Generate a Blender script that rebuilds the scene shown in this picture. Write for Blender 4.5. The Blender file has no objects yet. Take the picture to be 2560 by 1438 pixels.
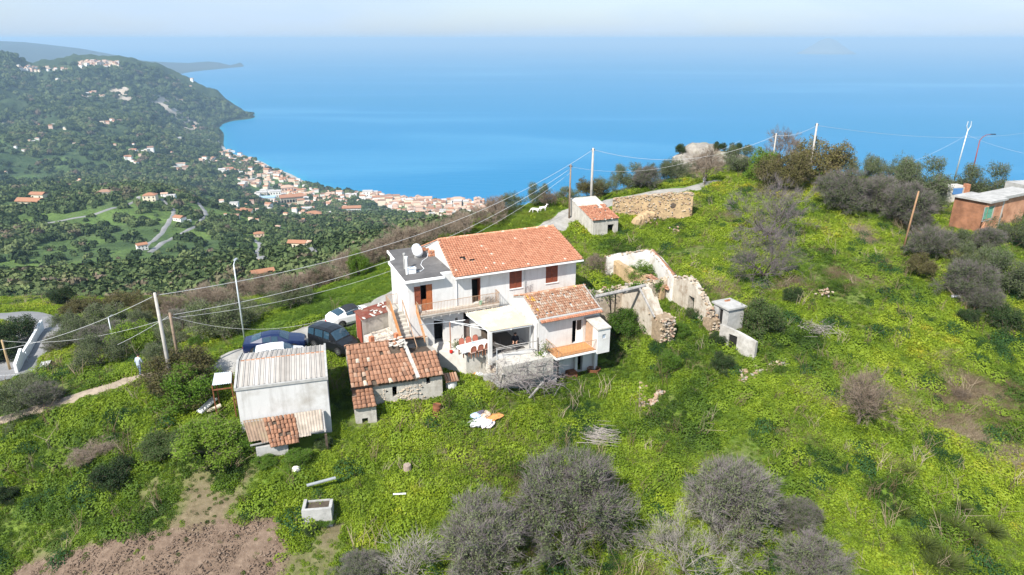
import bpy, bmesh, math, random
import numpy as np
from mathutils import Vector, Matrix, Euler

R = math.radians
S = bpy.context.scene
COL = S.collection
rnd = random.Random(11)
rng = np.random.default_rng(7)

# ------------------------------------------------------------------ camera, sky, sun, exposure
ZC = 23.0                      # camera height above the yard
PITCH = R(20.05)
FPX = 1707.0                   # focal length in pixels of the 2560 wide photograph
SEA = -380.0
cam_d = bpy.data.cameras.new('camera')
cam_d.sensor_width = 36.0
cam_d.lens = 24.0
cam_d.clip_start = 0.5
cam_d.clip_end = 200000.0
cam = bpy.data.objects.new('camera', cam_d)
cam.location = (0, 0, ZC)
cam.rotation_euler = (R(90) - PITCH, 0, 0)
COL.objects.link(cam)
S.camera = cam

SUN_EL = R(46)
SUN_AZ = R(-147)               # direction the light comes from, measured from +Y clockwise
sun_dir = Vector((math.sin(SUN_AZ) * math.cos(SUN_EL), math.cos(SUN_AZ) * math.cos(SUN_EL), math.sin(SUN_EL)))
sun_d = bpy.data.lights.new('sun', 'SUN')
sun_d.energy = 4.4
sun_d.angle = R(0.53)
sun_d.color = (1.0, 0.955, 0.88)
sun = bpy.data.objects.new('sun', sun_d)
sun.rotation_euler = sun_dir.to_track_quat('Z', 'Y').to_euler()
sun.location = (-40, -60, 120)
COL.objects.link(sun)

world = bpy.data.worlds.new('World')
S.world = world
world.use_nodes = True
wn, wl = world.node_tree.nodes, world.node_tree.links
wn.clear()
w_out = wn.new('ShaderNodeOutputWorld')
w_bg = wn.new('ShaderNodeBackground')
w_bg.inputs['Strength'].default_value = 0.10
w_sky = wn.new('ShaderNodeTexSky')
w_sky.sky_type = 'NISHITA'
w_sky.sun_disc = False
w_sky.sun_elevation = SUN_EL
w_sky.sun_rotation = SUN_AZ
w_sky.altitude = 400
w_sky.air_density = 1.0
w_sky.dust_density = 1.6
w_sky.ozone_density = 1.4
# thin high cloud over the whole sky, a few small cumulus banks low down
w_tc = wn.new('ShaderNodeTexCoord')
w_map = wn.new('ShaderNodeMapping')
w_map.inputs['Scale'].default_value = (1.2, 1.2, 7.0)
w_noise = wn.new('ShaderNodeTexNoise')
w_noise.inputs['Scale'].default_value = 2.2
w_noise.inputs['Detail'].default_value = 7
w_noise.inputs['Roughness'].default_value = 0.55
w_noise.inputs['Distortion'].default_value = 0.4
w_ramp = wn.new('ShaderNodeValToRGB')
w_ramp.color_ramp.elements[0].position = 0.38
w_ramp.color_ramp.elements[0].color = (0.55, 0.55, 0.55, 1)
w_ramp.color_ramp.elements[1].position = 0.72
w_ramp.color_ramp.elements[1].color = (0.92, 0.92, 0.92, 1)
w_mix = wn.new('ShaderNodeMixRGB')
w_mix.inputs['Color2'].default_value = (3.2, 4.15, 5.45, 1)
wl.new(w_tc.outputs['Generated'], w_map.inputs['Vector'])
wl.new(w_map.outputs['Vector'], w_noise.inputs['Vector'])
wl.new(w_noise.outputs['Fac'], w_ramp.inputs['Fac'])
wl.new(w_ramp.outputs['Color'], w_mix.inputs['Fac'])
wl.new(w_sky.outputs['Color'], w_mix.inputs['Color1'])
wl.new(w_mix.outputs['Color'], w_bg.inputs['Color'])
wl.new(w_bg.outputs['Background'], w_out.inputs['Surface'])

S.view_settings.view_transform = 'Standard'
S.view_settings.look = 'None'
S.view_settings.exposure = 0.95
S.view_settings.gamma = 1.0
S.view_settings.use_curve_mapping = False
S.render.engine = 'CYCLES'
S.cycles.max_bounces = 6
S.cycles.diffuse_bounces = 3
S.cycles.glossy_bounces = 3
S.cycles.transmission_bounces = 4
S.cycles.volume_bounces = 0
S.cycles.transparent_max_bounces = 6
S.cycles.caustics_reflective = False
S.cycles.caustics_refractive = False
S.cycles.use_denoising = True
S.cycles.denoising_prefilter = 'ACCURATE'
S.cycles.denoising_input_passes = 'RGB_ALBEDO_NORMAL'
S.cycles.sample_clamp_indirect = 6.0

# ------------------------------------------------------------------ photograph pixel -> place
SP, CP = math.sin(PITCH), math.cos(PITCH)
def ray(x, y):
    cx, cy = (x - 1280.0) / FPX, (719.0 - y) / FPX
    return Vector((cx, CP + cy * SP, -SP + cy * CP))
def at(x, y, z):                    # on the level z
    d = ray(x, y); t = (z - ZC) / d.z
    return Vector((d.x * t, d.y * t, z))
def at_y(x, y, Y):                  # at the distance Y
    d = ray(x, y); t = Y / d.y
    return Vector((d.x * t, Y, ZC + d.z * t))
def px(v):                          # place -> photograph pixel
    dz = v[2] - ZC
    D = v[1] * CP - dz * SP
    U = v[1] * SP + dz * CP
    return 1280 + v[0] / D * FPX, 719 - U / D * FPX

class RBF:
    def __init__(self, pts, vals, c, lam=0.0):
        self.p = np.asarray(pts, float); self.c = c
        n = len(self.p)
        A = np.sqrt(((self.p[:, None] - self.p[None]) ** 2).sum(-1) + c * c)
        P = np.c_[np.ones(n), self.p]
        M = np.zeros((n + 3, n + 3)); M[:n, :n] = A - lam * np.eye(n); M[:n, n:] = P; M[n:, :n] = P.T
        self.w = np.linalg.lstsq(M, np.r_[np.asarray(vals, float), 0, 0, 0], rcond=None)[0]
    def __call__(self, q):
        q = np.atleast_2d(np.asarray(q, float)); out = np.empty(len(q))
        for i in range(0, len(q), 20000):
            s = q[i:i + 20000]
            A = np.sqrt(((s[:, None] - self.p[None]) ** 2).sum(-1) + self.c ** 2)
            out[i:i + 20000] = A @ self.w[:-3] + self.w[-3] + s @ self.w[-2:]
        return out

def vnoise(x, y, seed=0):           # smooth value noise, -1..1
    xi, yi = np.floor(x).astype(np.int64), np.floor(y).astype(np.int64)
    fx, fy = x - xi, y - yi
    fx, fy = fx * fx * (3 - 2 * fx), fy * fy * (3 - 2 * fy)
    def h(a, b):
        n = (a * 374761393 + b * 668265263 + seed * 1442695041) & 0x7fffffff
        n = ((n ^ (n >> 13)) * 1274126177) & 0x7fffffff
        return ((n ^ (n >> 16)) & 0xffff) / 32767.5 - 1.0
    return (h(xi, yi) * (1 - fx) + h(xi + 1, yi) * fx) * (1 - fy) + (h(xi, yi + 1) * (1 - fx) + h(xi + 1, yi + 1) * fx) * fy
def fbm(x, y, octv=4, seed=0):
    s, a, f = 0, 1.0, 1.0
    for k in range(octv):
        s = s + a * vnoise(x * f, y * f, seed + k); a *= .5; f *= 2.03
    return s

# ------------------------------------------------------------------ the hilltop: control heights read at points of the photograph
NEAR = [  # x, y in the photograph, height
    (560,905,-.3),(690,875,-.15),(780,835,0),(860,810,.05),(960,755,.3),(1100,850,-1),(1230,850,-1.4),(1190,882,-1.5),(1350,880,-2.0),(1225,965,-2.2),(1330,985,-2.7),(1440,950,-2.8),(1500,925,-2.6),(1420,860,-1.9),(1200,820,-.6),(1060,872,-1.2),
    (1400,555,2),(1430,540,2.3),(1530,500,3),(1640,487,3.6),(1720,475,4),(1480,595,1),(1545,585,1.2),
    (1200,560,1.6),(1240,590,1.2),(850,720,-1.4),(650,810,-1.8),(900,745,-.4),(1050,660,.2),
    (500,880,-2),(780,740,-2.2),(880,690,-1.6),(980,650,-.6),(1090,600,.4),(1240,540,1.8),(1370,505,2.8),
    (351,935,-1.2),(200,985,-2),(0,1050,-3),(440,930,-.9),(100,1150,-3.6),(300,1080,-2.4),(450,1050,-1.7),
    (0,1250,-5),(0,1438,-6.6),(300,1400,-4.6),(640,1400,-4.4),(300,1230,-3.6),(600,1250,-3),(700,1150,-2),(560,1080,-1.8),
    (885,1055,-1.7),(1000,1000,-1.5),(1100,985,-1.6),(1000,1100,-2.4),(1000,1250,-3.6),(1000,1438,-5.2),(1210,1060,-2.3),(1210,970,-1.5),
    (1300,1000,-2.6),(1400,985,-2.8),(1500,910,-2.5),(1545,880,-2.0),(1600,960,-2.6),(1400,1200,-4.2),(1300,1438,-5.4),
    (1650,860,-1.0),(1780,835,-.6),(1700,800,-.2),(1600,800,-.8),(1550,700,.6),(1850,960,-2.2),(1900,820,-.3),(1850,740,.5),(1800,1100,-3.8),
    (1650,1300,-5.2),(1900,1438,-6.2),(2000,900,-1.4),(2200,1150,-4.2),(2560,1438,-7),(2300,1300,-5.6),(2560,1150,-4.6),
    (2000,700,1.4),(2200,600,2),(2450,640,2),(2560,900,-1.6),(2300,800,0),(1800,640,1.4),(1700,600,1.4),(1650,560,1.8),(1900,560,2.8),
    (1900,455,4.4),(2100,475,4),(2350,560,2.4),(2560,600,2.2),(2250,500,3.4),(1760,450,4.2),(1600,470,3.2),(1450,500,2.2),
    (836,1055,-1.5),(585,1045,-1.7),(650,1125,-2.0),(800,1100,-2.0),(840,960,-1.0),(860,900,-.4),
]
WORLD_PTS = [  # X, Y, height: beyond the brow, on both flanks and out of frame
    (-70,82,-14),(-74,92,-15),(-62,92,-15),(-66,76,-13.5),(-80,76,-14),(-56,84,-12),(-92,95,-17),(-50,72,-11.5),(-60,62,-11.5),(-75,60,-13),(-100,70,-16),
    (-45,62,-8.5),(-38,58,-5.2),(-48,56,-7),(-56,70,-12.5),(-46,52,-5.2),(-45,85,-12),(-36,78,-10),(-28,72,-6),(-25,85,-10),(-15,90,-9),(-5,98,-9),(5,108,-9),(15,112,-6),
    (-62,110,-19),(-90,115,-21),(-40,105,-17),(-20,112,-18),(0,125,-20),(20,130,-18),(-110,100,-21),(-60,135,-34),(-100,140,-36),(-20,140,-34),(20,150,-36),
    (32,112,2),(50,115,0),(70,110,-1),(45,130,-14),(70,130,-16),(95,120,-14),(30,155,-36),(60,160,-38),(100,160,-40),(-60,165,-50),(-110,165,-52),(0,165,-50),
    (100,60,-3),(110,90,-6),(100,30,-10),(60,95,2.4),(75,80,.5),(60,70,2),(80,50,-4),
    (-60,40,-7),(-90,45,-14),(-60,15,-12),(-110,15,-20),(0,8,-10),(40,8,-12),(90,8,-16),
]
_np = [tuple(at(*p)) for p in NEAR] + WORLD_PTS
_near = RBF([p[:2] for p in _np], [p[2] for p in _np], 3.0, 0.02)
def hn_arr(X, Y):
    X = np.asarray(X, float); Y = np.asarray(Y, float)
    z = _near(np.c_[X.ravel(), Y.ravel()]).reshape(X.shape)
    return z + .10 * fbm(X * .25, Y * .25, 3, 5)
def hn(X, Y): return float(hn_arr(np.array([X]), np.array([Y]))[0])
def onto(x, y, h=None):             # where the view ray of a pixel meets the hilltop
    d = ray(x, y); h = h or hn_arr
    t = np.linspace(18, 190, 1400)
    zz = ZC + d.z * t; hh = h(d.x * t, d.y * t)
    k = np.argmax(zz < hh)
    if k == 0: k = len(t) - 1
    a, b = t[k - 1], t[k]
    da, db = zz[k - 1] - hh[k - 1], zz[k] - hh[k]
    tt = a + (b - a) * (da / (da - db) if da != db else 0)
    return Vector((d.x * tt, d.y * tt, ZC + d.z * tt))

# ------------------------------------------------------------------ the coast: heights in (azimuth, log distance)
def fy(x, y, Y): return tuple(at_y(x, y, Y))
def fz(x, y, z): return tuple(at(x, y, z))
FAR = [fy(*p) for p in [
    (0,745,230),(150,740,240),(300,735,250),(450,725,250),(600,705,240),(750,670,250),(900,625,260),(1050,580,280),(1200,535,320),
    (50,650,430),(250,640,440),(450,640,450),(600,650,440),(750,640,460),(880,600,520),
    (50,560,620),(250,560,640),(450,560,650),(620,580,650),(720,590,700),(850,570,820),(1000,560,900),(1150,540,1100),
    (0,500,760),(80,492,800),(200,490,800),(300,487,800),(420,487,820),(500,520,850),(560,540,900),(640,550,980),
    (0,478,1250),(150,470,1300),(300,466,1350),(430,470,1350),(520,490,1400),(600,480,1500),
    (0,400,1650),(150,390,1750),(300,385,1900),(430,390,2050),(500,400,2100),
    (0,300,2300),(150,300,2400),(300,310,2500),(400,335,2600),(450,345,2750),
    (0,230,2800),(120,230,3000),(250,240,3100),(330,250,3150),(430,290,3150),(480,310,3200),
    (0,150,3300),(60,165,3400),(120,175,3500),(200,156,3650),(260,150,3700),(320,152,3750),(370,165,3800),(430,190,3850),(500,222,3850),(560,252,3850),(600,272,3850),
    (540,300,3500),(580,300,3650),
]]
FAR += [fz(*p) for p in [
    (632,291,SEA+6),(560,330,SEA+2),(562,372,SEA+2),(650,402,SEA+2),(720,432,SEA+2),(800,463,SEA+2),(900,482,SEA+2),(1000,496,SEA+2),(1100,503,SEA+2),(1190,506,SEA+2),
    (540,345,SEA+10),(540,375,SEA+12),(600,410,SEA+14),(560,420,SEA+25),(650,450,SEA+18),(700,470,SEA+16),(640,480,SEA+30),(750,500,SEA+25),(850,500,SEA+22),(900,530,SEA+30),(1000,530,SEA+24),(1100,530,SEA+22),(1200,525,SEA+24),
    (800,540,SEA+40),(700,530,SEA+45),
]]
def _sea(x, y, back, z):            # a point out at sea beyond a coast pixel
    p = at(x, y, SEA); q = Vector((p.x, p.y)).normalized()
    return (p.x + q.x * back, p.y + q.y * back, z)
FAR += [_sea(632,291,300,SEA-40),(at(700,300,SEA).x,at(700,300,SEA).y,SEA-60),_sea(600,330,0,SEA-40),_sea(640,372,0,SEA-40),_sea(740,405,0,SEA-40),_sea(830,440,0,SEA-40),
        _sea(920,462,0,SEA-40),_sea(1010,475,0,SEA-40),_sea(1110,482,0,SEA-40),_sea(1190,486,0,SEA-40),_sea(800,350,0,SEA-60),_sea(1000,400,0,SEA-60),_sea(1250,420,0,SEA-60),
        _sea(640,250,0,SEA-50),_sea(560,215,0,SEA-50),(700,1780,SEA+2),(1400,1600,SEA+2),(900,1950,SEA-40),(1600,1750,SEA-40),(900,1200,SEA+60),(1500,1100,SEA+60),
        *[_sea(x,y,0,SEA-60) for x in (1350,1700,2100,2600) for y in (130,160,220,300,420,440)],*[_sea(x,y,0,SEA-60) for x in (700,850,1050) for y in (140,180,220,300)],(400,600,-230),(900,500,-220),(300,300,-90),*[(r*math.sin(a),r*math.cos(a),z) for a in (-.95,-.65,-.35,-.1,.15,.4,.7,.95) for r,z in ((100,-48),(140,-50),(175,-55))],(150,220,-62),(300,170,-60),(-250,170,-55),(-500,350,-90),(-900,500,-110),(-1600,900,-150),(-2600,1700,-120),(-3400,2800,-50)]
def pol(X, Y): return np.c_[np.arctan2(X, Y) * 2.2, np.log(np.hypot(X, Y))]
_fp = np.array(FAR)
_far = RBF(pol(_fp[:, 0], _fp[:, 1]), _fp[:, 2], 0.05, 0.003)
def hf_arr(X, Y):
    X = np.asarray(X, float); Y = np.asarray(Y, float)
    z = _far(pol(X.ravel(), Y.ravel())).reshape(X.shape)
    r = np.hypot(X, Y)
    up = np.clip((z - SEA - 12) / 60, 0, 1)
    amp = np.clip(r / 56, 4, 58) * up
    z = z + amp * (np.abs(fbm(X / 420, Y / 420, 4, 21)) * -1.1 + .45) + .25 * amp * fbm(X / 60, Y / 60, 3, 31)
    z = np.where((z < SEA + 1.0) & (z > SEA - 6) , z, z)
    inn = (np.abs(X) < 112) & (Y < 162)
    return np.where(inn, z - 25, z)
def onto_far(x, y, t0=150, t1=9000):
    d = ray(x, y)
    t = np.geomspace(t0, t1, 1600)
    zz = ZC + d.z * t; hh = hf_arr(d.x * t, d.y * t)
    k = np.argmax(zz < np.maximum(hh, SEA))
    if k == 0: return None
    a, b = t[k - 1], t[k]; hm = np.maximum(hh, SEA)
    da, db = zz[k - 1] - hm[k - 1], zz[k] - hm[k]
    tt = a + (b - a) * da / (da - db)
    return Vector((d.x * tt, d.y * tt, ZC + d.z * tt))

# ------------------------------------------------------------------ materials
def mat(name, col, rough=.8, streak=0.0, metal=0.0, var=0.0, scale=3.0, col2=None, bump=0.0, bscale=None, spec=.3, stain=None, sscale=.6, samt=.5, detail=5, coat=0.0, coords='Object'):
    m = bpy.data.materials.new(name); m.use_nodes = True
    n, l = m.node_tree.nodes, m.node_tree.links
    b = n['Principled BSDF']
    b.inputs['Roughness'].default_value = rough
    b.inputs['Metallic'].default_value = metal
    b.inputs['Specular IOR Level'].default_value = spec
    b.inputs['Coat Weight'].default_value = coat
    b.inputs['Coat Roughness'].default_value = .05
    tc = n.new('ShaderNodeTexCoord')
    c = None
    if col2 is None and var: col2 = tuple(v * (1 - var) for v in col)
    if col2 is not None:
        t = n.new('ShaderNodeTexNoise'); t.inputs['Scale'].default_value = scale; t.inputs['Detail'].default_value = detail; t.inputs['Roughness'].default_value = .65
        l.new(tc.outputs[coords], t.inputs['Vector'])
        r = n.new('ShaderNodeValToRGB'); r.color_ramp.elements[0].position = .36; r.color_ramp.elements[1].position = .64
        r.color_ramp.elements[0].color = (*col2, 1); r.color_ramp.elements[1].color = (*col, 1)
        l.new(t.outputs['Fac'], r.inputs['Fac']); c = r.outputs['Color']
    if stain is not None:
        t = n.new('ShaderNodeTexNoise'); t.inputs['Scale'].default_value = sscale; t.inputs['Detail'].default_value = 8; t.inputs['Roughness'].default_value = .7
        l.new(tc.outputs[coords], t.inputs['Vector'])
        r = n.new('ShaderNodeValToRGB'); r.color_ramp.elements[0].position = .5; r.color_ramp.elements[1].position = .72
        r.color_ramp.elements[0].color = (0, 0, 0, 1); r.color_ramp.elements[1].color = (samt, samt, samt, 1)
        l.new(t.outputs['Fac'], r.inputs['Fac'])
        mx = n.new('ShaderNodeMixRGB'); mx.inputs['Color1'].default_value = (*col, 1); mx.inputs['Color2'].default_value = (*stain, 1)
        l.new(r.outputs['Color'], mx.inputs['Fac'])
        if c: l.new(c, mx.inputs['Color1'])
        c = mx.outputs['Color']
    if streak:                          # run-off marks below eaves and sills
        mp = n.new('ShaderNodeMapping'); mp.inputs['Scale'].default_value = (3.2, 3.2, .28); l.new(tc.outputs[coords], mp.inputs['Vector'])
        t = n.new('ShaderNodeTexNoise'); t.inputs['Scale'].default_value = 1.3; t.inputs['Detail'].default_value = 7; t.inputs['Roughness'].default_value = .7; l.new(mp.outputs[0], t.inputs['Vector'])
        r = n.new('ShaderNodeValToRGB'); r.color_ramp.elements[0].position = .48; r.color_ramp.elements[1].position = .74; r.color_ramp.elements[0].color = (0, 0, 0, 1); r.color_ramp.elements[1].color = (streak, streak, streak, 1); l.new(t.outputs['Fac'], r.inputs['Fac'])
        mx = n.new('ShaderNodeMixRGB'); mx.inputs['Color1'].default_value = (*col, 1); mx.inputs['Color2'].default_value = (col[0] * .42, col[1] * .39, col[2] * .35, 1); l.new(r.outputs['Color'], mx.inputs['Fac'])
        if c: l.new(c, mx.inputs['Color1'])
        c = mx.outputs['Color']
    if c: l.new(c, b.inputs['Base Color'])
    else: b.inputs['Base Color'].default_value = (*col, 1)
    if bump:
        t = n.new('ShaderNodeTexNoise'); t.inputs['Scale'].default_value = bscale or scale * 4; t.inputs['Detail'].default_value = 6
        l.new(tc.outputs[coords], t.inputs['Vector'])
        bp = n.new('ShaderNodeBump'); bp.inputs['Strength'].default_value = bump; bp.inputs['Distance'].default_value = .05
        l.new(t.outputs['Fac'], bp.inputs['Height']); l.new(bp.outputs['Normal'], b.inputs['Normal'])
    return m

def tinted(name, stops, rough=.7, spec=.25, attr='tint', kind='INSTANCER', patch=None, pscale=.05, trans=0.0, jitter=0.0, jscale=2.0):
    """colour from a 0..1 attribute through a ramp; broad patches by place; leaves let some light through"""
    m = bpy.data.materials.new(name); m.use_nodes = True
    n, l = m.node_tree.nodes, m.node_tree.links
    b = n['Principled BSDF']; b.inputs['Roughness'].default_value = rough; b.inputs['Specular IOR Level'].default_value = spec
    a = n.new('ShaderNodeAttribute'); a.attribute_type = kind; a.attribute_name = attr
    f = a.outputs['Fac']
    if jitter:
        g = n.new('ShaderNodeNewGeometry')
        t = n.new('ShaderNodeTexNoise'); t.inputs['Scale'].default_value = jscale; t.inputs['Detail'].default_value = 3
        l.new(g.outputs['Position'], t.inputs['Vector'])
        mm = n.new('ShaderNodeMath'); mm.operation = 'MULTIPLY_ADD'; mm.inputs[1].default_value = jitter * 2; mm.inputs[2].default_value = -jitter
        l.new(t.outputs['Fac'], mm.inputs[0])
        ad = n.new('ShaderNodeMath'); ad.operation = 'ADD'; ad.use_clamp = True
        l.new(f, ad.inputs[0]); l.new(mm.outputs[0], ad.inputs[1]); f = ad.outputs[0]
    r = n.new('ShaderNodeValToRGB')
    els = r.color_ramp.elements
    while len(els) < len(stops): els.new(.5)
    for e, (p, c) in zip(els, stops): e.position = p; e.color = (*c, 1)
    l.new(f, r.inputs['Fac']); c = r.outputs['Color']
    l.new(c, b.inputs['Base Color'])
    if trans:
        tr = n.new('ShaderNodeBsdfTranslucent'); l.new(c, tr.inputs['Color'])
        mx = n.new('ShaderNodeMixShader'); mx.inputs['Fac'].default_value = trans
        l.new(b.outputs[0], mx.inputs[1]); l.new(tr.outputs[0], mx.inputs[2])
        l.new(mx.outputs[0], n['Material Output'].inputs['Surface'])
    return m

# ------------------------------------------------------------------ mesh building
class MB:
    def __init__(s): s.v = []; s.f = []; s.mi = []; s.m = 0; s.marks = []
    def T(s, t): s.marks.append((len(s.f), t))      # tint of the faces added from here on
    def quad(s, a, b, c, d): s.poly([a, b, c, d])
    def poly(s, pts):
        k = len(s.v); s.v += [tuple(p) for p in pts]; s.f.append(tuple(range(k, k + len(pts)))); s.mi.append(s.m)
    def mesh(s, vs, fs):
        k = len(s.v); s.v += [tuple(p) for p in vs]
        for f in fs: s.f.append(tuple(i + k for i in f)); s.mi.append(s.m)
    def box(s, x0, x1, y0, y1, z0, z1, M=None):
        vs = [Vector(p) for p in ((x0,y0,z0),(x1,y0,z0),(x1,y1,z0),(x0,y1,z0),(x0,y0,z1),(x1,y0,z1),(x1,y1,z1),(x0,y1,z1))]
        if M is not None: vs = [M @ v for v in vs]
        s.mesh(vs, [(3,2,1,0),(4,5,6,7),(0,1,5,4),(1,2,6,5),(2,3,7,6),(3,0,4,7)])
    def prism(s, prof, a, b, cap=True):
        """profile (list of 3d points) at a-offset and b-offset"""
        n = len(prof); A = [Vector(p) + Vector(a) for p in prof]; B = [Vector(p) + Vector(b) for p in prof]
        fs = [(i, (i + 1) % n, n + (i + 1) % n, n + i) for i in range(n)]
        if cap: fs += [tuple(range(n - 1, -1, -1)), tuple(range(n, 2 * n))]
        s.mesh(A + B, fs)
    def tube(s, pts, r, n=6, cap=True, closed=False):
        pts = [Vector(p) for p in pts]
        if len(pts) < 2: return
        rs = r if isinstance(r, (list, tuple)) else [r] * len(pts)
        k = len(s.v); up = None
        for i, p in enumerate(pts):
            d = (pts[min(i + 1, len(pts) - 1)] - pts[max(i - 1, 0)])
            d = d.normalized() if d.length > 1e-9 else Vector((0, 0, 1))
            if up is None or abs(up.dot(d)) > .95:
                up = Vector((0, 0, 1)) if abs(d.z) < .9 else Vector((1, 0, 0))
            u = d.cross(up).normalized(); w = u.cross(d); up = w
            for j in range(n):
                a = 2 * math.pi * j / n
                s.v.append(tuple(p + (u * math.cos(a) + w * math.sin(a)) * rs[i]))
        for i in range(len(pts) - 1):
            for j in range(n):
                s.f.append((k + i*n + j, k + i*n + (j+1) % n, k + (i+1)*n + (j+1) % n, k + (i+1)*n + j)); s.mi.append(s.m)
        if cap and n > 2:
            s.f.append(tuple(k + j for j in range(n - 1, -1, -1))); s.mi.append(s.m)
            s.f.append(tuple(k + (len(pts)-1)*n + j for j in range(n))); s.mi.append(s.m)
    def bar(s, a, b, w, h=None, up=(0, 0, 1)):
        h = h or w; a, b = Vector(a), Vector(b); d = (b - a).normalized(); up = Vector(up)
        if abs(d.dot(up)) > .97: up = Vector((1, 0, 0))
        u = d.cross(up).normalized() * w / 2; t = u.cross(d).normalized() * h / 2
        s.mesh([a-u-t, a+u-t, a+u+t, a-u+t, b-u-t, b+u-t, b+u+t, b-u+t], [(3,2,1,0),(4,5,6,7),(0,1,5,4),(1,2,6,5),(2,3,7,6),(3,0,4,7)])
    def lathe(s, prof, n=14, M=None, cap=True):
        k = len(s.v)
        for (r, z) in prof:
            for j in range(n):
                a = 2 * math.pi * j / n; p = Vector((r * math.cos(a), r * math.sin(a), z))
                s.v.append(tuple(M @ p if M is not None else p))
        for i in range(len(prof) - 1):
            for j in range(n):
                s.f.append((k+i*n+j, k+i*n+(j+1)%n, k+(i+1)*n+(j+1)%n, k+(i+1)*n+j)); s.mi.append(s.m)
        if cap:
            s.f.append(tuple(k + j for j in range(n-1, -1, -1))); s.mi.append(s.m)
            s.f.append(tuple(k + (len(prof)-1)*n + j for j in range(n))); s.mi.append(s.m)
    def blob(s, c, r, seed=0, sub=1, jit=.2):
        bm = bmesh.new(); bmesh.ops.create_icosphere(bm, subdivisions=sub, radius=1); q = random.Random(seed)
        r = (r, r, r) if isinstance(r, (int, float)) else r
        vs = []
        for v in bm.verts:
            k = 1 + q.uniform(-jit, jit); vs.append((c[0] + v.co.x * r[0] * k, c[1] + v.co.y * r[1] * k, c[2] + v.co.z * r[2] * k))
        s.mesh(vs, [tuple(v.index for v in f.verts) for f in bm.faces]); bm.free()
    def data(s, name, mats, smooth=False):
        me = bpy.data.meshes.new(name)
        me.from_pydata(s.v, [], s.f)
        for m in (mats if isinstance(mats, (list, tuple)) else [mats]): me.materials.append(m)
        if any(s.mi): me.polygons.foreach_set('material_index', s.mi)
        if smooth: me.polygons.foreach_set('use_smooth', [True] * len(s.f))
        if s.marks:
            a = np.zeros(len(s.f), np.float32)
            for i, (k, t) in enumerate(s.marks): a[k:(s.marks[i + 1][0] if i + 1 < len(s.marks) else None)] = t
            me.attributes.new('tint', 'FLOAT', 'FACE').data.foreach_set('value', a)
        me.update(); return me
    def build(s, name, mats, parent=None, smooth=False, loc=None, rot=None, **tags):
        return link(name, s.data(name, mats, smooth), parent, loc, rot, **tags)

def link(name, data, parent=None, loc=None, rot=None, **tags):
    o = bpy.data.objects.new(name, data); COL.objects.link(o)
    if parent is not None: o.parent = parent
    if loc is not None: o.location = loc
    if rot is not None: o.rotation_euler = rot if isinstance(rot, (tuple, list, Euler)) else (0, 0, rot)
    for k, v in tags.items(): o[k] = v
    return o
def thing(name, label, cat, loc=(0, 0, 0), rz=0, group=None):
    o = link(name, None, None, loc, rz); o['label'] = label; o['category'] = cat
    if group: o['group'] = group
    return o
def tag(o, label, cat, group=None):
    o['label'] = label; o['category'] = cat
    if group: o['group'] = group
    return o
def struct(o): o['kind'] = 'structure'; return o
def stuff(o): o['kind'] = 'stuff'; return o

def grid_mesh(name, X, Y, Z, m, attrs=None, smooth=True):
    ny, nx = X.shape
    me = bpy.data.meshes.new(name)
    co = np.stack([X, Y, Z], -1).reshape(-1, 3).astype(np.float32)
    idx = np.arange(nx * ny).reshape(ny, nx)
    q = np.stack([idx[:-1, :-1], idx[:-1, 1:], idx[1:, 1:], idx[1:, :-1]], -1).reshape(-1, 4)
    me.vertices.add(len(co)); me.vertices.foreach_set('co', co.ravel())
    me.loops.add(q.size); me.loops.foreach_set('vertex_index', q.ravel().astype(np.int32))
    me.polygons.add(len(q)); me.polygons.foreach_set('loop_start', np.arange(0, q.size, 4, dtype=np.int32))
    me.polygons.foreach_set('use_smooth', np.full(len(q), smooth))
    me.update(calc_edges=True); me.materials.append(m)
    for k, a in (attrs or {}).items():
        at_ = me.attributes.new(k, 'FLOAT', 'POINT'); at_.data.foreach_set('value', a.ravel().astype(np.float32))
    return me

def inside(poly, X, Y):
    X = np.asarray(X); Y = np.asarray(Y); r = np.zeros(X.shape, bool); n = len(poly)
    for i in range(n):
        x0, y0 = poly[i][:2]; x1, y1 = poly[(i + 1) % n][:2]
        c = ((y0 > Y) != (y1 > Y)) & (X < (x1 - x0) * (Y - y0) / (y1 - y0 + 1e-12) + x0)
        r ^= c
    return r
def seg_dist(line, X, Y):
    d = np.full(np.shape(X), 1e9)
    for a, b in zip(line[:-1], line[1:]):
        ax, ay, bx, by = a[0], a[1], b[0], b[1]
        L = (bx-ax)**2 + (by-ay)**2 + 1e-9
        t = np.clip(((X-ax)*(bx-ax) + (Y-ay)*(by-ay)) / L, 0, 1)
        d = np.minimum(d, np.hypot(X - ax - t*(bx-ax), Y - ay - t*(by-ay)))
    return d
def resample(pts, step):
    pts = [Vector(p) for p in pts]; out = [pts[0]]
    for i in range(len(pts) - 1):
        p0, p1, p2, p3 = pts[max(i-1, 0)], pts[i], pts[i+1], pts[min(i+2, len(pts)-1)]
        n = max(1, int((p2 - p1).length / step))
        for k in range(1, n + 1):
            t = k / n
            out.append(.5 * ((2*p1) + (-p0+p2)*t + (2*p0-5*p1+4*p2-p3)*t*t + (-p0+3*p1-3*p2+p3)*t**3))
    return out
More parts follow.
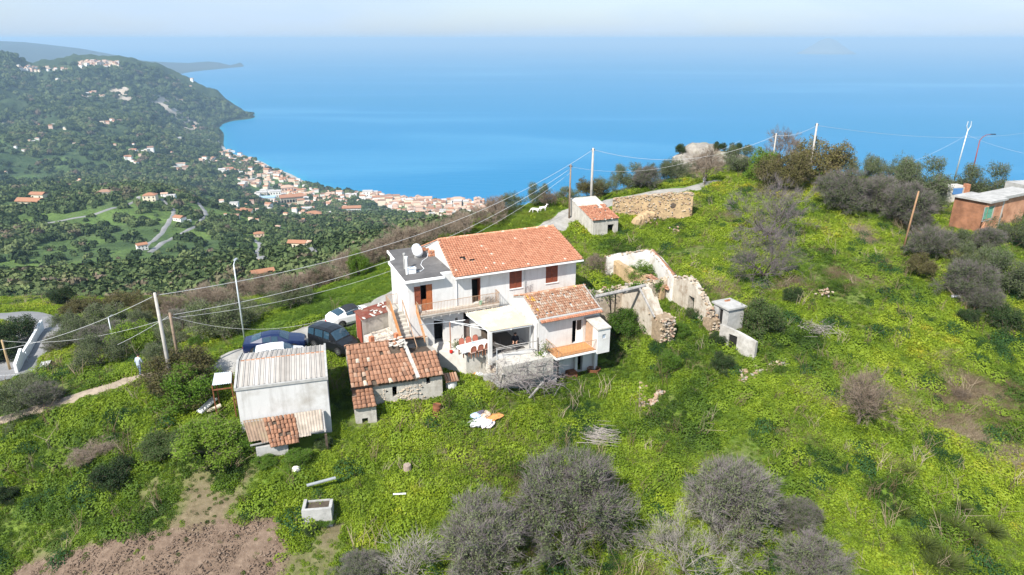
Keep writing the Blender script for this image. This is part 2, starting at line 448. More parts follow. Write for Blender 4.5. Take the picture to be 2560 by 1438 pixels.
def strip(name, pts, width, m, h, lift=.06, step=.6, nx=7, rag=.25, seed=0, **tags):
    c = resample([Vector((p[0], p[1], 0)) for p in pts], step); n = len(c)
    X = np.zeros((n, nx)); Y = np.zeros((n, nx))
    ws = width if isinstance(width, (list, tuple)) else [width, width]
    for i, p in enumerate(c):
        d = (c[min(i+1, n-1)] - c[max(i-1, 0)]).normalized(); w = np.interp(i / (n - 1), np.linspace(0, 1, len(ws)), ws) / 2
        l_ = w * (1 + rag * float(vnoise(np.array([i * .31]), np.array([.5]), seed)[0])); r_ = w * (1 + rag * float(vnoise(np.array([i * .31]), np.array([7.5]), seed)[0]))
        s = np.linspace(-l_, r_, nx); X[i] = p.x - d.y * s; Y[i] = p.y + d.x * s
    Z = h(X, Y) + lift
    Z[:, 0] -= lift + .04; Z[:, -1] -= lift + .04
    return link(name, grid_mesh(name, X, Y, Z, m), **tags)

def scatter(name, P, rot, scl, idx, tint, protos, **tags):
    """instances of a few prototype meshes, for what nobody could count"""
    P = np.asarray(P, np.float32); n = len(P)
    me = bpy.data.meshes.new(name); me.vertices.add(n); me.vertices.foreach_set('co', P.ravel())
    def put(k, typ, a, f='value'):
        t = me.attributes.new(k, typ, 'POINT'); t.data.foreach_set(f, np.ascontiguousarray(a).ravel())
    put('rot', 'FLOAT_VECTOR', np.asarray(rot, np.float32), 'vector')
    put('scl', 'FLOAT', np.asarray(scl, np.float32)); put('idx', 'INT', np.asarray(idx, np.int32)); put('tint', 'FLOAT', np.asarray(tint, np.float32))
    o = link(name, me, **tags)
    c = bpy.data.collections.new(name + '_kinds')
    for i, (pm) in enumerate(protos):
        po = bpy.data.objects.new('%s_kind_%02d' % (name, i), pm); c.objects.link(po)
    g = bpy.data.node_groups.new(name + '_scatter', 'GeometryNodeTree')
    g.interface.new_socket('Geometry', in_out='INPUT', socket_type='NodeSocketGeometry'); g.interface.new_socket('Geometry', in_out='OUTPUT', socket_type='NodeSocketGeometry')
    N, L = g.nodes, g.links
    gi, go = N.new('NodeGroupInput'), N.new('NodeGroupOutput')
    ip = N.new('GeometryNodeInstanceOnPoints'); ci = N.new('GeometryNodeCollectionInfo'); ci.inputs['Collection'].default_value = c
    ci.inputs['Separate Children'].default_value = True; ci.inputs['Reset Children'].default_value = True
    def na(k, typ):
        q = N.new('GeometryNodeInputNamedAttribute'); q.data_type = typ; q.inputs['Name'].default_value = k
        return [s for s in q.outputs if s.enabled][0]
    L.new(gi.outputs[0], ip.inputs['Points']); L.new(ci.outputs[0], ip.inputs['Instance']); ip.inputs['Pick Instance'].default_value = True
    L.new(na('idx', 'INT'), ip.inputs['Instance Index'])
    e2r = N.new('FunctionNodeEulerToRotation'); L.new(na('rot', 'FLOAT_VECTOR'), e2r.inputs[0]); L.new(e2r.outputs[0], ip.inputs['Rotation'])
    L.new(na('scl', 'FLOAT'), ip.inputs['Scale']); L.new(ip.outputs[0], go.inputs[0])
    md = o.modifiers.new('scatter', 'NODES'); md.node_group = g
    return o
# ------------------------------------------------------------------ sea, air, coast
def sea_material():
    m = bpy.data.materials.new('sea_water'); m.use_nodes = True
    n, l = m.node_tree.nodes, m.node_tree.links; b = n['Principled BSDF']
    g = n.new('ShaderNodeNewGeometry')
    a = n.new('ShaderNodeAttribute'); a.attribute_name = 'shallow'
    mp = n.new('ShaderNodeMapping'); mp.inputs['Scale'].default_value = (.00022, .0009, 1); mp.inputs['Rotation'].default_value = (0, 0, R(12))
    l.new(g.outputs['Position'], mp.inputs['Vector'])
    t = n.new('ShaderNodeTexNoise'); t.inputs['Scale'].default_value = 1; t.inputs['Detail'].default_value = 7; t.inputs['Distortion'].default_value = 1.1
    l.new(mp.outputs[0], t.inputs['Vector'])
    r = n.new('ShaderNodeValToRGB'); r.color_ramp.elements[0].position = .38; r.color_ramp.elements[1].position = .56
    r.color_ramp.elements[0].color = (.001, .152, .305, 1); r.color_ramp.elements[1].color = (.006, .160, .325, 1); e_ = r.color_ramp.elements.new(.68); e_.color = (.035, .205, .365, 1)
    l.new(t.outputs['Fac'], r.inputs['Fac'])
    mx = n.new('ShaderNodeMixRGB'); mx.inputs['Color2'].default_value = (.02, .30, .36, 1)
    l.new(a.outputs['Fac'], mx.inputs['Fac']); l.new(r.outputs['Color'], mx.inputs['Color1']); l.new(mx.outputs[0], b.inputs['Base Color'])
    b.inputs['Roughness'].default_value = .35; b.inputs['IOR'].default_value = 1.33; b.inputs['Specular IOR Level'].default_value = .05
    mp2 = n.new('ShaderNodeMapping'); mp2.inputs['Scale'].default_value = (.012, .05, 1); mp2.inputs['Rotation'].default_value = (0, 0, R(8))
    l.new(g.outputs['Position'], mp2.inputs['Vector'])
    w = n.new('ShaderNodeTexNoise'); w.inputs['Scale'].default_value = 1; w.inputs['Detail'].default_value = 4
    l.new(mp2.outputs[0], w.inputs['Vector'])
    bp = n.new('ShaderNodeBump'); bp.inputs['Strength'].default_value = .35; bp.inputs['Distance'].default_value = 3
    l.new(w.outputs['Fac'], bp.inputs['Height']); l.new(bp.outputs[0], b.inputs['Normal'])
    return m
_th = np.linspace(R(-75), R(75), 240)[None, :]; _rr = np.geomspace(900, 70000, 150)[:, None]
SX, SY = _rr * np.sin(_th), _rr * np.cos(_th)
_depth = SEA - hf_arr(SX, SY); _depth = np.where(_rr > 5200, 60, _depth)
struct(link('sea', grid_mesh('sea', SX, SY, np.full(SX.shape, SEA), sea_material(), {'shallow': np.clip(1 - _depth / 9, 0, 1) * .4})))

def far_material():
    m = bpy.data.materials.new('wooded_hills'); m.use_nodes = True
    n, l = m.node_tree.nodes, m.node_tree.links; b = n['Principled BSDF']; b.inputs['Roughness'].default_value = .95; b.inputs['Specular IOR Level'].default_value = .1
    g = n.new('ShaderNodeNewGeometry')
    def noise(sc, det=5, rough=.6):
        t = n.new('ShaderNodeTexNoise'); t.inputs['Scale'].default_value = sc; t.inputs['Detail'].default_value = det; t.inputs['Roughness'].default_value = rough
        l.new(g.outputs['Position'], t.inputs['Vector']); return t.outputs['Fac']
    def ramp(f, *st):
        r = n.new('ShaderNodeValToRGB'); e = r.color_ramp.elements
        while len(e) < len(st): e.new(.5)
        for q, (p, c) in zip(e, st): q.position = p; q.color = (*c, 1)
        l.new(f, r.inputs['Fac']); return r.outputs['Color']
    def mix(f, c1, c2):
        x = n.new('ShaderNodeMixRGB')
        for s_, v in (('Fac', f), ('Color1', c1), ('Color2', c2)):
            if hasattr(v, 'is_linked') or hasattr(v, 'links'): l.new(v, x.inputs[s_])
            else: x.inputs[s_].default_value = v if isinstance(v, float) else (*v, 1)
        return x.outputs['Color']
    wood = ramp(noise(.03, 6, .7), (.3, (.026, .046, .020)), (.5, (.048, .080, .030)), (.72, (.085, .115, .046)))
    field = ramp(noise(.012, 6, .6), (.35, (.075, .13, .035)), (.6, (.11, .17, .045)), (.75, (.16, .14, .08)))
    c = mix(ramp(noise(.0065, 6, .62), (.50, (0, 0, 0)), (.60, (.9, .9, .9))), wood, field)
    ag = n.new('ShaderNodeAttribute'); ag.attribute_name = 'grove'
    c = mix(ag.outputs['Fac'], c, ramp(noise(.02, 7, .65), (.3, (.055, .085, .024)), (.5, (.10, .155, .036)), (.66, (.145, .21, .05)), (.8, (.16, .15, .085))))
    a = n.new('ShaderNodeAttribute'); a.attribute_name = 'rock'
    ah = n.new('ShaderNodeAttribute'); ah.attribute_name = 'macchia'
    c = mix(ah.outputs['Fac'], c, ramp(noise(.016, 8, .75), (.3, (.020, .034, .015)), (.5, (.038, .058, .026)), (.7, (.070, .085, .042))))
    rk = ramp(noise(.02, 8, .7), (.3, (.24, .19, .14)), (.6, (.50, .43, .35)))
    c = mix(a.outputs['Fac'], c, rk)
    a2 = n.new('ShaderNodeAttribute'); a2.attribute_name = 'sand'
    c = mix(a2.outputs['Fac'], c, (.46, .43, .38))
    a3 = n.new('ShaderNodeAttribute'); a3.attribute_name = 'paved'
    c = mix(a3.outputs['Fac'], c, ramp(noise(.05, 5, .6), (.35, (.20, .19, .17)), (.6, (.10, .13, .06))))
    l.new(c, b.inputs['Base Color'])
    bp = n.new('ShaderNodeBump'); bp.inputs['Strength'].default_value = .8; bp.inputs['Distance'].default_value = 9
    l.new(noise(.045, 5, .7), bp.inputs['Height']); l.new(bp.outputs[0], b.inputs['Normal'])
    return m
_th = np.linspace(R(-56), R(48), 430)[None, :]; _rr = np.geomspace(105, 4700, 400)[:, None]
HX, HY = _rr * np.sin(_th), _rr * np.cos(_th)
HZ = hf_arr(HX, HY)
def _mask(px_list, rad, strength=1.0):
    out = np.zeros(HX.shape)
    for (x, y, rx) in px_list:
        p = onto_far(x, y)
        if p is None: continue
        rr = rx / FPX * p.length
        d = np.hypot(HX - p.x, (HY - p.y) / 2.2) / rr + .35 * fbm(HX / 70, HY / 70, 3, 3)
        out = np.maximum(out, np.clip((1.2 - d) * 2.5, 0, 1))
    return out * strength
ROCK = _mask([(300,222,13),(308,236,14),(316,246,9),(412,252,18),(424,266,26),(442,280,30),(456,294,28),(468,308,22),(482,322,14)], .85)
PAVED = _mask([(640,440,26),(700,470,30),(740,490,30),(690,500,26),(820,515,30),(960,515,34),(1040,520,34),(1120,522,34),(1190,520,30),(620,400,18),(600,395,14)], 1, .8)
_alt = HZ - SEA
SAND = np.clip((9.0 - _alt) / 3, 0, 1) * (_rr < 2950)
struct(link('coastal_hills', grid_mesh('coastal_hills', HX, HY, HZ, far_material(), {'rock': ROCK, 'sand': SAND, 'paved': PAVED, 'macchia': np.clip((_rr * np.ones(HX.shape) - 2300) / 400, 0, 1) * .85, 'grove': np.clip((1050 - _rr * np.ones(HX.shape)) / 250, 0, 1) * np.clip(.8 + .9 * fbm(HX / 90, HY / 90, 3, 301), 0, 1) * .9})))

# far range and cape across the bay, and the island on the horizon
CREST = [(-260,97),(-120,98),(0,101),(60,104),(130,112),(200,120),(260,131),(320,143),(365,152),(420,155),(470,157),(520,153),(548,156),(575,163),(588,160),(600,156),(606,160),(612,168)]
_cx = np.linspace(-260, 612, 150); _cy = np.interp(_cx, [c[0] for c in CREST], [c[1] for c in CREST])
_Yc = np.interp(_cx, [-260, 0, 300, 470, 612], [9200, 9600, 10400, 10800, 11100])
nrow = 34; FX = np.zeros((nrow, 150)); FY = FX.copy(); FZ = FX.copy()
for j in range(150):
    c = at_y(_cx[j], _cy[j], _Yc[j])
    front = np.interp(_cx[j], [-260, 250, 440, 500, 580, 612], [3600, 3200, 2400, 1500, 700, 120])
    for i in range(nrow):
        s = i / (nrow - 1) * 1.35
        k = 1 - min(1, abs(s - 1))
        FX[i, j] = c.x * (1 - front * (1 - s) / _Yc[j]); FY[i, j] = _Yc[j] - front * (1 - s)
        prof = k ** 1.1 if s <= 1 else 1 - (s - 1) * 2.6
        FZ[i, j] = SEA - 5 + (c.z - SEA + 5) * prof
FZ += np.where(FZ > SEA + 10, 1, 0) * np.clip(FZ - SEA, 0, 120) * .32 * fbm(FX / 900, FY / 900, 4, 77) * np.clip(np.abs(np.linspace(0, 1.35, nrow) - 1) * 4, 0, 1)[:, None]
fr = grid_mesh('far_headland', FX, FY, FZ, mat('headland_scrub', (.030, .045, .030), .95, col2=(.016, .026, .020), scale=.004), {'rock': np.zeros(FX.shape), 'sand': np.clip((SEA + 8 - FZ) / 8, 0, 1) * .6, 'paved': np.zeros(FX.shape)})
struct(link('far_headland', fr))
b = MB(); c = at_y(2070, 104, 20000)
prof = [(900, SEA - 60), (600, SEA + 90), (380, SEA + 230), (230, SEA + 340), (120, ZC - 25), (55, ZC + 7), (0.5, ZC + 3)]
b.lathe(prof, 28, Matrix.Translation((c.x, 20000, 0)) @ Matrix.Scale(1.0, 4))
struct(b.build('island', mat('island_rock', (.16, .17, .15), .95), smooth=True))

hz = MB(); hz.box(-60000, 60000, -300, 69000, SEA - 20, ZC + 30)
hazem = bpy.data.materials.new('haze_air'); hazem.use_nodes = True
n = hazem.node_tree.nodes; l = hazem.node_tree.links; n.remove(n['Principled BSDF'])
pv = n.new('ShaderNodeVolumePrincipled'); pv.inputs['Color'].default_value = (.45, .66, .87, 1); pv.inputs['Density'].default_value = 0.000085; pv.inputs['Anisotropy'].default_value = 0.0
l.new(pv.outputs[0], n['Material Output'].inputs['Volume'])
stuff(hz.build('haze', hazem))

# ------------------------------------------------------------------ the hilltop ground
ROAD = [tuple(onto(*p)) for p in [(535,935),(600,890),(680,868),(780,830),(880,790),(960,760),(1020,728)]]
ROAD += [(p.x, p.y, 0) for p in [at(1010,728,.4), at(1090,690,.7), at(1230,632,1.2), at(1330,590,1.6), at(1400,555,2), at(1440,535,2.3), at(1530,503,3), at(1640,484,3.6), at(1725,473,4), at(1800,455,4.2)]][1:]
DIRT = [tuple(onto(*p)) for p in [(540,925),(450,938),(351,941),(250,972),(150,1005),(60,1032),(-60,1075)]]
TRACK2 = [tuple(onto(*p)) for p in [(330,960),(280,973),(230,985),(180,1003)]]
LOWER = [tuple(onto(*p)) for p in [(-60,795),(0,792),(50,790),(88,800),(100,830),(80,862),(55,890),(30,918),(-20,960)]]
FIELD = [tuple(onto(*p)) for p in [(60,1410),(250,1350),(420,1325),(600,1290),(700,1270),(735,1360),(715,1430),(700,1520),(300,1560),(-120,1500)]]
def ground_material():
    m = bpy.data.materials.new('meadow_ground'); m.use_nodes = True
    n, l = m.node_tree.nodes, m.node_tree.links; b = n['Principled BSDF']; b.inputs['Roughness'].default_value = .95; b.inputs['Specular IOR Level'].default_value = .1
    g = n.new('ShaderNodeNewGeometry')
    def noise(sc, det=5):
        t = n.new('ShaderNodeTexNoise'); t.inputs['Scale'].default_value = sc; t.inputs['Detail'].default_value = det; t.inputs['Roughness'].default_value = .65
        l.new(g.outputs['Position'], t.inputs['Vector']); return t.outputs['Fac']
    def ramp(f, *st):
        r = n.new('ShaderNodeValToRGB'); e = r.color_ramp.elements
        while len(e) < len(st): e.new(.5)
        for q, (p, c) in zip(e, st): q.position = p; q.color = (*c, 1)
        l.new(f, r.inputs['Fac']); return r.outputs['Color']
    grass = ramp(noise(.9, 8), (.28, (.05, .085, .012)), (.5, (.095, .155, .020)), (.7, (.14, .20, .030)))
    soil = ramp(noise(2.2, 8), (.3, (.105, .072, .052)), (.55, (.165, .118, .086)), (.75, (.23, .17, .125)))
    a = n.new('ShaderNodeAttribute'); a.attribute_name = 'bare'
    mx = n.new('ShaderNodeMixRGB'); l.new(a.outputs['Fac'], mx.inputs['Fac']); l.new(grass, mx.inputs['Color1']); l.new(soil, mx.inputs['Color2'])
    l.new(mx.outputs[0], b.inputs['Base Color'])
    bp = n.new('ShaderNodeBump'); bp.inputs['Strength'].default_value = .7; bp.inputs['Distance'].default_value = .12
    l.new(noise(5, 6), bp.inputs['Height']); l.new(bp.outputs[0], b.inputs['Normal'])
    return m
gx = np.arange(-118, 118.1, .7); gy = np.arange(9, 168, .7)
GX, GY = np.meshgrid(gx, gy)
GZ = hn_arr(GX, GY)
infield = inside(FIELD, GX + .5 * fbm(GX * .5, GY * .5, 2, 4), GY + .5 * fbm(GX * .5, GY * .5, 2, 9))
_bl = at(300, 1250, -3.6)
def bare_fac(X, Y):
    """0 overgrown .. 1 bare soil"""
    f = inside(FIELD, X, Y).astype(float)
    patch = np.clip((fbm(X * .28, Y * .28, 4, 14) - .05) * 2.5, 0, 1)
    zone = np.clip(1.25 - np.hypot((X + 16) / 17, (Y - 33.5) / 6.0), 0, 1) * .85
    f = np.maximum(f, np.clip(patch * zone, 0, 1))
    spots = np.clip((fbm(X * .2 + 9, Y * .2, 4, 41) - .62) * 3, 0, .8)
    return np.maximum(f, spots * .35 * (Y < 75))
BARE = bare_fac(GX, GY)
GZ = GZ + np.where(infield, .07 * np.sin((GX * .3 + GY) * 7.5) + .08 * fbm(GX * 1.7, GY * 1.7, 2, 8), 0)
struct(link('ground', grid_mesh('ground', GX, GY, GZ, ground_material(), {'bare': BARE})))
gravel = mat('pale_gravel', (.34, .325, .30), .95, var=.28, scale=1.2, bump=.4, bscale=12, stain=(.16, .15, .10), sscale=.5, samt=.55, coords='Object')
asphalt = mat('worn_asphalt', (.20, .20, .205), .9, var=.15, scale=.8, bump=.2, bscale=20, stain=(.33, .32, .31), sscale=.35, samt=.5)
dirt = mat('dry_dirt', (.36, .29, .22), .95, var=.35, scale=1.6, bump=.5, bscale=9, stain=(.12, .13, .05), sscale=.8, samt=.7)
struct(strip('road', ROAD, [4.2, 4.6, 4.2, 3.4, 3.0, 2.6, 2.4], gravel, hn_arr, .05, .5, 9, .18, 3))
struct(strip('path', DIRT, [2.2, 1.5, 1.4, 1.5], dirt, hn_arr, .04, .5, 7, .4, 6))
struct(strip('path', TRACK2, 1.0, dirt, hn_arr, .035, .4, 5, .5, 8))
struct(strip('lower_road', LOWER, [5.0, 5.6, 7.2, 6.0, 5.0], asphalt, hn_arr, .07, .6, 9, .06, 5))
# ------------------------------------------------------------------ building tools
PLASTER = mat('white_plaster', (.63, .62, .60), .9, streak=.32, stain=(.40, .37, .33), sscale=.5, samt=.55, var=.05, scale=1.5, bump=.12, bscale=20)
WHITE = mat('white_paint', (.80, .80, .79), .6, stain=(.5, .48, .44), sscale=1.3, samt=.4)
OLDPLASTER = mat('weathered_plaster', (.52, .49, .44), .95, streak=.6, stain=(.27, .25, .22), sscale=.7, samt=.8, var=.25, scale=1.8, bump=.35, bscale=10)
CONCRETE = mat('grey_concrete', (.42, .41, .39), .95, stain=(.16, .16, .15), sscale=.7, samt=.75, var=.25, scale=2, bump=.3, bscale=9)
FELT = mat('roofing_felt', (.125, .118, .115), .85, var=.3, scale=.9, stain=(.2, .19, .185), sscale=.5, samt=.7, bump=.15, bscale=14)
RUBBLE = mat('rubble_core', (.36, .27, .18), .95, var=.5, scale=3, stain=(.16, .12, .08), sscale=1.4, samt=.8, bump=.8, bscale=7)
MUD = mat('ochre_wall', (.46, .33, .19), .95, var=.35, scale=1.4, stain=(.25, .18, .11), sscale=.8, samt=.8, bump=.7, bscale=6)
WOODDOOR = mat('red_brown_wood', (.23, .062, .030), .55, var=.2, scale=5, bump=.1, bscale=30)
WOODORANGE = mat('orange_brown_wood', (.40, .125, .045), .55, var=.2, scale=5)  # brighter, more orange wood of the balcony door
DARK = mat('dark_inside', (.015, .014, .013), .95)  # near-black colour stands for the shade inside hollows and rooms
GLASS = mat('window_glass', (.02, .025, .03), .08, spec=.6)
RUST = mat('rusty_iron', (.22, .085, .04), .85, var=.4, scale=4, bump=.2)
RUSTRAIL = mat('rusty_rail', (.42, .27, .17), .8, var=.35, scale=6)
ORANGESHEET = mat('faded_orange_sheet', (.44, .20, .075), .75, stain=(.55, .42, .28), sscale=1.4, samt=.6)
REDPAINT = mat('faded_red_paint', (.36, .075, .045), .7, var=.25, scale=2.5, stain=(.22, .09, .06), sscale=1.5)
REDROOF = mat('rust_red_sheet', (.19, .052, .033), .8, var=.3, scale=2.2, stain=(.30, .20, .15), sscale=1.6, samt=.6)
GREYWOOD = mat('weathered_grey_wood', (.36, .34, .32), .9, var=.4, scale=5, bump=.3, bscale=22)
DARKWOOD = mat('dark_old_wood', (.10, .075, .055), .9, var=.4, scale=5)
METAL = mat('galvanised_metal', (.55, .57, .58), .45, metal=.6, var=.15, scale=3)
PLASTICW = mat('white_plastic', (.82, .83, .84), .35, stain=(.6, .6, .58), sscale=2, samt=.3)
BLACKP = mat('black_plastic', (.02, .02, .022), .5)
TERRA = mat('terracotta_paving', (.55, .25, .09), .75, var=.2, scale=4, stain=(.42, .24, .12), sscale=2)
BRICKM = mat('hollow_brick', (.46, .20, .11), .9, var=.3, scale=3, stain=(.25, .11, .07), sscale=1.0, samt=.7)
TILE_NEW = tinted('new_clay_tile', [(0, (.24, .09, .05)), (.45, (.44, .195, .113)), (.8, (.52, .26, .16)), (1, (.58, .46, .37))], .8, attr='tint', kind='GEOMETRY', jitter=.10, jscale=2.2)
TILE_OLD = tinted('old_clay_tile', [(0, (.12, .075, .052)), (.3, (.25, .125, .075)), (.55, (.34, .18, .11)), (.75, (.36, .26, .19)), (.9, (.42, .36, .30)), (.96, (.50, .42, .34)), (1, (.46, .25, .035))], .9, attr='tint', kind='GEOMETRY', jitter=.10, jscale=5)
SHEET = tinted('fibre_cement', [(0, (.24, .215, .19)), (.5, (.40, .37, .335)), (1, (.50, .47, .44))], .95, attr='tint', kind='GEOMETRY', jitter=.22, jscale=1.6)

class Frame:
    """a building's own axes: u along the front, v away from the viewer, z up"""
    def __init__(s, o, deg): s.o = Vector((o[0], o[1], 0)); s.a = R(deg); s.u = Vector((math.cos(s.a), math.sin(s.a), 0)); s.v = Vector((-math.sin(s.a), math.cos(s.a), 0))
    def w(s, u, v, z): return s.o + s.u * u + s.v * v + Vector((0, 0, z))
    def l(s, p): d = Vector(p) - s.o; return Vector((d.dot(s.u), d.dot(s.v), p[2]))
    def on(s, x, y, v):                     # pixel seen on the plane v = const -> (u, z)
        d = ray(x, y); c = Vector((0, 0, ZC)); t = (v - (c - s.o).dot(s.v)) / d.dot(s.v); p = s.l(c + d * t); return p.x, p.z
    def onu(s, x, y, u):                    # pixel on the plane u = const -> (v, z)
        d = ray(x, y); c = Vector((0, 0, ZC)); t = (u - (c - s.o).dot(s.u)) / d.dot(s.u); p = s.l(c + d * t); return p.y, p.z
    def lev(s, x, y, z): return s.l(at(x, y, z))
    def rect(s, x0, y0, x1, y1, v):         # opening given by its upper left and lower right corner
        a, b = s.on(x0, y0, v), s.on(x1, y1, v); return min(a[0], b[0]), max(a[0], b[0]), min(a[1], b[1]), max(a[1], b[1])

def wall(mb, u0, u1, z0, z1, v, th, holes=(), axis='u'):
    """upright slab with rectangular holes, front at v, th thick (towards +v)"""
    P = (lambda u, d, z: (u, v + d, z)) if axis == 'u' else (lambda u, d, z: (v + d, u, z))
    us = sorted({u0, u1, *[h[0] for h in holes], *[h[1] for h in holes]}); zs = sorted({z0, z1, *[h[2] for h in holes], *[h[3] for h in holes]})
    us = [u for u in us if u0 <= u <= u1]; zs = [z for z in zs if z0 <= z <= z1]
    for a, b in zip(us[:-1], us[1:]):
        for c, d in zip(zs[:-1], zs[1:]):
            mu, mz = (a + b) / 2, (c + d) / 2
            if any(h[0] < mu < h[1] and h[2] < mz < h[3] for h in holes): continue
            mb.quad(P(a, 0, c), P(b, 0, c), P(b, 0, d), P(a, 0, d)); mb.quad(P(b, th, c), P(a, th, c), P(a, th, d), P(b, th, d))
    for h in holes:
        a, b, c, d = max(h[0], u0), min(h[1], u1), max(h[2], z0), min(h[3], z1)
        mb.quad(P(a, 0, c), P(a, 0, d), P(a, th, d), P(a, th, c)); mb.quad(P(b, 0, d), P(b, 0, c), P(b, th, c), P(b, th, d))
        mb.quad(P(a, 0, d), P(b, 0, d), P(b, th, d), P(a, th, d)); mb.quad(P(b, 0, c), P(a, 0, c), P(a, th, c), P(b, th, c))
    mb.quad(P(u0, 0, z1), P(u1, 0, z1), P(u1, th, z1), P(u0, th, z1))
    mb.quad(P(u0, 0, z0), P(u0, 0, z1), P(u0, th, z1), P(u0, th, z0)); mb.quad(P(u1, 0, z1), P(u1, 0, z0), P(u1, th, z0), P(u1, th, z1))

def profile_wall(mb, pts, z0, d, th, jag=0):
    """slab along the line a..b whose top follows (t, z); d unit direction pair ((x,y) start, (x,y) end)"""
    if jag:                             # broken, uneven top
        q_ = random.Random(int(jag * 100) + len(pts)); L0 = math.hypot(d[1][0] - d[0][0], d[1][1] - d[0][1]); k_ = max(3, int(L0 * (pts[-1][0] - pts[0][0]) / .28)); o_ = 0; new = []
        for i in range(k_ + 1):
            t = pts[0][0] + (pts[-1][0] - pts[0][0]) * i / k_; o_ = o_ * .6 + q_.uniform(-1, .6) * jag; new.append((t, float(np.interp(t, [a for a, b in pts], [b for a, b in pts])) + o_))
        pts = new
    (ax, ay), (bx, by) = d; L = math.hypot(bx - ax, by - ay); nx, ny = -(by - ay) / L * th, (bx - ax) / L * th
    for (t0, a), (t1, b) in zip(pts[:-1], pts[1:]):
        x0, y0, x1, y1 = ax + (bx-ax)*t0, ay + (by-ay)*t0, ax + (bx-ax)*t1, ay + (by-ay)*t1
        za, zb = (z0(t0), z0(t1)) if callable(z0) else (z0, z0)
        mb.quad((x0,y0,za),(x1,y1,zb),(x1,y1,b),(x0,y0,a)); mb.quad((x1+nx,y1+ny,zb),(x0+nx,y0+ny,za),(x0+nx,y0+ny,a),(x1+nx,y1+ny,b))
        mb.quad((x0,y0,a),(x1,y1,b),(x1+nx,y1+ny,b),(x0+nx,y0+ny,a))
    for t, z, sgn in ((pts[0][0], pts[0][1], 1), (pts[-1][0], pts[-1][1], -1)):
        x, y = ax + (bx-ax)*t, ay + (by-ay)*t; zz = z0(t) if callable(z0) else z0
        q = [(x,y,zz),(x,y,z),(x+nx,y+ny,z),(x+nx,y+ny,zz)]; mb.poly(q if sgn > 0 else q[::-1])

def barrel(mb, c, a, d, n, w, L, h=.07, lift=.03, seg=5, taper=.85):
    """one barrel tile: middle of its upper end c, across a, downhill d, up n"""
    vs = []
    for e, (s, k, lf) in enumerate(((0, taper, 0), (L, 1, lift))):
        for j in range(seg + 1):
            t = math.pi * j / seg
            vs.append(c + d * s + a * (-math.cos(t) * w / 2 * k) + n * (math.sin(t) * h * k + lf))
    m = seg + 1
    fs = [(j, j + 1, m + j + 1, m + j)[::-1] for j in range(seg)] + [tuple(range(m, 2 * m))]
    mb.mesh(vs, fs)

def roof_axes(p0, p1, q0):
    """eave left p0, eave right p1, ridge left q0 -> across, downhill, up"""
    p0, p1, q0 = Vector(p0), Vector(p1), Vector(q0)
    a = (p1 - p0).normalized(); up = q0 - p0; up = up - a * up.dot(a); n = a.cross(up).normalized()
    return a, -up.normalized(), n, (p1 - p0).length, up.length

def tiled_slope(mb, p0, p1, q0, q1, w, rowl, tint, seed=0, miss=None, h=.07, seg=5, jit=.012, over=.06):
    """rows of barrel tiles over a slope given by eave p0-p1 and ridge q0-q1 (straight-line sides)"""
    q = random.Random(seed); p0, p1, q0, q1 = (Vector(x) for x in (p0, p1, q0, q1))
    a, d, n, L, H = roof_axes(p0, p1, q0)
    cols = max(2, round(L / w)); rows = max(2, round(H / rowl)); out = []
    for i in range(cols):
        for j in range(rows):
            s0, s1 = (i + .5) / cols, (j) / rows          # j counted from the ridge
            top, bot = q0.lerp(q1, s0), p0.lerp(p1, s0)
            c = top.lerp(bot, s1) + n * (.02 + q.uniform(0, jit)); dd = (bot - top).normalized()
            if miss and miss(i, j, cols, rows, q): continue
            wob = q.uniform(-jit, jit) * 3
            dd2 = (dd + a * wob).normalized()
            out.append((c + a * q.uniform(-jit, jit), a, dd2, n, L / cols * 1.04, H / rows + over, tint(i, j, cols, rows, q)))
    if mb is not None:
        for c, a_, d_, n_, w_, l_, t in out: mb.T(t); barrel(mb, c, a_, d_, n_, w_, l_, h, .03, seg)
    return out

_tile_bank = {}
def tile_objects(parent, specs, name='roof_tile', limit=300):
    """each tile an object of its own sharing a few meshes"""
    for c, a, d, n, w, l_, t in specs[:limit]:
        k = (round(w, 2), round(l_, 2), int(t * 9))
        if k not in _tile_bank:
            mb = MB(); mb.T((k[2] + .5) / 10); barrel(mb, Vector((0, 0, 0)), Vector((1, 0, 0)), Vector((0, -1, 0)), Vector((0, 0, 1)), k[0], k[1], .085, .035, 6)
            _tile_bank[k] = mb.data('roof_tile', TILE_OLD, True)
        o = bpy.data.objects.new(name, _tile_bank[k]); COL.objects.link(o); o.parent = parent
        y = -d; x = a - y * a.dot(y); x.normalize(); z = x.cross(y)
        M = Matrix((x, y, z)).transposed().to_4x4(); M.translation = c
        o.matrix_basis = M

def louvre_shutter(parent, u0, u1, z0, z1, v, m, name='shutter'):
    mb = MB(); t = .045
    for (a, b, c, d) in ((u0, u0+.06, z0, z1), (u1-.06, u1, z0, z1), (u0+.06, u1-.06, z0, z0+.08), (u0+.06, u1-.06, z1-.08, z1), (u0+.06, u1-.06, (z0+z1)/2-.04, (z0+z1)/2+.04)):
        mb.box(a, b, v, v + t, c, d)
    s = mb.build(name, m, parent)
    lb = MB(); n = int((z1 - z0 - .16) / .055)
    for i in range(n):
        z = z0 + .09 + i * (z1 - z0 - .18) / n
        lb.quad((u0+.06, v+.012, z), (u1-.06, v+.012, z), (u1-.06, v+.038, z+.045), (u0+.06, v+.038, z+.045))
    stuff(lb.build('louvre_slats', m, s))
    return s

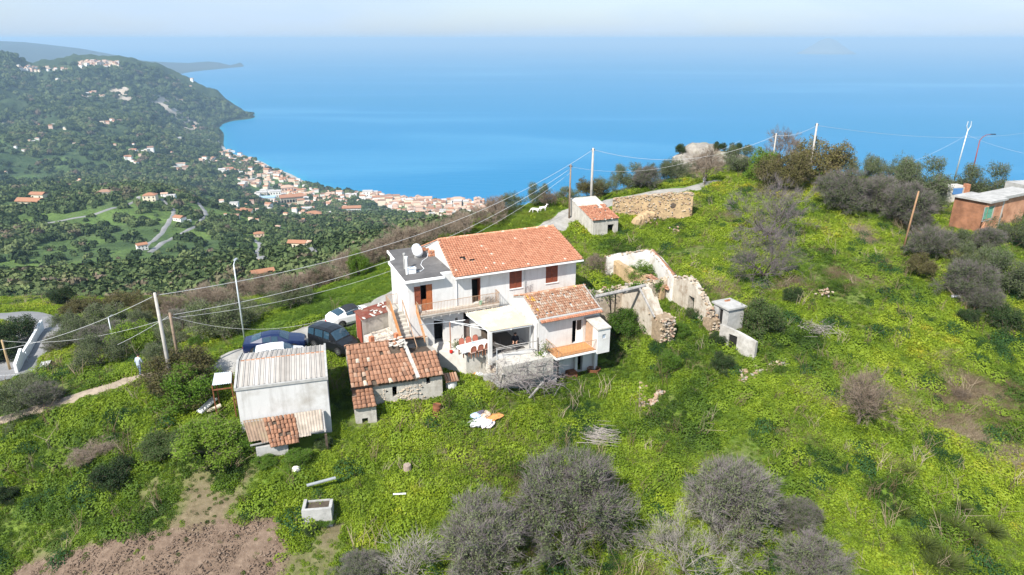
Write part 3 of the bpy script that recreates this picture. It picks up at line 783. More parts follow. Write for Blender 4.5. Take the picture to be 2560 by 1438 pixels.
def railing(mb, pts, h=.95, step=.13, r=.012, closed=False, mid=False):
    pts = [Vector(p) for p in pts]
    for a, b in zip(pts[:-1], pts[1:]):
        up = Vector((0, 0, h)); mb.bar(a + up, b + up, .04, .03); mb.bar(a + up * .08, b + up * .08, .03, .02)
        if mid: mb.bar(a + up * .55, b + up * .55, .025, .02)
        n = max(2, int((b - a).length / step))
        for i in range(n + 1):
            p = a.lerp(b, i / n); mb.bar(p, p + up, r * 2)

# ------------------------------------------------------------------ main house
E = at(1139, 692.7, 5.62)
HM = Frame(E, 24.11)
WV = .5                                     # front wall plane
house = thing('main_house', 'large white two storey farmhouse with orange clay tile roof and balcony', 'house', HM.w(0, 0, 0), HM.a)
mb = MB()
main_door = HM.rect(1179, 692, 1202.5, 757, WV); main_door = (main_door[0], main_door[1], 3.0, 5.1)
win1 = HM.rect(1273.5, 672, 1304.5, 718, WV); win2 = HM.rect(1365, 660, 1394, 704, WV)
low_door = HM.rect(1084, 797, 1110, 856, WV); low_door = (low_door[0], low_door[1], .02, 2.05)
low_win = HM.rect(1134, 795.5, 1144.5, 808, WV); low_door2 = HM.rect(1158, 782, 1177, 835, WV); low_door2 = (low_door2[0], low_door2[1], .02, 2.3)
holes = [main_door, win1, win2, low_win, low_door2]
wing_door = HM.rect(1050, 706, 1083, 776, WV); wing_door = (wing_door[0], wing_door[1], 3.0, 5.15)
wall(mb, .02, 10.95, -.4, 5.72, WV, .3, [main_door, win1, win2, low_win, low_door2])
wall(mb, -3.7, .02, -.4, 5.62, WV, .3, [wing_door, low_door])
wall(mb, WV + .3, 5.3, -.4, 5.62, -3.7, .3, axis='v')
wall(mb, -3.7, -2.95, -.4, 5.62, 5.3, .3)
wall(mb, 5.6, 8.4, -.4, 5.62, -2.95, .3, axis='v')
wall(mb, -2.95, 10.95, -.4, 5.62, 8.4, .3)
for u in (.02, 10.65):                      # gable ends up to the roof
    pr = [(u, WV + .3, -.4), (u, 8.4, -.4), (u, 8.4, 5.62), (u, 4.55, 7.25), (u, WV + .3, 5.78)]
    mb.prism(pr, (0, 0, 0), (.3, 0, 0))
mb.box(-.87, .02, WV + .002, 1.0, 5.62, 5.83)
mb.build('wall', PLASTER, house)
inb = MB(); inb.box(-3.3, 10.6, 1.5, 1.6, 0, 5.5); inb.box(-3.3, 10.6, WV + .31, 1.5, 2.8, 2.9); inb.build('inner_dark', DARK, house)  # near-black sheets paint the dark of the rooms behind the openings

# tiled roof of the main house: front and rear slope
rf = MB()
e0, e1, r0, r1 = Vector((-.06, -.02, 5.60)), Vector((11.25, -.02, 5.60)), Vector((.12, 4.5, 7.40)), Vector((10.75, 4.5, 7.40))
b0, b1 = Vector((-.06, 9.0, 5.60)), Vector((11.25, 9.0, 5.60))
for q in ((e0, e1, r1, r0), (b1, b0, r0, r1)):
    a_, b_, c_, d_ = q; n_ = (b_ - a_).cross(d_ - a_).normalized() * .12
    rf.mesh([p - n_ for p in q] + [p - n_ * .15 for p in q], [(3,2,1,0),(4,5,6,7),(0,1,5,4),(1,2,6,5),(2,3,7,6),(3,0,4,7)])
roof = rf.build('roof', CONCRETE, house)
def new_tint(i, j, nc, nr, q):
    return min(1, max(0, q.gauss(.5, .10) + (.45 if q.random() < .012 else 0) - (.3 if q.random() < .02 else 0)))
holes_ = {(5, 11), (6, 11), (6, 12), (8, 13), (9, 13)}
tb = MB()
tiled_slope(tb, e0, e1, r0, r1, .225, .235, new_tint, 3, lambda i, j, nc, nr, q: (i, j) in holes_, h=.065, seg=5, jit=.006)
tiled_slope(tb, b1, b0, r1, r0, .245, .30, new_tint, 4, h=.075, seg=4, jit=.006)
stuff(tb.build('clay_tiles', TILE_NEW, roof, smooth=True))
dk = MB()
for (i, j) in holes_:
    c = r0.lerp(r1, (i + .5) / 50).lerp(e0.lerp(e1, (i + .5) / 50), (j + .6) / 21); a_, d_, n_, _, _ = roof_axes(e0, e1, r0)
    dk.mesh([c + a_*x*.11 + d_*y*.14 + n_*.012 for x, y in ((-.9,-.8),(-.9,.8),(.9,.8),(.9,-.8))], [(0,1,2,3)])
stuff(dk.build('roof_gap_shade', DARK, roof))  # dark patches paint the shade where tiles are missing
rb = MB(); q = random.Random(5)
for i in range(36):
    c = r0.lerp(r1, i / 36); rb.T(q.gauss(.6, .14)); barrel(rb, c + Vector((0, 0, .05)), Vector((0, 1, 0)), (r1 - r0).normalized(), Vector((0, 0, 1)), .24, .33, .1, .02)
for (p_, q_) in ((e0, r0), (e1, r1)):
    for i in range(15):
        c = q_.lerp(p_, i / 15) + Vector((0, 0, .07)); dd = (p_ - q_).normalized(); rb.T(q.gauss(.55, .14)); barrel(rb, c, Vector((1, 0, 0)), dd, Vector((0, .37, .93)), .22, .34, .07, .02)
stuff(rb.build('ridge_tiles', TILE_NEW, roof, smooth=True))
g = MB(); g.bar((-.1, -.10, 5.52), (11.3, -.10, 5.52), .12, .11); g.build('gutter', WHITE, house)
fb = MB(); fb.box(-.05, 11.2, .0, WV, 5.40, 5.46); fb.build('soffit', WHITE, house)
for k, (ux, za, zb) in enumerate(((.18, 3.0, 5.45), (HM.on(1312, 690, WV)[0], 2.9, 5.45))):
    p = MB(); p.tube([(ux, -.05, 5.5), (ux, WV - .06, 5.2), (ux, WV - .06, za)], .045, 7); p.build('downpipe', WHITE if k == 0 else METAL, house)

# flat roofed wing
def poly_slab(mb, pts, z0, z1):
    mb.prism([(p[0], p[1], z0) for p in pts], (0, 0, 0), (0, 0, z1 - z0))
sl = MB(); FLAT = [(-4.1, 0), (-.87, 0), (-.87, 1.0), (.015, 1.0), (.015, 8.5), (-3.25, 8.5), (-3.35, 5.8), (-3.95, 5.35)]
poly_slab(sl, FLAT, 5.62, 5.80); sl.build('flat_roof', WHITE, house)
fl = MB(); poly_slab(fl, [(-3.98, .12), (-.97, .12), (-.97, 1.0), (.01, 1.0), (.01, 8.38), (-3.15, 8.38), (-3.25, 5.72), (-3.84, 5.28)], 5.803, 5.845); fl.build('roofing_felt', FELT, house)
for (x, y, h, r, m_) in ((1012, 672, 1.15, .075, CONCRETE), (1017.5, 686, 1.3, .085, WHITE)):
    p = HM.lev(x, y, 5.85); c = MB(); c.tube([(p.x, p.y, 5.84), (p.x, p.y, 5.85 + h)], r, 9); c.tube([(p.x, p.y, 5.85 + h), (p.x, p.y, 5.85 + h + .14)], r * 1.45, 9); c.build('flue_pipe', m_, house)
p = HM.lev(1029, 682.5, 5.85); c = MB(); c.box(p.x-.3, p.x+.3, p.y-.22, p.y+.22, 5.85, 6.25); c.box(p.x-.34, p.x+.34, p.y-.26, p.y+.26, 6.25, 6.28); c.build('pump_box', PLASTICW, house)
c = MB(); c.tube([HM.lev(x, y, 5.87) for x, y in ((1036,679),(1052,678),(1060,672),(1052,662),(1056,652),(1068,644),(1070,634))], .025, 5); c.build('roof_hose', PLASTICW, house)
# doors, shutters
d = MB(); u0, u1, z0, z1 = wing_door; um = (u0 + u1) / 2
d.box(um, u1, WV + .06, WV + .10, z0, z1); d.box(u0, um, WV + .06, WV + .10, z0, z0 + .95)
for (a, b_, c_, e_) in ((um + .08, u1 - .08, z0 + .12, z0 + .85), (um + .08, u1 - .08, z0 + 1.0, z1 - .12), (u0 + .08, um - .08, z0 + .12, z0 + .85)):
    d.box(a, b_, WV + .035, WV + .06, c_, e_)
d.build('balcony_door', WOODORANGE, house, label='orange brown wooden door with one upper leaf open')
louvre_shutter(house, u0 - .50, u0 - .02, z0 + .65, z1 - .05, WV - .05, WOODDOOR)
d = MB(); u0, u1, z0, z1 = main_door
d.box(u1 - .05, u1, WV + .1, WV + .62, z0, z1 - .1); d.box(u0, u1, WV + .1, WV + .15, z1 - .1, z1); d.build('front_door', WOODDOOR, house)
for w_ in (win1, win2):
    u0, u1, z0, z1 = w_; f = MB(); f.box(u0 - .06, u1 + .06, WV - .07, WV + .05, z0 - .07, z0); wn_ = f.build('window', WHITE, house)
    gl = MB(); gl.box(u0, u1, WV + .15, WV + .17, z0, z1); gl.build('pane', GLASS, wn_)
    louvre_shutter(house, u0 + .005, (u0 + u1) / 2 - .008, z0 + .005, z1, WV + .0, WOODDOOR); louvre_shutter(house, (u0 + u1) / 2 + .008, u1 - .005, z0 + .005, z1, WV + .0, WOODDOOR)
u0, u1, z0, z1 = low_win
f = MB(); f.box(u0, u1, WV + .12, WV + .14, z0, z1); f.build('window', GLASS, house)
u0, u1, z0, z1 = low_door2
f = MB(); f.box(u0 + .12, u0 + .55, WV + .2, WV + .24, .02, 1.6); f.box(u0, u0 + .12, WV + .18, WV + .22, .02, 2.3); f.build('kitchen_door', mat('brown_grey_door', (.20, .15, .13), .7, var=.3), house)
# balcony with its railing
bb = MB(); BU0, BU1, BV = HM.on(1047, 787, -.25)[0], HM.on(1249, 762, -.25)[0], -.3
bb.box(BU0, BU1, BV, WV - .002, 2.86, 2.98); bb.box(BU0 + .05, BU1 - .05, BV + .05, WV - .003, 2.72, 2.857)
bal = bb.build('balcony', mat('balcony_edge', (.56, .50, .43), .9, var=.3, scale=3, stain=(.30, .25, .2), sscale=1.2, samt=.7), house)
rl = MB(); railing(rl, [(BU0 + .03, WV - .02, 2.98), (BU0 + .03, BV + .03, 2.98), (BU1 - .03, BV + .03, 2.98), (BU1 - .03, WV - .02, 2.98)], .92, .12, .009)
rl.build('railing', RUSTRAIL, bal)
bk = MB()
for i in range(9): bk.box(BU0 + .3 + i * .72, BU0 + .42 + i * .72, BV + .05, WV - .01, 2.60, 2.719)
bk.build('bracket', CONCRETE, bal)
an = MB(); ax = HM.on(1312, 710, WV)[0]; an.tube([(ax, WV, 3.9), (ax, WV - .35, 3.95)], .02, 5); an.tube([(ax, WV - .35, 3.75), (ax, WV - .35, 4.45)], .015, 5)
for k in range(5): an.tube([(ax - .32, WV - .35, 3.85 + k * .13), (ax + .32, WV - .3, 3.88 + k * .13)], .011, 4)
an.build('television_aerial', METAL, house)
# outside stairs on the left, orange sheet on the rail
st = MB(); a = HM.lev(992, 742, 2.55); bq = HM.lev(1030, 846, .0); SU = -4.25
for i in range(12):
    v1 = 2.4 - i * .33; z = 2.6 - i * .215
    st.box(SU - .45, SU + .52, v1 - .33, v1, -.3, z)
st.box(SU - .45, SU + .52, 2.4, 3.9, -.3, 2.6)
stairs = st.build('outside_stairs', OLDPLASTER, house)
ob = MB(); ob.mesh([(SU - .44, 2.4, 2.75), (SU - .44, -1.5, .2), (SU - .44, -1.5, 1.0), (SU - .44, 2.4, 3.5), (SU - .40, 2.4, 2.75), (SU - .40, -1.5, .2), (SU - .40, -1.5, 1.0), (SU - .40, 2.4, 3.5)], [(0,1,2,3),(7,6,5,4),(3,2,6,7),(0,4,5,1),(1,5,6,2),(0,3,7,4)])
ob.build('rail_panel', ORANGESHEET, stairs)
rl = MB(); railing(rl, [(SU - .42, 2.45, 2.6), (SU - .42, 3.85, 2.6), (SU + .50, 3.85, 2.6)], .9, .13, .01)
rl.bar((SU + .48, 2.3, 3.55), (SU + .48, -1.5, 1.0), .05, .04)
for i in range(5): rl.bar((SU + .48, 2.2 - i * .9, 2.5 - i * .62), (SU + .48, 2.2 - i * .9, 3.45 - i * .61), .03)
rl.build('stair_rail', RUSTRAIL, stairs)
ob = MB(); ob.mesh([(BU0 - .02, WV - .05, 3.0), (BU0 - .02, -1.6, 1.3), (BU0 - .02, -1.6, 2.0), (BU0 - .02, WV - .05, 3.75), (BU0 + .02, WV - .05, 3.0), (BU0 + .02, -1.6, 1.3), (BU0 + .02, -1.6, 2.0), (BU0 + .02, WV - .05, 3.75)], [(0,1,2,3),(7,6,5,4),(3,2,6,7),(0,4,5,1),(1,5,6,2),(0,3,7,4)])
ob.build('rail_panel', ORANGESHEET, stairs)

# things on the flat roof
c0, c1 = HM.lev(1036, 640, 6.25), HM.lev(1050, 645, 6.25)
tk = thing('water_tank', 'white horizontal cylindrical water tank lying on the flat dark roof', 'water tank', HM.w(HM.lev(1043, 627, 6.3).x, HM.lev(1043, 627, 6.3).y, 5.845), HM.a)
t = MB(); M = Matrix.Translation((0, 0, .50)) @ Matrix.Rotation(R(-100), 4, 'Z') @ Matrix.Rotation(R(90), 4, 'Y')
t.lathe([(.02, -.85), (.22, -.83), (.36, -.74), (.41, -.6), (.41, -.05), (.425, -.03), (.425, .03), (.41, .05), (.41, .6), (.36, .74), (.22, .83), (.02, .85)], 18, M); t.build('drum', PLASTICW, tk, smooth=True)
t = MB()
for s_ in (-.55, .55): 
    t = MB(); p = Matrix.Rotation(R(-100), 4, 'Z') @ Vector((s_, 0, 0)); t.box(p.x - .3, p.x + .3, p.y - .1, p.y + .1, 0, .16); t.build('cradle', CONCRETE, tk)
t = MB(); t.lathe([(.13, 0), (.13, .07), (.02, .09)], 10, Matrix.Translation((0, 0, .94))); t.build('lid', PLASTICW, tk)
p = HM.lev(1083, 638, 5.85)
pile = thing('tile_stack', 'stack of spare orange clay tiles beside the white gable on the flat roof', 'tiles', HM.w(p.x, p.y, 5.845), HM.a)
q = random.Random(8)
for i in range(3):
    for j in range(4):
        t = MB(); t.T(q.gauss(.45, .12)); barrel(t, Vector((0, .2, 0)), Vector((1, 0, 0)), Vector((0, -1, 0)), Vector((0, 0, 1)), .24, .42, .1, .01); t.build('clay_tile', TILE_NEW, pile, loc=(-.3 + i * .27, q.uniform(-.1, .1), j * .13), rot=q.uniform(-.15, .15))
p = HM.lev(1063, 626, 5.85)
pile = thing('brick_pile', 'small heap of loose red bricks on the flat roof behind the white tank', 'bricks', HM.w(p.x, p.y, 5.845), HM.a)
for i in range(7):
    t = MB(); t.box(-.13, .13, -.07, .07, 0, .11); t.build('brick', BRICKM, pile, loc=(-.35 + (i % 4) * .25, (i % 3) * .16 - .2, .112 * (i // 4)), rot=q.uniform(-.4, .4))
# on the balcony
p = (BU1 - .75, .1)
bn = thing('vine_bundle', 'tangled bundle of dry vine cuttings heaped at the balcony end', 'cuttings', HM.w(p[0], p[1], 2.985), HM.a)
t = MB()
for i in range(90):
    c = Vector((q.gauss(0, .3), q.gauss(0, .12), q.uniform(.03, .5))); dv = Vector((q.uniform(-1, 1), q.uniform(-.4, .4), q.uniform(-.3, .7))).normalized() * q.uniform(.2, .5)
    t.tube([c - dv * .5, c + Vector((q.uniform(-.06, .06), q.uniform(-.06, .06), .06)), c + dv * .5], .012, 3)
t.build('twigs', GREYWOOD, bn)
t = MB(); t.lathe([(.10, 0), (.15, .3), (.155, .32), (.12, .31), (.1, .05)], 10); tag(t.build('bucket', mat('pale_green_plastic', (.30, .52, .36), .5), None, loc=HM.w(BU1 - 1.55, -.02, 2.985)), 'pale green plastic bucket on the balcony in front of the cuttings', 'bucket')

# ------------------------------------------------------------------ low extension with old tiles, toilet cabin and orange balcony
EX = at(1350.6, 803, 2.63)
HE = Frame(EX, 25.0)
ext = thing('tiled_annex', 'single storey white annex with mottled old tile roof and orange floored balcony', 'house', HE.w(0, 0, 0), HE.a)
XV = .28; XL = 5.62
win_e = HE.rect(1431, 812, 1455, 866, XV); win_e = (win_e[0], win_e[1], .03, 2.0)
base_door = HE.rect(1437, 890, 1455, 942, XV); base_door = (base_door[0], base_door[1], -2.6, -.35)
mb = MB(); wall(mb, 0, XL - .1, -3.2, 2.5, XV, .3, [win_e, base_door]); mb.prism([(0, XV + .3, -3), (0, 5.3, -3), (0, 5.3, 2.7), (0, 2.95, 3.62), (0, XV + .3, 2.62)], (0, 0, 0), (.3, 0, 0))
mb.prism([(XL - .4, XV + .3, -3), (XL - .4, 5.3, -3), (XL - .4, 5.3, 2.7), (XL - .4, 2.95, 3.62), (XL - .4, XV + .3, 2.62)], (0, 0, 0), (.3, 0, 0)); wall(mb, .3, XL - .4, -3, 2.6, 5.0, .3)
mb.build('wall', PLASTER, ext)
t = MB(); t.box(.3, XL - .4, 1.2, 1.25, -3, 2.5); t.build('inner_dark', DARK, ext)  # near-black sheet for the unlit inside of the annex
e0, e1, r0, r1 = Vector((-.05, .34, 2.66)), Vector((XL + .02, .34, 2.66)), Vector((-.05, 2.95, 3.70)), Vector((XL + .02, 2.95, 3.70))
bk0, bk1 = Vector((-.05, 5.45, 2.75)), Vector((XL + .02, 5.45, 2.75))
t = MB()
for q_ in ((e0, e1, r1, r0), (bk1, bk0, r0, r1)):
    a_, b_, c_, d_ = q_; n_ = (b_ - a_).cross(d_ - a_).normalized() * .1
    t.mesh([p - n_ for p in q_] + [p - n_ * .1 for p in q_], [(3,2,1,0),(4,5,6,7),(0,1,5,4),(1,2,6,5),(2,3,7,6),(3,0,4,7)])
xr = t.build('roof', CONCRETE, ext)
def old_tint(i, j, nc, nr, q): return min(.93, max(0, q.gauss(.52, .22)))
def ext_tint(i, j, nc, nr, q):
    t = min(.90, max(.15, q.gauss(.60, .15)))
    return 1.0 if (i < 4 and q.random() < .3) else t
t = MB(); tiled_slope(t, e0, e1, r0, r1, .185, .29, ext_tint, 9, lambda i, j, nc, nr, q: q.random() < .02, jit=.018); tiled_slope(t, bk1, bk0, r1, r0, .20, .30, ext_tint, 10, jit=.018)
for i in range(20): t.T(rnd.gauss(.6, .15)); barrel(t, r0.lerp(r1, i / 20) + Vector((0, 0, .04)), Vector((0, 1, 0)), (r1 - r0).normalized(), Vector((0, 0, 1)), .22, .33, .08, .02)
stuff(t.build('clay_tiles', TILE_OLD, xr, smooth=True))
t = MB(); t.box(-.02, XL, .02, .36, 2.50, 2.72); t.build('eave_kerb', CONCRETE, ext)
t = MB(); tiled_slope(t, (-.0, -.22, 2.50), (XL - .1, -.22, 2.50), (0, .03, 2.60), (XL - .1, .03, 2.60), .2, .24, new_tint, 12, jit=.006); stuff(t.build('eave_tiles', TILE_NEW, xr, smooth=True))
t = MB(); t.tube([(XL - .1, .3, 2.75), (XL - .1, 2.95, 3.85)], .05, 6); t.build('verge_bar', GREYWOOD, xr)
u0, u1, z0, z1 = win_e; t = MB(); um = u0 + .42 * (u1 - u0)
for a, b_, c_, d_ in ((um, um + .06, z0, z1), (u1 - .06, u1, z0, z1), (um + .06, u1 - .06, z1 - .07, z1), (um + .06, u1 - .06, 1.0, 1.06)): t.box(a, b_, XV + .1, XV + .15, c_, d_)
t.box(um + .06, u1 - .06, XV + .11, XV + .14, z0, 1.0); dr = t.build('glazed_door', WHITE, ext); t = MB(); t.box(um + .06, u1 - .06, XV + .12, XV + .13, 1.06, z1 - .07); t.build('pane', GLASS, dr)
# cantilevered balcony
B0 = HE.lev(1372, 895, 0); BW0 = .62; BF = -1.55; CU0, CU1 = 4.2, 5.32
t = MB(); t.box(BW0, CU1, BF, XV - .002, -.17, -.02); xb = t.build('balcony', WHITE, ext)
t = MB(); t.box(BW0 + .05, CU0, BF + .08, XV - .01, -.017, .005); t.build('balcony_floor', TERRA, xb)
t = MB(); railing(t, [(BW0 + .05, XV, 0), (BW0 + .05, BF + .04, 0), (CU0 - .02, BF + .04, 0)], .9, .13, .008); t.build('railing', RUSTRAIL, xb)
t = MB(); wall(t, CU0, CU1, -.02, 1.75, BF - .12, .12, [(4.62, 4.95, .95, 1.3)]); t.prism([(CU0, BF, -.02), (CU0, -.9, -.02), (CU0, -.9, 1.8), (CU0, BF, 1.75)], (0, 0, 0), (.12, 0, 0)); t.prism([(CU1 - .12, BF, -.02), (CU1 - .12, XV, -.02), (CU1 - .12, XV, 2.0), (CU1 - .12, BF, 1.75)], (0, 0, 0), (.12, 0, 0)); t.box(CU0, CU1, BF - .119, BF, -.3, -.02)
cb = t.build('toilet_cabin', PLASTER, ext)
t = MB(); t.mesh([(CU0 - .1, BF - .2, 1.76), (CU1 + .03, BF - .2, 1.76), (CU1 + .03, XV, 2.03), (CU0 - .1, XV, 2.03), (CU0 - .1, BF - .2, 1.86), (CU1 + .03, BF - .2, 1.86), (CU1 + .03, XV, 2.13), (CU0 - .1, XV, 2.13)], [(3,2,1,0),(4,5,6,7),(0,1,5,4),(1,2,6,5),(2,3,7,6),(3,0,4,7)]); t.build('cabin_roof', OLDPLASTER, cb)
t = MB(); t.box(CU0 + .03, CU0 + .07, -.9, XV - .05, 0, 1.78); t.build('cabin_door', mat('faded_tan_door', (.45, .30, .20), .7, var=.2), cb)
t = MB(); t.box(4.62, 4.95, BF - .06, BF - .04, .95, 1.3); t.build('window', mat('frosted_pane', (.35, .40, .46), .3), cb)
t = MB()
for u in (1.7, 3.2, 5.0): t.box(u, u + .22, XV - .35, XV, -3.1, -.172)
t.build('pillar', PLASTER, ext)
t = MB(); u0, u1, z0, z1 = base_door; t.box(u0, u0 + .06, XV + .05, XV + .5, z0, z1); t.build('cellar_door', mat('blue_grey_door', (.16, .2, .25), .6), ext)
# stone side of the annex
t = MB(); q = random.Random(31)
for i in range(90): t.blob((XL - .05 + q.uniform(0, .22), .3 + q.random() * 2.4, -1 + q.random() * 3.2), (.14, .17, .11), i, 1, .3)
stuff(t.build('rubble_stones', RUBBLE, ext))

# porch between the two
PA, PB = HE.l(at(1224, 829, 2.25)), HE.l(at(1331.8, 811, 2.25)); PC = HE.l(at(1163.5, 782.5, 2.62))
PCr = Vector((PC.x + (PB.x - PA.x) + .3, PC.y, 2.62))
porch = thing('porch', 'open white porch with cream corrugated roof beside the long dining table', 'porch', HE.w(0, 0, 0), HE.a)
def corrugated(mb, A, B, C, D, pitch=.16, amp=.028, rows=1, th=.012):
    """sheet with eave A-B and top C-D, waves across"""
    A, B, C, D = (Vector(x) for x in (A, B, C, D)); n = max(4, int((B - A).length / pitch * 4)); nn = (B - A).cross(C - A).normalized(); vs = []
    for r in range(rows + 1):
        for i in range(n + 1):
            s = i / n; p = A.lerp(B, s).lerp(C.lerp(D, s), r / rows); vs.append(p + nn * amp * math.sin(i / 4 * 2 * math.pi))
    mb.mesh(vs, [(r*(n+1)+i, r*(n+1)+i+1, (r+1)*(n+1)+i+1, (r+1)*(n+1)+i) for r in range(rows) for i in range(n)])
CREAM = mat('cream_corrugated_sheet', (.52, .43, .32), .7, var=.12, scale=1.2, stain=(.66, .63, .58), sscale=.45, samt=1)
nS = 5
for i in range(nS):
    s0, s1 = i / nS - .008, (i + 1) / nS + .008
    t = MB(); corrugated(t, PA.lerp(PB, s0) + Vector((0, 0, .004 * (i % 2))), PA.lerp(PB, s1) + Vector((0, 0, .004 * (i % 2))), PC.lerp(PCr, s0) + Vector((0, 0, .004 * (i % 2))), PC.lerp(PCr, s1) + Vector((0, 0, .004 * (i % 2)))); t.build('roof_sheet', CREAM, porch, smooth=True)
t = MB(); dz = Vector((0, 0, -.1)); t.bar(PA + dz + Vector((0, .12, 0)), PB + dz + Vector((0, .12, 0)), .1, .12); t.bar(PA + dz * 1.3 + Vector((.06, .1, 0)), PC + dz * 1.3 + Vector((.06, -.1, 0)), .08, .1); t.bar(PA.lerp(PB, .5) + dz * 1.4, PC.lerp(PCr, .5) + dz * 1.4, .07, .09); t.build('roof_beam', WHITE, porch)
for (s, m_) in ((.0, PLASTER), (1.0, METAL)):
    p = PA.lerp(PB, s) + Vector((.1 if s == 0 else -.15, .15, 0)); t = MB(); t.box(p.x - .16, p.x + .12, p.y - .12, p.y + .14, -.6, 2.08) if s == 0 else t.box(p.x - .04, p.x + .04, p.y - .04, p.y + .04, -.1, 2.08); t.build('porch_post', m_, porch)
t = MB(); t.box(PA.x + .25, -.1, 4.9, 5.0, -.2, 2.5); t.box(-.16, -.04, .35, 5.0, -.2, 2.35); t.build('back_wall', PLASTER, porch)
t = MB(); t.box(PA.x, .02, .2, 5.0, -.25, -.004); t.build('floor', CONCRETE, porch)
t = MB(); t.box(PA.x + .3, .6, -1.15, .2, -1.5, .03); t.build('ledge', OLDPLASTER, porch)
t = MB(); t.box(PA.x + .5, -.3, .2, .32, .0, .30); t.build('parapet', PLASTER, porch)
t = MB(); t.box(PA.x + 1.0, PA.x + 2.1, 4.55, 4.88, 0, 1.2); t.box(PA.x + .8, PA.x + 1.4, 3.2, 4.0, 0, .95); t.build('sideboard', DARKWOOD, porch)
t = MB(); t.box(PA.x + .45, PA.x + 3.3, 1.2, 4.8, 0, .008); t.build('floor_shade', mat('painted_floor_shade', (.08, .075, .07), .9), porch)  # dark sheet paints the shade on the floor under the porch roof

# ------------------------------------------------------------------ grey roofed shed
SH0 = at(584.7, 975, 2.2); HS = Frame(SH0, 15.8)
shed = thing('grey_roofed_shed', 'windowless white shed with long grey fibre cement sheet roof', 'shed', HS.w(0, 0, 0), HS.a)
SL = 5.74
t = MB(); wall(t, .08, SL - .08, -1.9, 2.18, .08, .25)
for u in (.08, SL - .33): t.prism([(u, .33, -1.9), (u, 5.1, -1.9), (u, 5.1, 2.28), (u, 2.9, 2.72), (u, .33, 2.18)], (0, 0, 0), (.25, 0, 0))
wall(t, .08, SL - .08, -1.2, 2.25, 5.1, .2)
t.build('wall', mat('shed_plaster', (.56, .55, .535), .9, streak=.45, stain=(.33, .30, .26), sscale=.38, samt=.85, var=.06, scale=.9, bump=.15, bscale=14), shed)
t = MB()
for u0, u1 in ((0, .14), (SL - .14, SL)): t.prism([(u0, 0, 2.1), (u0, 0, 2.34), (u0, 2.9, 2.93), (u0, 5.2, 2.42), (u0, 5.2, 2.1), (u0, 2.9, 2.6)], (0, 0, 0), (u1 - u0, 0, 0))
t.box(.14, SL - .14, 0, .16, 2.1, 2.27); t.build('verge_kerb', CONCRETE, shed)
ns = 17; w_ = (SL - .28) / ns; q = random.Random(3)
for i in range(ns):
    u = .14 + i * w_
    for (va, za, vb, zb, nm) in ((.17, 2.25, 2.9, 2.80, 'roof_sheet'), (5.15, 2.32, 2.96, 2.80, 'roof_sheet')):
        t = MB(); t.T(min(1, max(0, q.gauss(.5, .16)))); k = .012 * (i % 2)
        pr = [(u + .012, 0), (u + .05, .055), (u + .085, .055), (u + .125, 0.01), (u + w_ - .012, 0.0)]
        A = [(x, va, za + z + k) for x, z in pr]; B = [(x, vb, zb + z + k) for x, z in pr]; n_ = len(pr)
        t.mesh(A + B, [(j, j + 1, n_ + j + 1, n_ + j) if va < vb else (n_ + j, n_ + j + 1, j + 1, j) for j in range(n_ - 1)] ); t.build(nm, SHEET, shed)
t = MB(); t.T(.1); t.mesh([(.14, .16, 2.20), (SL - .14, .16, 2.20), (SL - .14, 2.9, 2.76), (.14, 2.9, 2.76), (.14, 5.2, 2.28), (SL - .14, 5.2, 2.28)], [(0,1,2,3),(3,2,5,4)]); t.build('roof_deck', CONCRETE, shed)
t = MB()
for i in range(14):
    t.T(q.gauss(.5, .1)); barrel(t, Vector((.15 + i * (SL - .3) / 14, 2.92, 2.80)), Vector((0, 1, 0)), Vector((1, 0, 0)), Vector((0, 0, 1)), .16, .42, .05, .01)
stuff(t.build('ridge_tiles', TILE_OLD, shed, smooth=True))

BROWNSHEET = mat('brown_old_sheet', (.27, .19, .135), .95, var=.35, scale=2.5, stain=(.16, .15, .08), sscale=1.3, samt=.7)
# broken lean-to below the shed
lean = thing('lean_to', 'collapsed lean-to of clay tiles and corrugated sheets under the white shed wall', 'lean-to', HS.w(0, 0, 0), HS.a)
LT = lambda x, y, z: HS.l(at(x, y, z))
tl, tr, bl, br = Vector((.25, -.02, -.12)), Vector((5.3, -.02, -.05)), Vector((.75, -1.9, -1.02)), Vector((5.35, -1.6, -1.0))
t = MB(); t.box(1.0, 2.9, -1.75, -1.5, -2.6, -1.15); t.build('wall', CONCRETE, lean); t = MB(); t.box(5.2, 5.35, -1.6, -1.45, -2.6, -1.0); t.build('post', DARKWOOD, lean)
def lp(s, r): return tl.lerp(tr, s).lerp(bl.lerp(br, s), r)
for (s0, s1, r1_, nm) in ((.0, .15, .80, 0), (.15, .30, .92, 0), (.60, .79, .95, 1), (.79, .965, .82, 1)):
    t = MB(); t.T(.75 if nm else .45); off = Vector((0, 0, .06)); corrugated(t, lp(s0, r1_) + off, lp(s1, r1_) + off, lp(s0, .0) + off, lp(s1, .0) + off, .17, .03, 3)
    t.build('corrugated_sheet', BROWNSHEET if not nm else mat('pale_corrugated', (.40, .34, .28), .9, var=.3, scale=2, stain=(.2, .17, .13), sscale=1.2, samt=.8), lean, smooth=True)
t = MB(); t.box(.3, 5.2, -.16, -.06, -.2, -.1); t.bar(lp(.0, .9), lp(1, .8), .08, .08); t.bar(lp(.3, 0), lp(.3, .95), .07, .07); t.bar(lp(.6, 0), lp(.6, .95), .07, .07); t.bar(lp(.98, 0), lp(.98, .9), .09, .09); t.build('rafter', GREYWOOD, lean)
def lean_tint(i, j, nc, nr, q): return min(.86, max(.05, q.gauss(.46, .12)))
lt = MB().build('tile_bed', DARK, lean) if False else None
t = MB(); t.quad(lp(.24, 1.08), lp(.63, 1.08), lp(.63, 0), lp(.24, 0)); bed = t.build('tile_bed', DARKWOOD, lean)
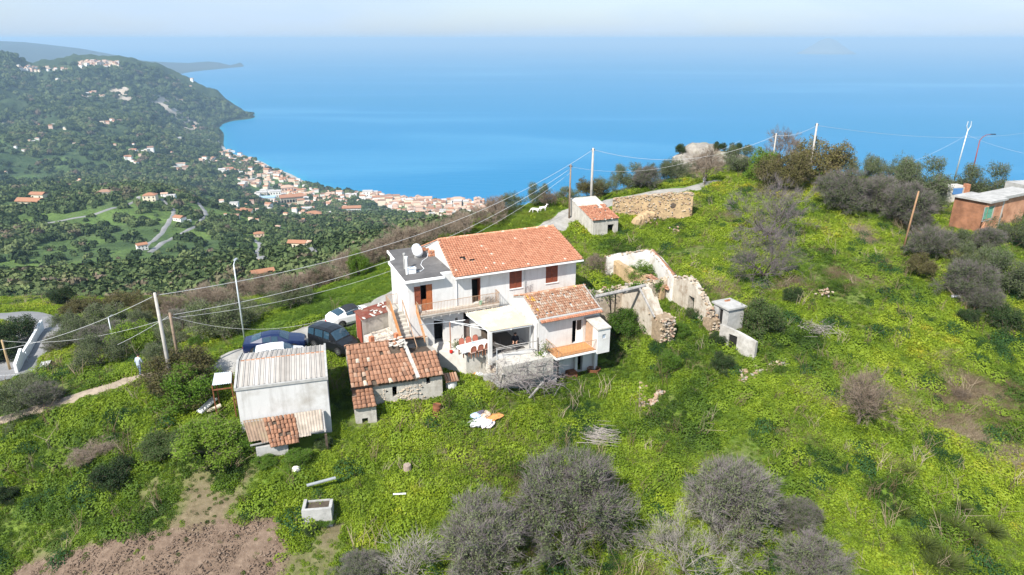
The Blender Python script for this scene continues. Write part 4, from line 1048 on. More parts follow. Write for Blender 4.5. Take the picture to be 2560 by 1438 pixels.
tile_objects(bed, tiled_slope(None, lp(.24, 1.10), lp(.63, 1.10), lp(.24, 0), lp(.63, 0), .22, .33, lambda i, j, nc, nr, q: min(.86, max(.02, q.gauss(.38, .13))), 17, lambda i, j, nc, nr, q: q.random() < .06, jit=.03))

# ------------------------------------------------------------------ stone hut with lichen covered tiles
HU0 = at(879, 970, .3); HH = Frame(HU0, 17.17)
hut = thing('stone_hut', 'low stone hut with uneven barrel tile roof spotted with yellow lichen', 'hut', HH.w(0, 0, 0), HH.a)
HWALL = mat('hut_render', (.47, .44, .39), .95, streak=.5, stain=(.27, .23, .18), sscale=.8, samt=.7, var=.25, scale=2.5, bump=.45, bscale=8)
w1 = HH.rect(980, 967.5, 993.5, 991, .2); w2 = HH.rect(1065.5, 945, 1076.5, 960.5, .2); w3 = HH.rect(964.5, 978, 971, 982, .2)
t = MB(); wall(t, .05, 4.6, -2.4, .27, .2, .35, [w1, w3]); wall(t, 4.6, 6.4, -2.4, .25, .25, .35, [w2]); t.prism([(.05, .55, -2.4), (.05, 5.8, -2.4), (.05, 5.8, .9), (.05, 3.3, 1.95), (.05, .55, .42)], (0, 0, 0), (.35, 0, 0)); t.prism([(6.05, .6, -2.4), (6.05, 4.4, -2.4), (6.05, 4.4, .7), (6.05, 2.3, 1.3), (6.05, .6, .42)], (0, 0, 0), (.35, 0, 0)); wall(t, .05, 6.4, -1.5, .85, 5.6, .3)
t.build('wall', HWALL, hut)
t = MB(); t.box(.4, 6.0, 1.5, 1.55, -2.4, .5); t.build('inner_dark', DARK, hut)  # near-black sheet for the unlit inside of the hut
t = MB(); q = random.Random(77)
for i in range(60):
    u = HH.on(1020, 975, .2)[0] + q.gauss(0, .45); z = q.uniform(-1.6, -.35); t.blob((u, .19, z), (q.uniform(.06, .13), .06, q.uniform(.04, .08)), i, 1, .25)
for i in range(26): t.blob((q.uniform(.7, 2.4), .19, q.uniform(-1.1, -.1)), (q.uniform(.05, .1), .04, q.uniform(.03, .06)), i + 90, 1, .25)
stuff(t.build('exposed_stones', mat('bare_stone', (.50, .41, .32), .95, var=.3, scale=4, bump=.4), hut))
def lichen_tint(i, j, nc, nr, q):
    t = min(.84, max(.05, q.gauss(.47, .12)))
    y = .01 + .08 * (1 - i / nc) + (.16 if j > nr - 3 and i < nc * .6 else 0)
    return 1.0 if q.random() < y * .6 else t
h0, h1, hr0, hr1 = Vector((-.05, -.05, .33)), Vector((4.62, -.05, .31)), Vector((.02, 3.2, 2.02)), Vector((3.85, 3.2, 1.98))
hq0, hq1 = Vector((4.65, .0, .30)), Vector((6.5, .02, .30)), ; g0, g1 = Vector((4.45, 2.0, 1.32)), Vector((6.33, 2.1, 1.30))
t = MB()
for q4 in ((h0, h1, hr1, hr0), (Vector((6.5, 6, .7)), Vector((-.05, 6, .7)), hr0, hr1), (hq0, hq1, g1, g0), (g0, g1, Vector((6.4, 4.4, .7)), Vector((4.5, 4.4, .7))), (h1, hq0, g0, hr1)):
    n_ = (q4[1] - q4[0]).cross(q4[3] - q4[0]).normalized() * .09
    t.mesh([p - n_ for p in q4] + [p - n_ * .12 for p in q4], [(3,2,1,0),(4,5,6,7),(0,1,5,4),(1,2,6,5),(2,3,7,6),(3,0,4,7)])
hroof = t.build('roof', DARKWOOD, hut)
broken = lambda i, j, nc, nr, q: (i / nc > .72 and j / nr < .3 and q.random() < .75) or q.random() < .025
sp1 = tiled_slope(None, h0, h1, hr0, hr1, .30, .40, lichen_tint, 21, broken, jit=.03)
sp2 = tiled_slope(None, hq0, hq1, g0, g1, .29, .38, lean_tint, 22, jit=.03)
tile_objects(hroof, sp1 + sp2)
t = MB(); tiled_slope(t, (6.5, 6, .72), (-.05, 6, .72), hr1, hr0, .3, .4, lean_tint, 23, jit=.03); stuff(t.build('rear_tiles', TILE_OLD, hroof, smooth=True))
t = MB(); t.bar(h1 + Vector((.02, 0, .08)), hr1 + Vector((.25, 0, .05)), .26, .12); t.build('mortar_ridge', OLDPLASTER, hroof)
t = MB()
for i in range(34): t.blob((3.4 + q.gauss(.3, .35), 2.9 + q.gauss(0, .45), 1.95 + q.uniform(0, .12)), (q.uniform(.06, .2), q.uniform(.06, .14), .05), i, 1, .3)
stuff(t.build('fallen_rubble', mat('pale_rubble', (.55, .50, .44), .95, var=.3, scale=4), hroof))
t = MB(); t.box(-.1, 4.6, -.02, .1, .16, .26); t.build('eave_board', DARKWOOD, hroof)
anx = thing('outhouse', 'tiny outhouse with five rows of orange tiles leaning on the stone hut', 'outhouse', HH.w(0, 0, 0), HH.a)
t = MB(); wall(t, .02, 1.45, -2.6, -.62, -1.25, .15, [(.45, .85, -1.9, -1.5)]); t.box(.02, .17, -1.1, .19, -2.6, -.5); t.box(1.3, 1.45, -1.1, .19, -2.6, -.5); t.build('wall', HWALL, anx)
t = MB(); t.box(.2, 1.28, -.6, -.55, -2.6, -.7); t.build('inner_dark', DARK, anx)  # near-black sheet for the unlit inside of the outhouse
t = MB(); a0, a1, a2, a3 = Vector((-.06, -1.42, -.62)), Vector((1.5, -1.42, -.62)), Vector((-.02, .17, .02)), Vector((1.42, .17, .02)); t.quad(a0, a1, a3, a2); ar = t.build('roof', DARKWOOD, anx)
tile_objects(ar, tiled_slope(None, a0, a1, a2, a3, .29, .38, lean_tint, 25, jit=.03))

# ------------------------------------------------------------------ rust red garage and the rubble block in front of it
G = [at(886, 776.5, 2.3), at(904.4, 798.7, 2.3), at(989.5, 771.7, 2.3), at(979.5, 748.5, 2.3)]
HG = Frame(G[1], math.degrees(math.atan2(G[2].y - G[1].y, G[2].x - G[1].x)))
gar = thing('red_garage', 'small garage with rust red sheet roof weighed down by stones and red door', 'garage', HG.w(0, 0, 0), HG.a)
gl_, gv = HG.l(G[2]).x, HG.l(G[0]).y; gx = HG.l(G[0]).x
t = MB(); t.prism([(.05, .05, -.3), (gl_, .05, -.3), (gl_ + gx, gv, -.3), (gx + .05, gv, -.3)], (0, 0, 0), (0, 0, 2.52)); t.build('wall', OLDPLASTER, gar)
t = MB(); t.prism([(-.03, -.02, 2.225), (gl_ + .05, -.02, 2.225), (gl_ + gx + .05, gv + .05, 2.225), (gx - .05, gv + .05, 2.225)], (0, 0, 0), (0, 0, .03)); t.build('roof', REDROOF, gar)
t = MB(); a = Vector((.03, .16, 0)); b_ = Vector((gx + .03, gv - .12, 0)); o_ = Vector((-.05, -.02, 0)); t.mesh([a + o_, b_ + o_, b_ + o_ + Vector((0, 0, 2.12)), a + o_ + Vector((0, 0, 2.12)), a, b_, b_ + Vector((0, 0, 2.12)), a + Vector((0, 0, 2.12))], [(0,3,2,1),(4,5,6,7),(0,1,5,4),(2,3,7,6),(1,2,6,5),(0,4,7,3)]); t.build('door', REDPAINT, gar)
stn = mat('pale_stone', (.55, .52, .48), .95, var=.3, scale=5)
for i in range(17):
    s, r_ = q.uniform(.05, .95), q.choice([.05, .9, .5, .2, .75, .35]); p = Vector((0, 0, 2.26)) + Vector((gl_, 0, 0)) * s + Vector((gx, gv, 0)) * r_
    t = MB(); t.blob((0, 0, .06), (q.uniform(.09, .26), q.uniform(.07, .13), .07), i, 1, .3); tag(t.build('stone', stn, None, loc=HG.w(p.x, p.y, p.z - .01), rot=q.uniform(0, 3)), 'pale stone weighing down the rust red garage roof', 'stone', 'stones on the red garage roof')
blk = thing('rubble_block', 'roofless block of concrete and rubble below the red garage roof', 'ruin', HG.w(0, 0, 0), HG.a)
t = MB(); t.box(.02, gl_ + .3, -2.5, -.04, -.8, .92); t.build('wall', mat('pale_rubble_concrete', (.58, .54, .49), .95, stain=(.33, .27, .21), sscale=1.1, samt=.8, var=.3, scale=3, bump=.6, bscale=7), blk)
t = MB(); t.box(1.6, 2.1, -2.53, -2.2, -.1, .6); t.box(3.6, 4.2, -1.6, -1.2, .5, .925); t.box(2.7, 3.3, -2.0, -1.6, .6, .926); t.build('opening', DARK, blk)  # dark boxes paint shaded hollows on the solid block
t = MB(); q = random.Random(14)
for i in range(120): t.blob((q.uniform(.2, gl_), q.uniform(-2.4, -.1), .92), (q.uniform(.05, .2), q.uniform(.05, .15), q.uniform(.03, .1)), i, 1, .3)
stuff(t.build('rubble_stones', mat('mixed_rubble', (.56, .48, .40), .95, var=.45, scale=2.5), blk))
t = MB()
for i in range(11):
    p = Vector((q.uniform(.3, gl_), q.uniform(-2.4, -.4), 1.02)); a = q.uniform(-.5, .5) + (1.2 if i % 3 == 0 else .2); L_ = q.uniform(.7, 2.0); dv = Vector((math.cos(a), math.sin(a), .08)) * L_ / 2; t.tube([p - dv, p + dv], .022, 4)
t.build('lying_poles', GREYWOOD, blk)
for (x, y, h) in ((930, 862, .9), (992, 850, .7)):
    p = HG.l(at(x, y, .95)); t = MB(); t.box(p.x - .16, p.x + .16, p.y - .16, p.y + .16, .9, 1.1 + h * .6); t.build('brick_pier', BRICKM, blk)

# ------------------------------------------------------------------ yard terrace, retaining walls
TZ = -.02
ter = MB()
TP = [at(1026, 852, TZ), at(1062, 858, TZ), at(1098, 878, TZ), at(1165, 889, TZ), at(1213, 879, TZ), at(1236, 893, TZ)] + [HE.w(-.0, -.3, TZ), HE.w(0, 5.2, TZ), HM.w(-4.8, 3.2, TZ)]
ter.prism([(p.x, p.y, -2.4) for p in TP], (0, 0, 0), (0, 0, 2.4 + TZ))
struct(ter.build('yard_terrace', mat('yard_concrete', (.58, .55, .50), .95, stain=(.36, .33, .29), sscale=.8, samt=.7, var=.2, scale=2, bump=.25, bscale=10)))
rw = thing('retaining_wall', 'stepped grey concrete retaining wall under the pergola', 'wall', at(1300, 985, -2.5))
t = MB(); o_ = rw.location
A_, B_ = at(1222, 935, -1.15) - o_, at(1402, 915, -1.0) - o_
dd = (B_ - A_); dd.z = 0; L_ = dd.length; dd.normalize(); pp = Vector((-dd.y, dd.x, 0))
def wseg(s0, s1, z0, z1, th=.3, off=0):
    a, b = Vector((A_.x, A_.y, 0)) + dd * s0 + pp * off, Vector((A_.x, A_.y, 0)) + dd * s1 + pp * off
    t.prism([(a.x, a.y, z0), (b.x, b.y, z0), (b.x + pp.x * th, b.y + pp.y * th, z0), (a.x + pp.x * th, a.y + pp.y * th, z0)], (0, 0, 0), (0, 0, z1 - z0))
wseg(-.4, 1.1, -.9, 1.25); wseg(1.1, 5.4, -.9, 1.4, .28, .1); t.build('wall', CONCRETE, rw)
t = MB(); wseg(1.0, 4.9, 1.42, 1.55, .4, -.02); t.build('coping', OLDPLASTER, rw)
t = MB(); q = random.Random(19)
for i in range(240):
    k_ = q.uniform(.35, 2.3); p = Vector((A_.x, A_.y, 0)) + dd * q.uniform(.2, 5.2) + pp * k_; t.blob((p.x, p.y, 1.28 + (k_ - .3) * .45 + q.uniform(-.05, .15)), (q.uniform(.06, .30), q.uniform(.06, .26), q.uniform(.05, .2)), i, 1, .3)
stuff(t.build('garden_rubble', mat('garden_rubble', (.46, .40, .33), .95, var=.5, scale=2.5, stain=(.2, .12, .07), sscale=1.5, samt=.8), rw))
t = MB(); p = Vector((A_.x, A_.y, 0)); t.mesh([p + dd*.2 + pp*.3 + Vector((0,0,1.25)), p + dd*5.2 + pp*.35 + Vector((0,0,1.3)), p + dd*5.2 + pp*2.4 + Vector((0,0,2.2)), p + dd*.2 + pp*2.2 + Vector((0,0,2.2))], [(0,1,2,3)]); t.prism([tuple(p + dd * .3 + pp * .35 + Vector((0,0,-.5))), tuple(p + dd * 5.3 + pp * .4 + Vector((0,0,-.5))), tuple(p + dd * 5.3 + pp * 2.6 + Vector((0,0,-.5))), tuple(p + dd * .3 + pp * 2.2 + Vector((0,0,-.5)))], (0, 0, 0), (0, 0, 1.85)); t.build('planting_bed', mat('dry_bed', (.33, .27, .20), .95, var=.45, scale=2.5), rw)

for i, (s_, k_, w_) in enumerate(((1.0, .8, .7), (2.1, 1.3, .5), (3.2, .7, .8), (4.3, 1.5, .5))):     # old troughs in the bed
    p = rw.location + Vector((A_.x, A_.y, 0)) + dd * s_ + pp * k_ + Vector((0, 0, 1.35 + k_ * .42)); t = MB(); t.box(-w_/2, w_/2, -.17, .17, 0, .26); t.box(-w_/2 - .02, w_/2 + .02, -.19, .19, .26, .30)
    tag(t.build('old_planter', (RUST, BRICKM, DARKWOOD, TERRA)[i], None, loc=p, rot=.4 + i * .15), ('rusty brown trough at the left of the rubble bed under the porch', 'short brick red planter in the rubble bed under the porch', 'long dark wooden trough in the middle of the rubble bed', 'terracotta planter at the right end of the rubble bed')[i], 'planter')
# ------------------------------------------------------------------ plants
GREEN = [(0, (.026, .055, .008)), (.25, (.088, .155, .014)), (.5, (.190, .275, .020)), (.75, (.262, .345, .024)), (.92, (.32, .355, .028)), (1, (.38, .32, .03))]
LEAFY = tinted('leafy_herbs', GREEN, .6, .25, trans=.40, jitter=.16, jscale=.6)
GRASS = tinted('grass_blades', [(0, (.040, .075, .012)), (.4, (.115, .200, .022)), (.75, (.195, .275, .032)), (1, (.27, .25, .06))],   .65, .2, trans=.35, jitter=.14, jscale=.5)
DARKH = tinted('dark_feathery_herbs', [(0, (.012, .035, .012)), (.6, (.028, .072, .018)), (1, (.06, .11, .03))], .7, .15, trans=.2)
DRY = tinted('dry_stems', [(0, (.10, .065, .04)), (.5, (.20, .15, .095)), (1, (.34, .28, .20))], .9, .1)

def leaf(mb, c, n, d, l, w):
    d = (d - n * d.dot(n)).normalized(); s = n.cross(d) * w * .5
    mb.v += [tuple(c - d*l*.5), tuple(c + s), tuple(c + d*l*.5), tuple(c - s)]; k = len(mb.v)
    mb.f.append((k-4, k-3, k-2, k-1)); mb.mi.append(mb.m)
def blade(mb, c, tip, w):
    d = (tip - c); s = d.cross(Vector((rnd.uniform(-1, 1), rnd.uniform(-1, 1), .3)))
    s = s.normalized() * w * .5 if s.length > 1e-6 else Vector((w, 0, 0))
    mb.v += [tuple(c - s), tuple(c + s), tuple(tip)]; k = len(mb.v); mb.f.append((k-3, k-2, k-1)); mb.mi.append(mb.m)
def rv(q): return Vector((q.gauss(0, 1), q.gauss(0, 1), q.gauss(0, 1))).normalized()
def herb(seed, n, rad, h, l, m, up=1.6):
    q = random.Random(seed); mb = MB()
    for i in range(n):
        r = rad * math.sqrt(q.random()); a = q.uniform(0, 6.283); z = h * (1 - (r / rad) ** 2 * .7) * q.uniform(.35, 1.0)
        nn = (rv(q) + Vector((0, 0, up))).normalized(); leaf(mb, Vector((r * math.cos(a), r * math.sin(a), z)), nn, rv(q), l * q.uniform(.6, 1.3), l * q.uniform(.5, .9))
    return mb.data('herb_leaves', m)
def tuft(seed, n, rad, h, w, m, lean=.5):
    q = random.Random(seed); mb = MB()
    for i in range(n):
        r = rad * math.sqrt(q.random()); a = q.uniform(0, 6.283); c = Vector((r * math.cos(a), r * math.sin(a), 0)); hh = h * q.uniform(.5, 1.1)
        blade(mb, c, c + Vector((q.gauss(0, lean) * hh + c.x * .5, q.gauss(0, lean) * hh + c.y * .5, hh)), w)
    return mb.data('grass_tuft', m)
HERBS = [herb(1, 90, .42, .34, .125, LEAFY), herb(2, 110, .50, .26, .10, LEAFY), herb(3, 80, .36, .46, .15, LEAFY, .9),
         tuft(4, 80, .36, .34, .030, GRASS), tuft(5, 90, .42, .24, .026, GRASS, .7), herb(6, 170, .42, .6, .07, DARKH, .4), tuft(7, 30, .3, .45, .016, DRY, .8)]

# where nothing grows
NOGROW = [[(p.x, p.y) for p in TP]]
for F, rects in ((HM, [(-4.8, 11.1, -.5, 8.9), (-4.9, -3.6, -1.7, 4)]), (HE, [(-4.2, 0, -1.0, 5.6), (0, 5.5, .1, 5.6)]), (HS, [(-.1, 5.9, -.1, 5.3), (.3, 5.4, -1.6, 0)]), (HH, [(-.1, 6.6, 0, 5.9), (-.1, 1.6, -1.3, .3)]), (HG, [(-.2, gl_ + .4, -2.6, gv + .1)])):
    for u0, u1, v0, v1 in rects: NOGROW.append([tuple(F.w(a, b_, 0))[:2] for a, b_ in ((u0, v0), (u1, v0), (u1, v1), (u0, v1))])
def free(X, Y):
    ok = np.ones(X.shape, bool)
    for p in NOGROW: ok &= ~inside(p, X, Y)
    n1 = .5 * fbm(X * .8, Y * .8, 2, 55)
    ok &= seg_dist(ROAD, X, Y) > 1.75 + n1
    ok &= seg_dist(DIRT, X, Y) > .65 + .6 * n1
    ok &= seg_dist(TRACK2, X, Y) > .35 + .6 * n1
    ok &= seg_dist(LOWER, X, Y) > 3.0
    return ok
def view_ok(X, Y, Z, m=260):
    dz = Z - ZC; D = Y * CP - dz * SP; U = Y * SP + dz * CP
    sx, sy = 1280 + X / D * FPX, 719 - U / D * FPX
    return (sx > -m) & (sx < 2560 + m) & (sy > 200) & (sy < 1438 + m * 1.4)

n_try = 350000
Yc = 20 + 92 * rng.random(n_try) ** 1.25
Xc = (rng.random(n_try) * 2 - 1) * (Yc * .80 + 8)
keep = rng.random(n_try) < np.clip(1.25 * (38 / np.maximum(Yc, 24)) ** .55 * (Yc * .80 + 8) / 80, .05, 1)
Xc, Yc = Xc[keep], Yc[keep]
Zc = hn_arr(Xc, Yc)
k = view_ok(Xc, Yc, Zc) & free(Xc, Yc)
Xc, Yc, Zc = Xc[k], Yc[k], Zc[k]
bare = bare_fac(Xc + .3 * rng.standard_normal(Xc.size), Yc + .3 * rng.standard_normal(Xc.size))
k = rng.random(Xc.size) > bare * .97
Xc, Yc, Zc, bare = Xc[k], Yc[k], Zc[k], bare[k]
lush = fbm(Xc * .11, Yc * .11, 4, 61); mid = fbm(Xc * .45, Yc * .45, 3, 71)
dslope = np.array([tuple(at(*p))[:2] for p in ((520,885,-.8),(690,830,-.8),(960,745,.2),(1250,600,1.4),(1420,530,2.4),(1380,500,2.8),(1090,600,.4),(880,690,-1.6),(650,800,-1.8),(500,880,-2))])
slope = inside(dslope, Xc, Yc)
rightside = np.clip((Xc - 14) / 10, 0, 1)
leftdark = np.clip((-18 - Xc) / 8, 0, 1) * np.clip((46 - Yc) / 6, 0, 1)
tint = .55 + .19 * lush + .13 * mid + .09 * rng.standard_normal(Xc.size) + .05 * rightside - .10 * leftdark - .06 * slope
tint -= .22 * np.clip(fbm(Xc * .16 + 40, Yc * .16, 4, 91) - .15, 0, 1) * 2 * (1 - slope)
u = rng.random(Xc.size)
grassy = np.clip(.16 + .42 * fbm(Xc * .13, Yc * .13, 3, 101) + .75 * slope + .12 * rightside, 0, .95)
idx = np.where(u < grassy, 3 + (rng.random(Xc.size) < .5), (rng.random(Xc.size) * 3).astype(int))
fen = (fbm(Xc * .33 + 7, Yc * .33, 3, 111) > .78) & ~slope
idx = np.where(fen & (rng.random(Xc.size) < .5), 5, idx)
dryp = np.clip((fbm(Xc * .15 + 70, Yc * .15, 4, 121) - .35) * 1.2, 0, .8) * (.5 + 1.1 * rightside) + .03 + .12 * (bare > .05)
idx = np.where(rng.random(Xc.size) < dryp * ~slope, 6, idx)
scl = (.80 + .32 * np.clip(mid, -1, 1) + .3 * np.clip(lush, -.6, 1)) * (.8 + .5 * rng.random(Xc.size)) * np.where(slope, .68, 1) * (1 - .45 * np.clip(bare * 1.6, 0, 1)) * (1 + .22 * np.clip((Yc - 45) / 40, 0, 1))
rot = np.c_[rng.normal(0, .18, Xc.size), rng.normal(0, .18, Xc.size), rng.random(Xc.size) * 6.283]
stuff(scatter('meadow_plants', np.c_[Xc, Yc, Zc - .03], rot, np.clip(scl, .35, 1.8), idx, np.clip(tint, .04, .97), HERBS))
N_MEADOW = Xc.size
def mound(seed, n, rad, h, l, m):
    q = random.Random(seed); mb = MB()
    for i in range(n):
        d = rv(q); d.z = abs(d.z); k = 1 + .16 * math.sin(4 * math.atan2(d.y, d.x) + seed); c = Vector((d.x * rad * k, d.y * rad * k, d.z * h)) * q.uniform(.72, 1.03)
        leaf(mb, c, (d + rv(q) * .5 + Vector((0, 0, .35))).normalized(), rv(q), l * q.uniform(.6, 1.3), l * .75)
    return mb.data('mound_leaves', m)
MOUNDS = [mound(i, 420, .95, .62 + .1 * i, .13, (LEAFY, LEAFY, DARKH)[i]) for i in range(3)]
k = (~slope) & (bare < .12) & (rng.random(Xc.size) < .030 * np.clip(1 + 2.2 * fbm(Xc * .14 + 3, Yc * .14, 3, 141), .05, 3)) & (seg_dist(ROAD, Xc, Yc) > 3) & (seg_dist(DIRT, Xc, Yc) > 1.8)
mx_, my_ = Xc[k], Yc[k]; mz_ = hn_arr(mx_, my_); clear = np.ones(mx_.size, bool)
for p_ in NOGROW:
    for dx_, dy_ in ((.9, 0), (-.9, 0), (0, .9), (0, -.9)): clear &= ~inside(p_, mx_ + dx_, my_ + dy_)
mx_, my_, mz_, mt_ = mx_[clear], my_[clear], mz_[clear], np.clip(tint[k][clear] + .04 * rng.standard_normal(clear.sum()), .04, .97)
stuff(scatter('bramble_mounds', np.c_[mx_, my_, mz_ - .12], np.c_[rng.normal(0, .15, mx_.size), rng.normal(0, .15, mx_.size), rng.random(mx_.size) * 6.28], .45 + .75 * rng.random(mx_.size) ** 1.5, np.where(rng.random(mx_.size) < .12, 2, rng.integers(0, 2, mx_.size)), mt_, MOUNDS))
k = (~slope) & (rng.random(Xc.size) < .010) & (bare < .1); kx, ky = Xc[k], Yc[k]
stk = []
for i in (1, 2, 3):
    q = random.Random(i); mb = MB()
    for j in range(7): a = Vector((q.gauss(0, .12), q.gauss(0, .12), 0)); mb.tube([a, a + Vector((q.gauss(0, .1), q.gauss(0, .1), .5)), a + Vector((q.gauss(0, .25), q.gauss(0, .25), q.uniform(.8, 1.3)))], [.014, .011, .005], 3, False)
    stk.append(mb.data('dry_stalk', DRY))
stuff(scatter('dry_stalks', np.c_[kx, ky, hn_arr(kx, ky)], np.c_[rng.normal(0, .2, kx.size), rng.normal(0, .2, kx.size), rng.random(kx.size) * 6], .6 + .8 * rng.random(kx.size), rng.integers(0, 3, kx.size), rng.random(kx.size), stk))
# clods and seedlings on the tilled field
fb_ = np.array(FIELD)[:, :2]; m_ = 14000
fx = rng.uniform(fb_[:, 0].min(), fb_[:, 0].max(), m_); fyy = rng.uniform(fb_[:, 1].min(), fb_[:, 1].max(), m_)
k = inside(FIELD, fx, fyy); fx, fyy = fx[k], fyy[k]; fz_ = hn_arr(fx, fyy)
cl = MB(); cl.blob((0, 0, 0), (.11, .1, .07), 3, 1, .35)
cl2 = MB(); cl2.blob((0, 0, 0), (.08, .12, .06), 5, 1, .4)
clod = tinted('soil_clods', [(0, (.09, .062, .045)), (.5, (.15, .108, .08)), (1, (.22, .165, .125))], .95, .1)
stuff(scatter('soil_clods', np.c_[fx, fyy, fz_ + .02], np.c_[rng.random(fx.size), rng.random(fx.size), rng.random(fx.size) * 6], np.clip(.2 + .5 * rng.random(fx.size) ** 3, .2, .7), rng.integers(0, 2, fx.size), rng.random(fx.size), [cl.data('clod', clod), cl2.data('clod', clod)]))

# ---- trees: trunk and limbs, twigs, leaves
def grow(seed, H=5, spread=1.0, trunk=.25, r0=.16, limbs=6, sub=5, fine=3, wig=.25, upb=.35, lift=.5):
    """skeleton of a tree of height H: limb polylines with radii, and the ends where twigs sit"""
    q = random.Random(seed); lines, tips = [], []
    def walk(p, d, L, r, lev):
        n = 4 if lev < 2 else 3; pts = [p]; rs = [r]
        for i in range(n):
            d = (d + Vector((q.gauss(0, wig), q.gauss(0, wig), q.gauss(0, wig * .6) + upb * (.12 if lev else .3)))).normalized()
            p = p + d * L / n; pts.append(p); rs.append(r * (1 - .62 * (i + 1) / n))
        lines.append((pts, rs, lev)); return pts, rs, d
    base, rs, d = walk(Vector((0, 0, -.25)), Vector((q.gauss(0, .12), q.gauss(0, .12), 1)).normalized(), H * trunk + .25, r0, 0)
    def branch(pts, rs, lev, L):
        cnt = (limbs, sub, fine)[lev]
        for i in range(cnt):
            t = q.uniform(.75, 1) if lev == 0 else q.uniform(.25, 1); k = min(int(t * (len(pts) - 1)), len(pts) - 2); f = t * (len(pts) - 1) - k
            p = pts[k].lerp(pts[k + 1], f); ax = (pts[k + 1] - pts[k]).normalized()
            if lev == 0:
                a = i / cnt * 6.283 + q.uniform(-.4, .4); el = q.uniform(lift - .35, lift + .55); d = Vector((math.cos(a) * math.cos(el) * spread, math.sin(a) * math.cos(el) * spread, math.sin(el)))
            else: d = ax * .8 + rv(q) * .85 + Vector((0, 0, .18)); 
            d.normalize(); P, RS, dd = walk(p, d, L * q.uniform(.7, 1.15), max(.012, rs[k] * .62), lev + 1)
            if lev < 2: branch(P, RS, lev + 1, L * .58)
            else: tips.append((P[-1], dd)); tips.append((P[-2], dd))
            if lev == 1: tips.append((P[-1], dd))
    branch(base, rs, 0, H * .55)
    return lines, tips
def limb_mesh(lines, m, minlev=0, maxlev=9, name='trunk', k=1.0, seg=(8, 5, 4, 3)):
    mb = MB()
    for pts, rs, lev in lines:
        if minlev <= lev <= maxlev: mb.tube(pts, [r * k for r in rs], seg[min(lev, 3)], cap=False)
    return mb.data(name, m, True)
def twig_mesh(tips, m, n, l, w, seed, fan=.8, up=.25, name='twigs'):
    q = random.Random(seed); mb = MB()
    for p, d in tips:
        for i in range(n):
            dd = (d + rv(q) * fan + Vector((0, 0, up))).normalized(); a = p + rv(q) * .12; L = l * q.uniform(.5, 1.3)
            mid = a + dd * L * .5 + rv(q) * L * .08; s = dd.cross(rv(q)); s = s.normalized() * w * .5
            mb.v += [tuple(a - s), tuple(a + s), tuple(mid + s * .7), tuple(mid - s * .7), tuple(a + dd * L)]; z = len(mb.v)
            mb.f += [(z-5, z-4, z-3, z-2), (z-2, z-3, z-1)]; mb.mi += [0, 0]
    return mb.data(name, m)
def leaf_mesh(tips, m, n, rad, l, w, seed, up=.5, keep=1.0, name='crown'):
    q = random.Random(seed); mb = MB()
    for p, d in tips:
        if q.random() > keep: continue
        for i in range(n):
            c = p + rv(q) * rad * q.random() ** .5; leaf(mb, c, (rv(q) + Vector((0, 0, up))).normalized(), (d + rv(q)).normalized(), l * q.uniform(.6, 1.3), w * q.uniform(.7, 1.2))
    return mb.data(name, m)
def plant_mat(name, stops, trans=.2, jit=.35, js=1.2, rough=.7):
    m = tinted(name, stops, rough, .2, attr='shade', kind='OBJECT', trans=trans, jitter=jit, jscale=js); return m
OLIVE = plant_mat('olive_leaves', [(0, (.042, .058, .024)), (.5, (.100, .126, .054)), (1, (.175, .198, .095))], .12)
GREYTW = plant_mat('grey_twigs', [(0, (.080, .066, .066)), (.5, (.150, .127, .127)), (1, (.235, .205, .20))], 0, .4)
BROWNTW = plant_mat('brown_twigs', [(0, (.085, .062, .045)), (.5, (.165, .125, .092)), (1, (.26, .205, .155))], 0, .4)
WHITETW = plant_mat('bleached_branches', [(0, (.15, .13, .115)), (.5, (.27, .24, .215)), (1, (.40, .37, .33))], 0, .4)
BARK = plant_mat('bark', [(0, (.05, .040, .032)), (.5, (.11, .088, .070)), (1, (.19, .16, .135))], 0, .4)
LIMEL = plant_mat('fresh_leaves', [(0, (.035, .080, .010)), (.5, (.085, .165, .016)), (1, (.17, .25, .025))], .3)
DARKL = plant_mat('dark_leaves', [(0, (.012, .026, .008)), (.5, (.032, .060, .016)), (1, (.065, .10, .026))], .15)
BRONZE = plant_mat('bronze_leaves', [(0, (.05, .048, .018)), (.5, (.115, .105, .035)), (1, (.20, .17, .055))], .2)

KINDS = {}
def make_kind(name, seed, H, leafm, twigm, barkm, tw=(6, .5, .024), lf=(10, .35, .12, .05), keep=1.0, fill=0, lobes=11, **g):
    lines, tips = grow(seed, H, **g)
    if fill:                        # shoots over the lobes of the crown
        q = random.Random(seed + 5); Rr = sorted(math.hypot(p.x, p.y) for p, _ in tips)[int(len(tips) * .9)]; zc = H * .50
        for k in range(lobes):
            d = rv(q); d.z = d.z * .75 + .15; c = Vector((d.x * Rr * .70, d.y * Rr * .70, zc + d.z * H * .36)); lr = Rr * q.uniform(.26, .46)
            for i in range(int(fill / lobes)):
                e = rv(q); p = c + Vector((e.x, e.y, e.z * .85)) * lr * q.uniform(.55, 1)
                if p.z > .35: tips.append((p, (e + Vector((0, 0, .35)) + d * .5).normalized()))
    parts = [('trunk', limb_mesh(lines, barkm, 0, 1)), ('branches', limb_mesh(lines, twigm or barkm, 2, 3, 'branches'))]
    if tw: parts.append(('twigs', twig_mesh(tips, twigm, *tw, seed)))
    if lf: parts.append(('crown', leaf_mesh(tips, leafm, *lf, seed, keep=keep)))
    zs = [p.z for p, _ in tips]; rs = sorted(math.hypot(p.x, p.y) for p, _ in tips); zz = sorted(zs)
    KINDS.setdefault(name, []).append((parts, 2 * rs[int(len(rs) * .93)] + .5, zz[len(zz) // 2], max(zs) + .3))
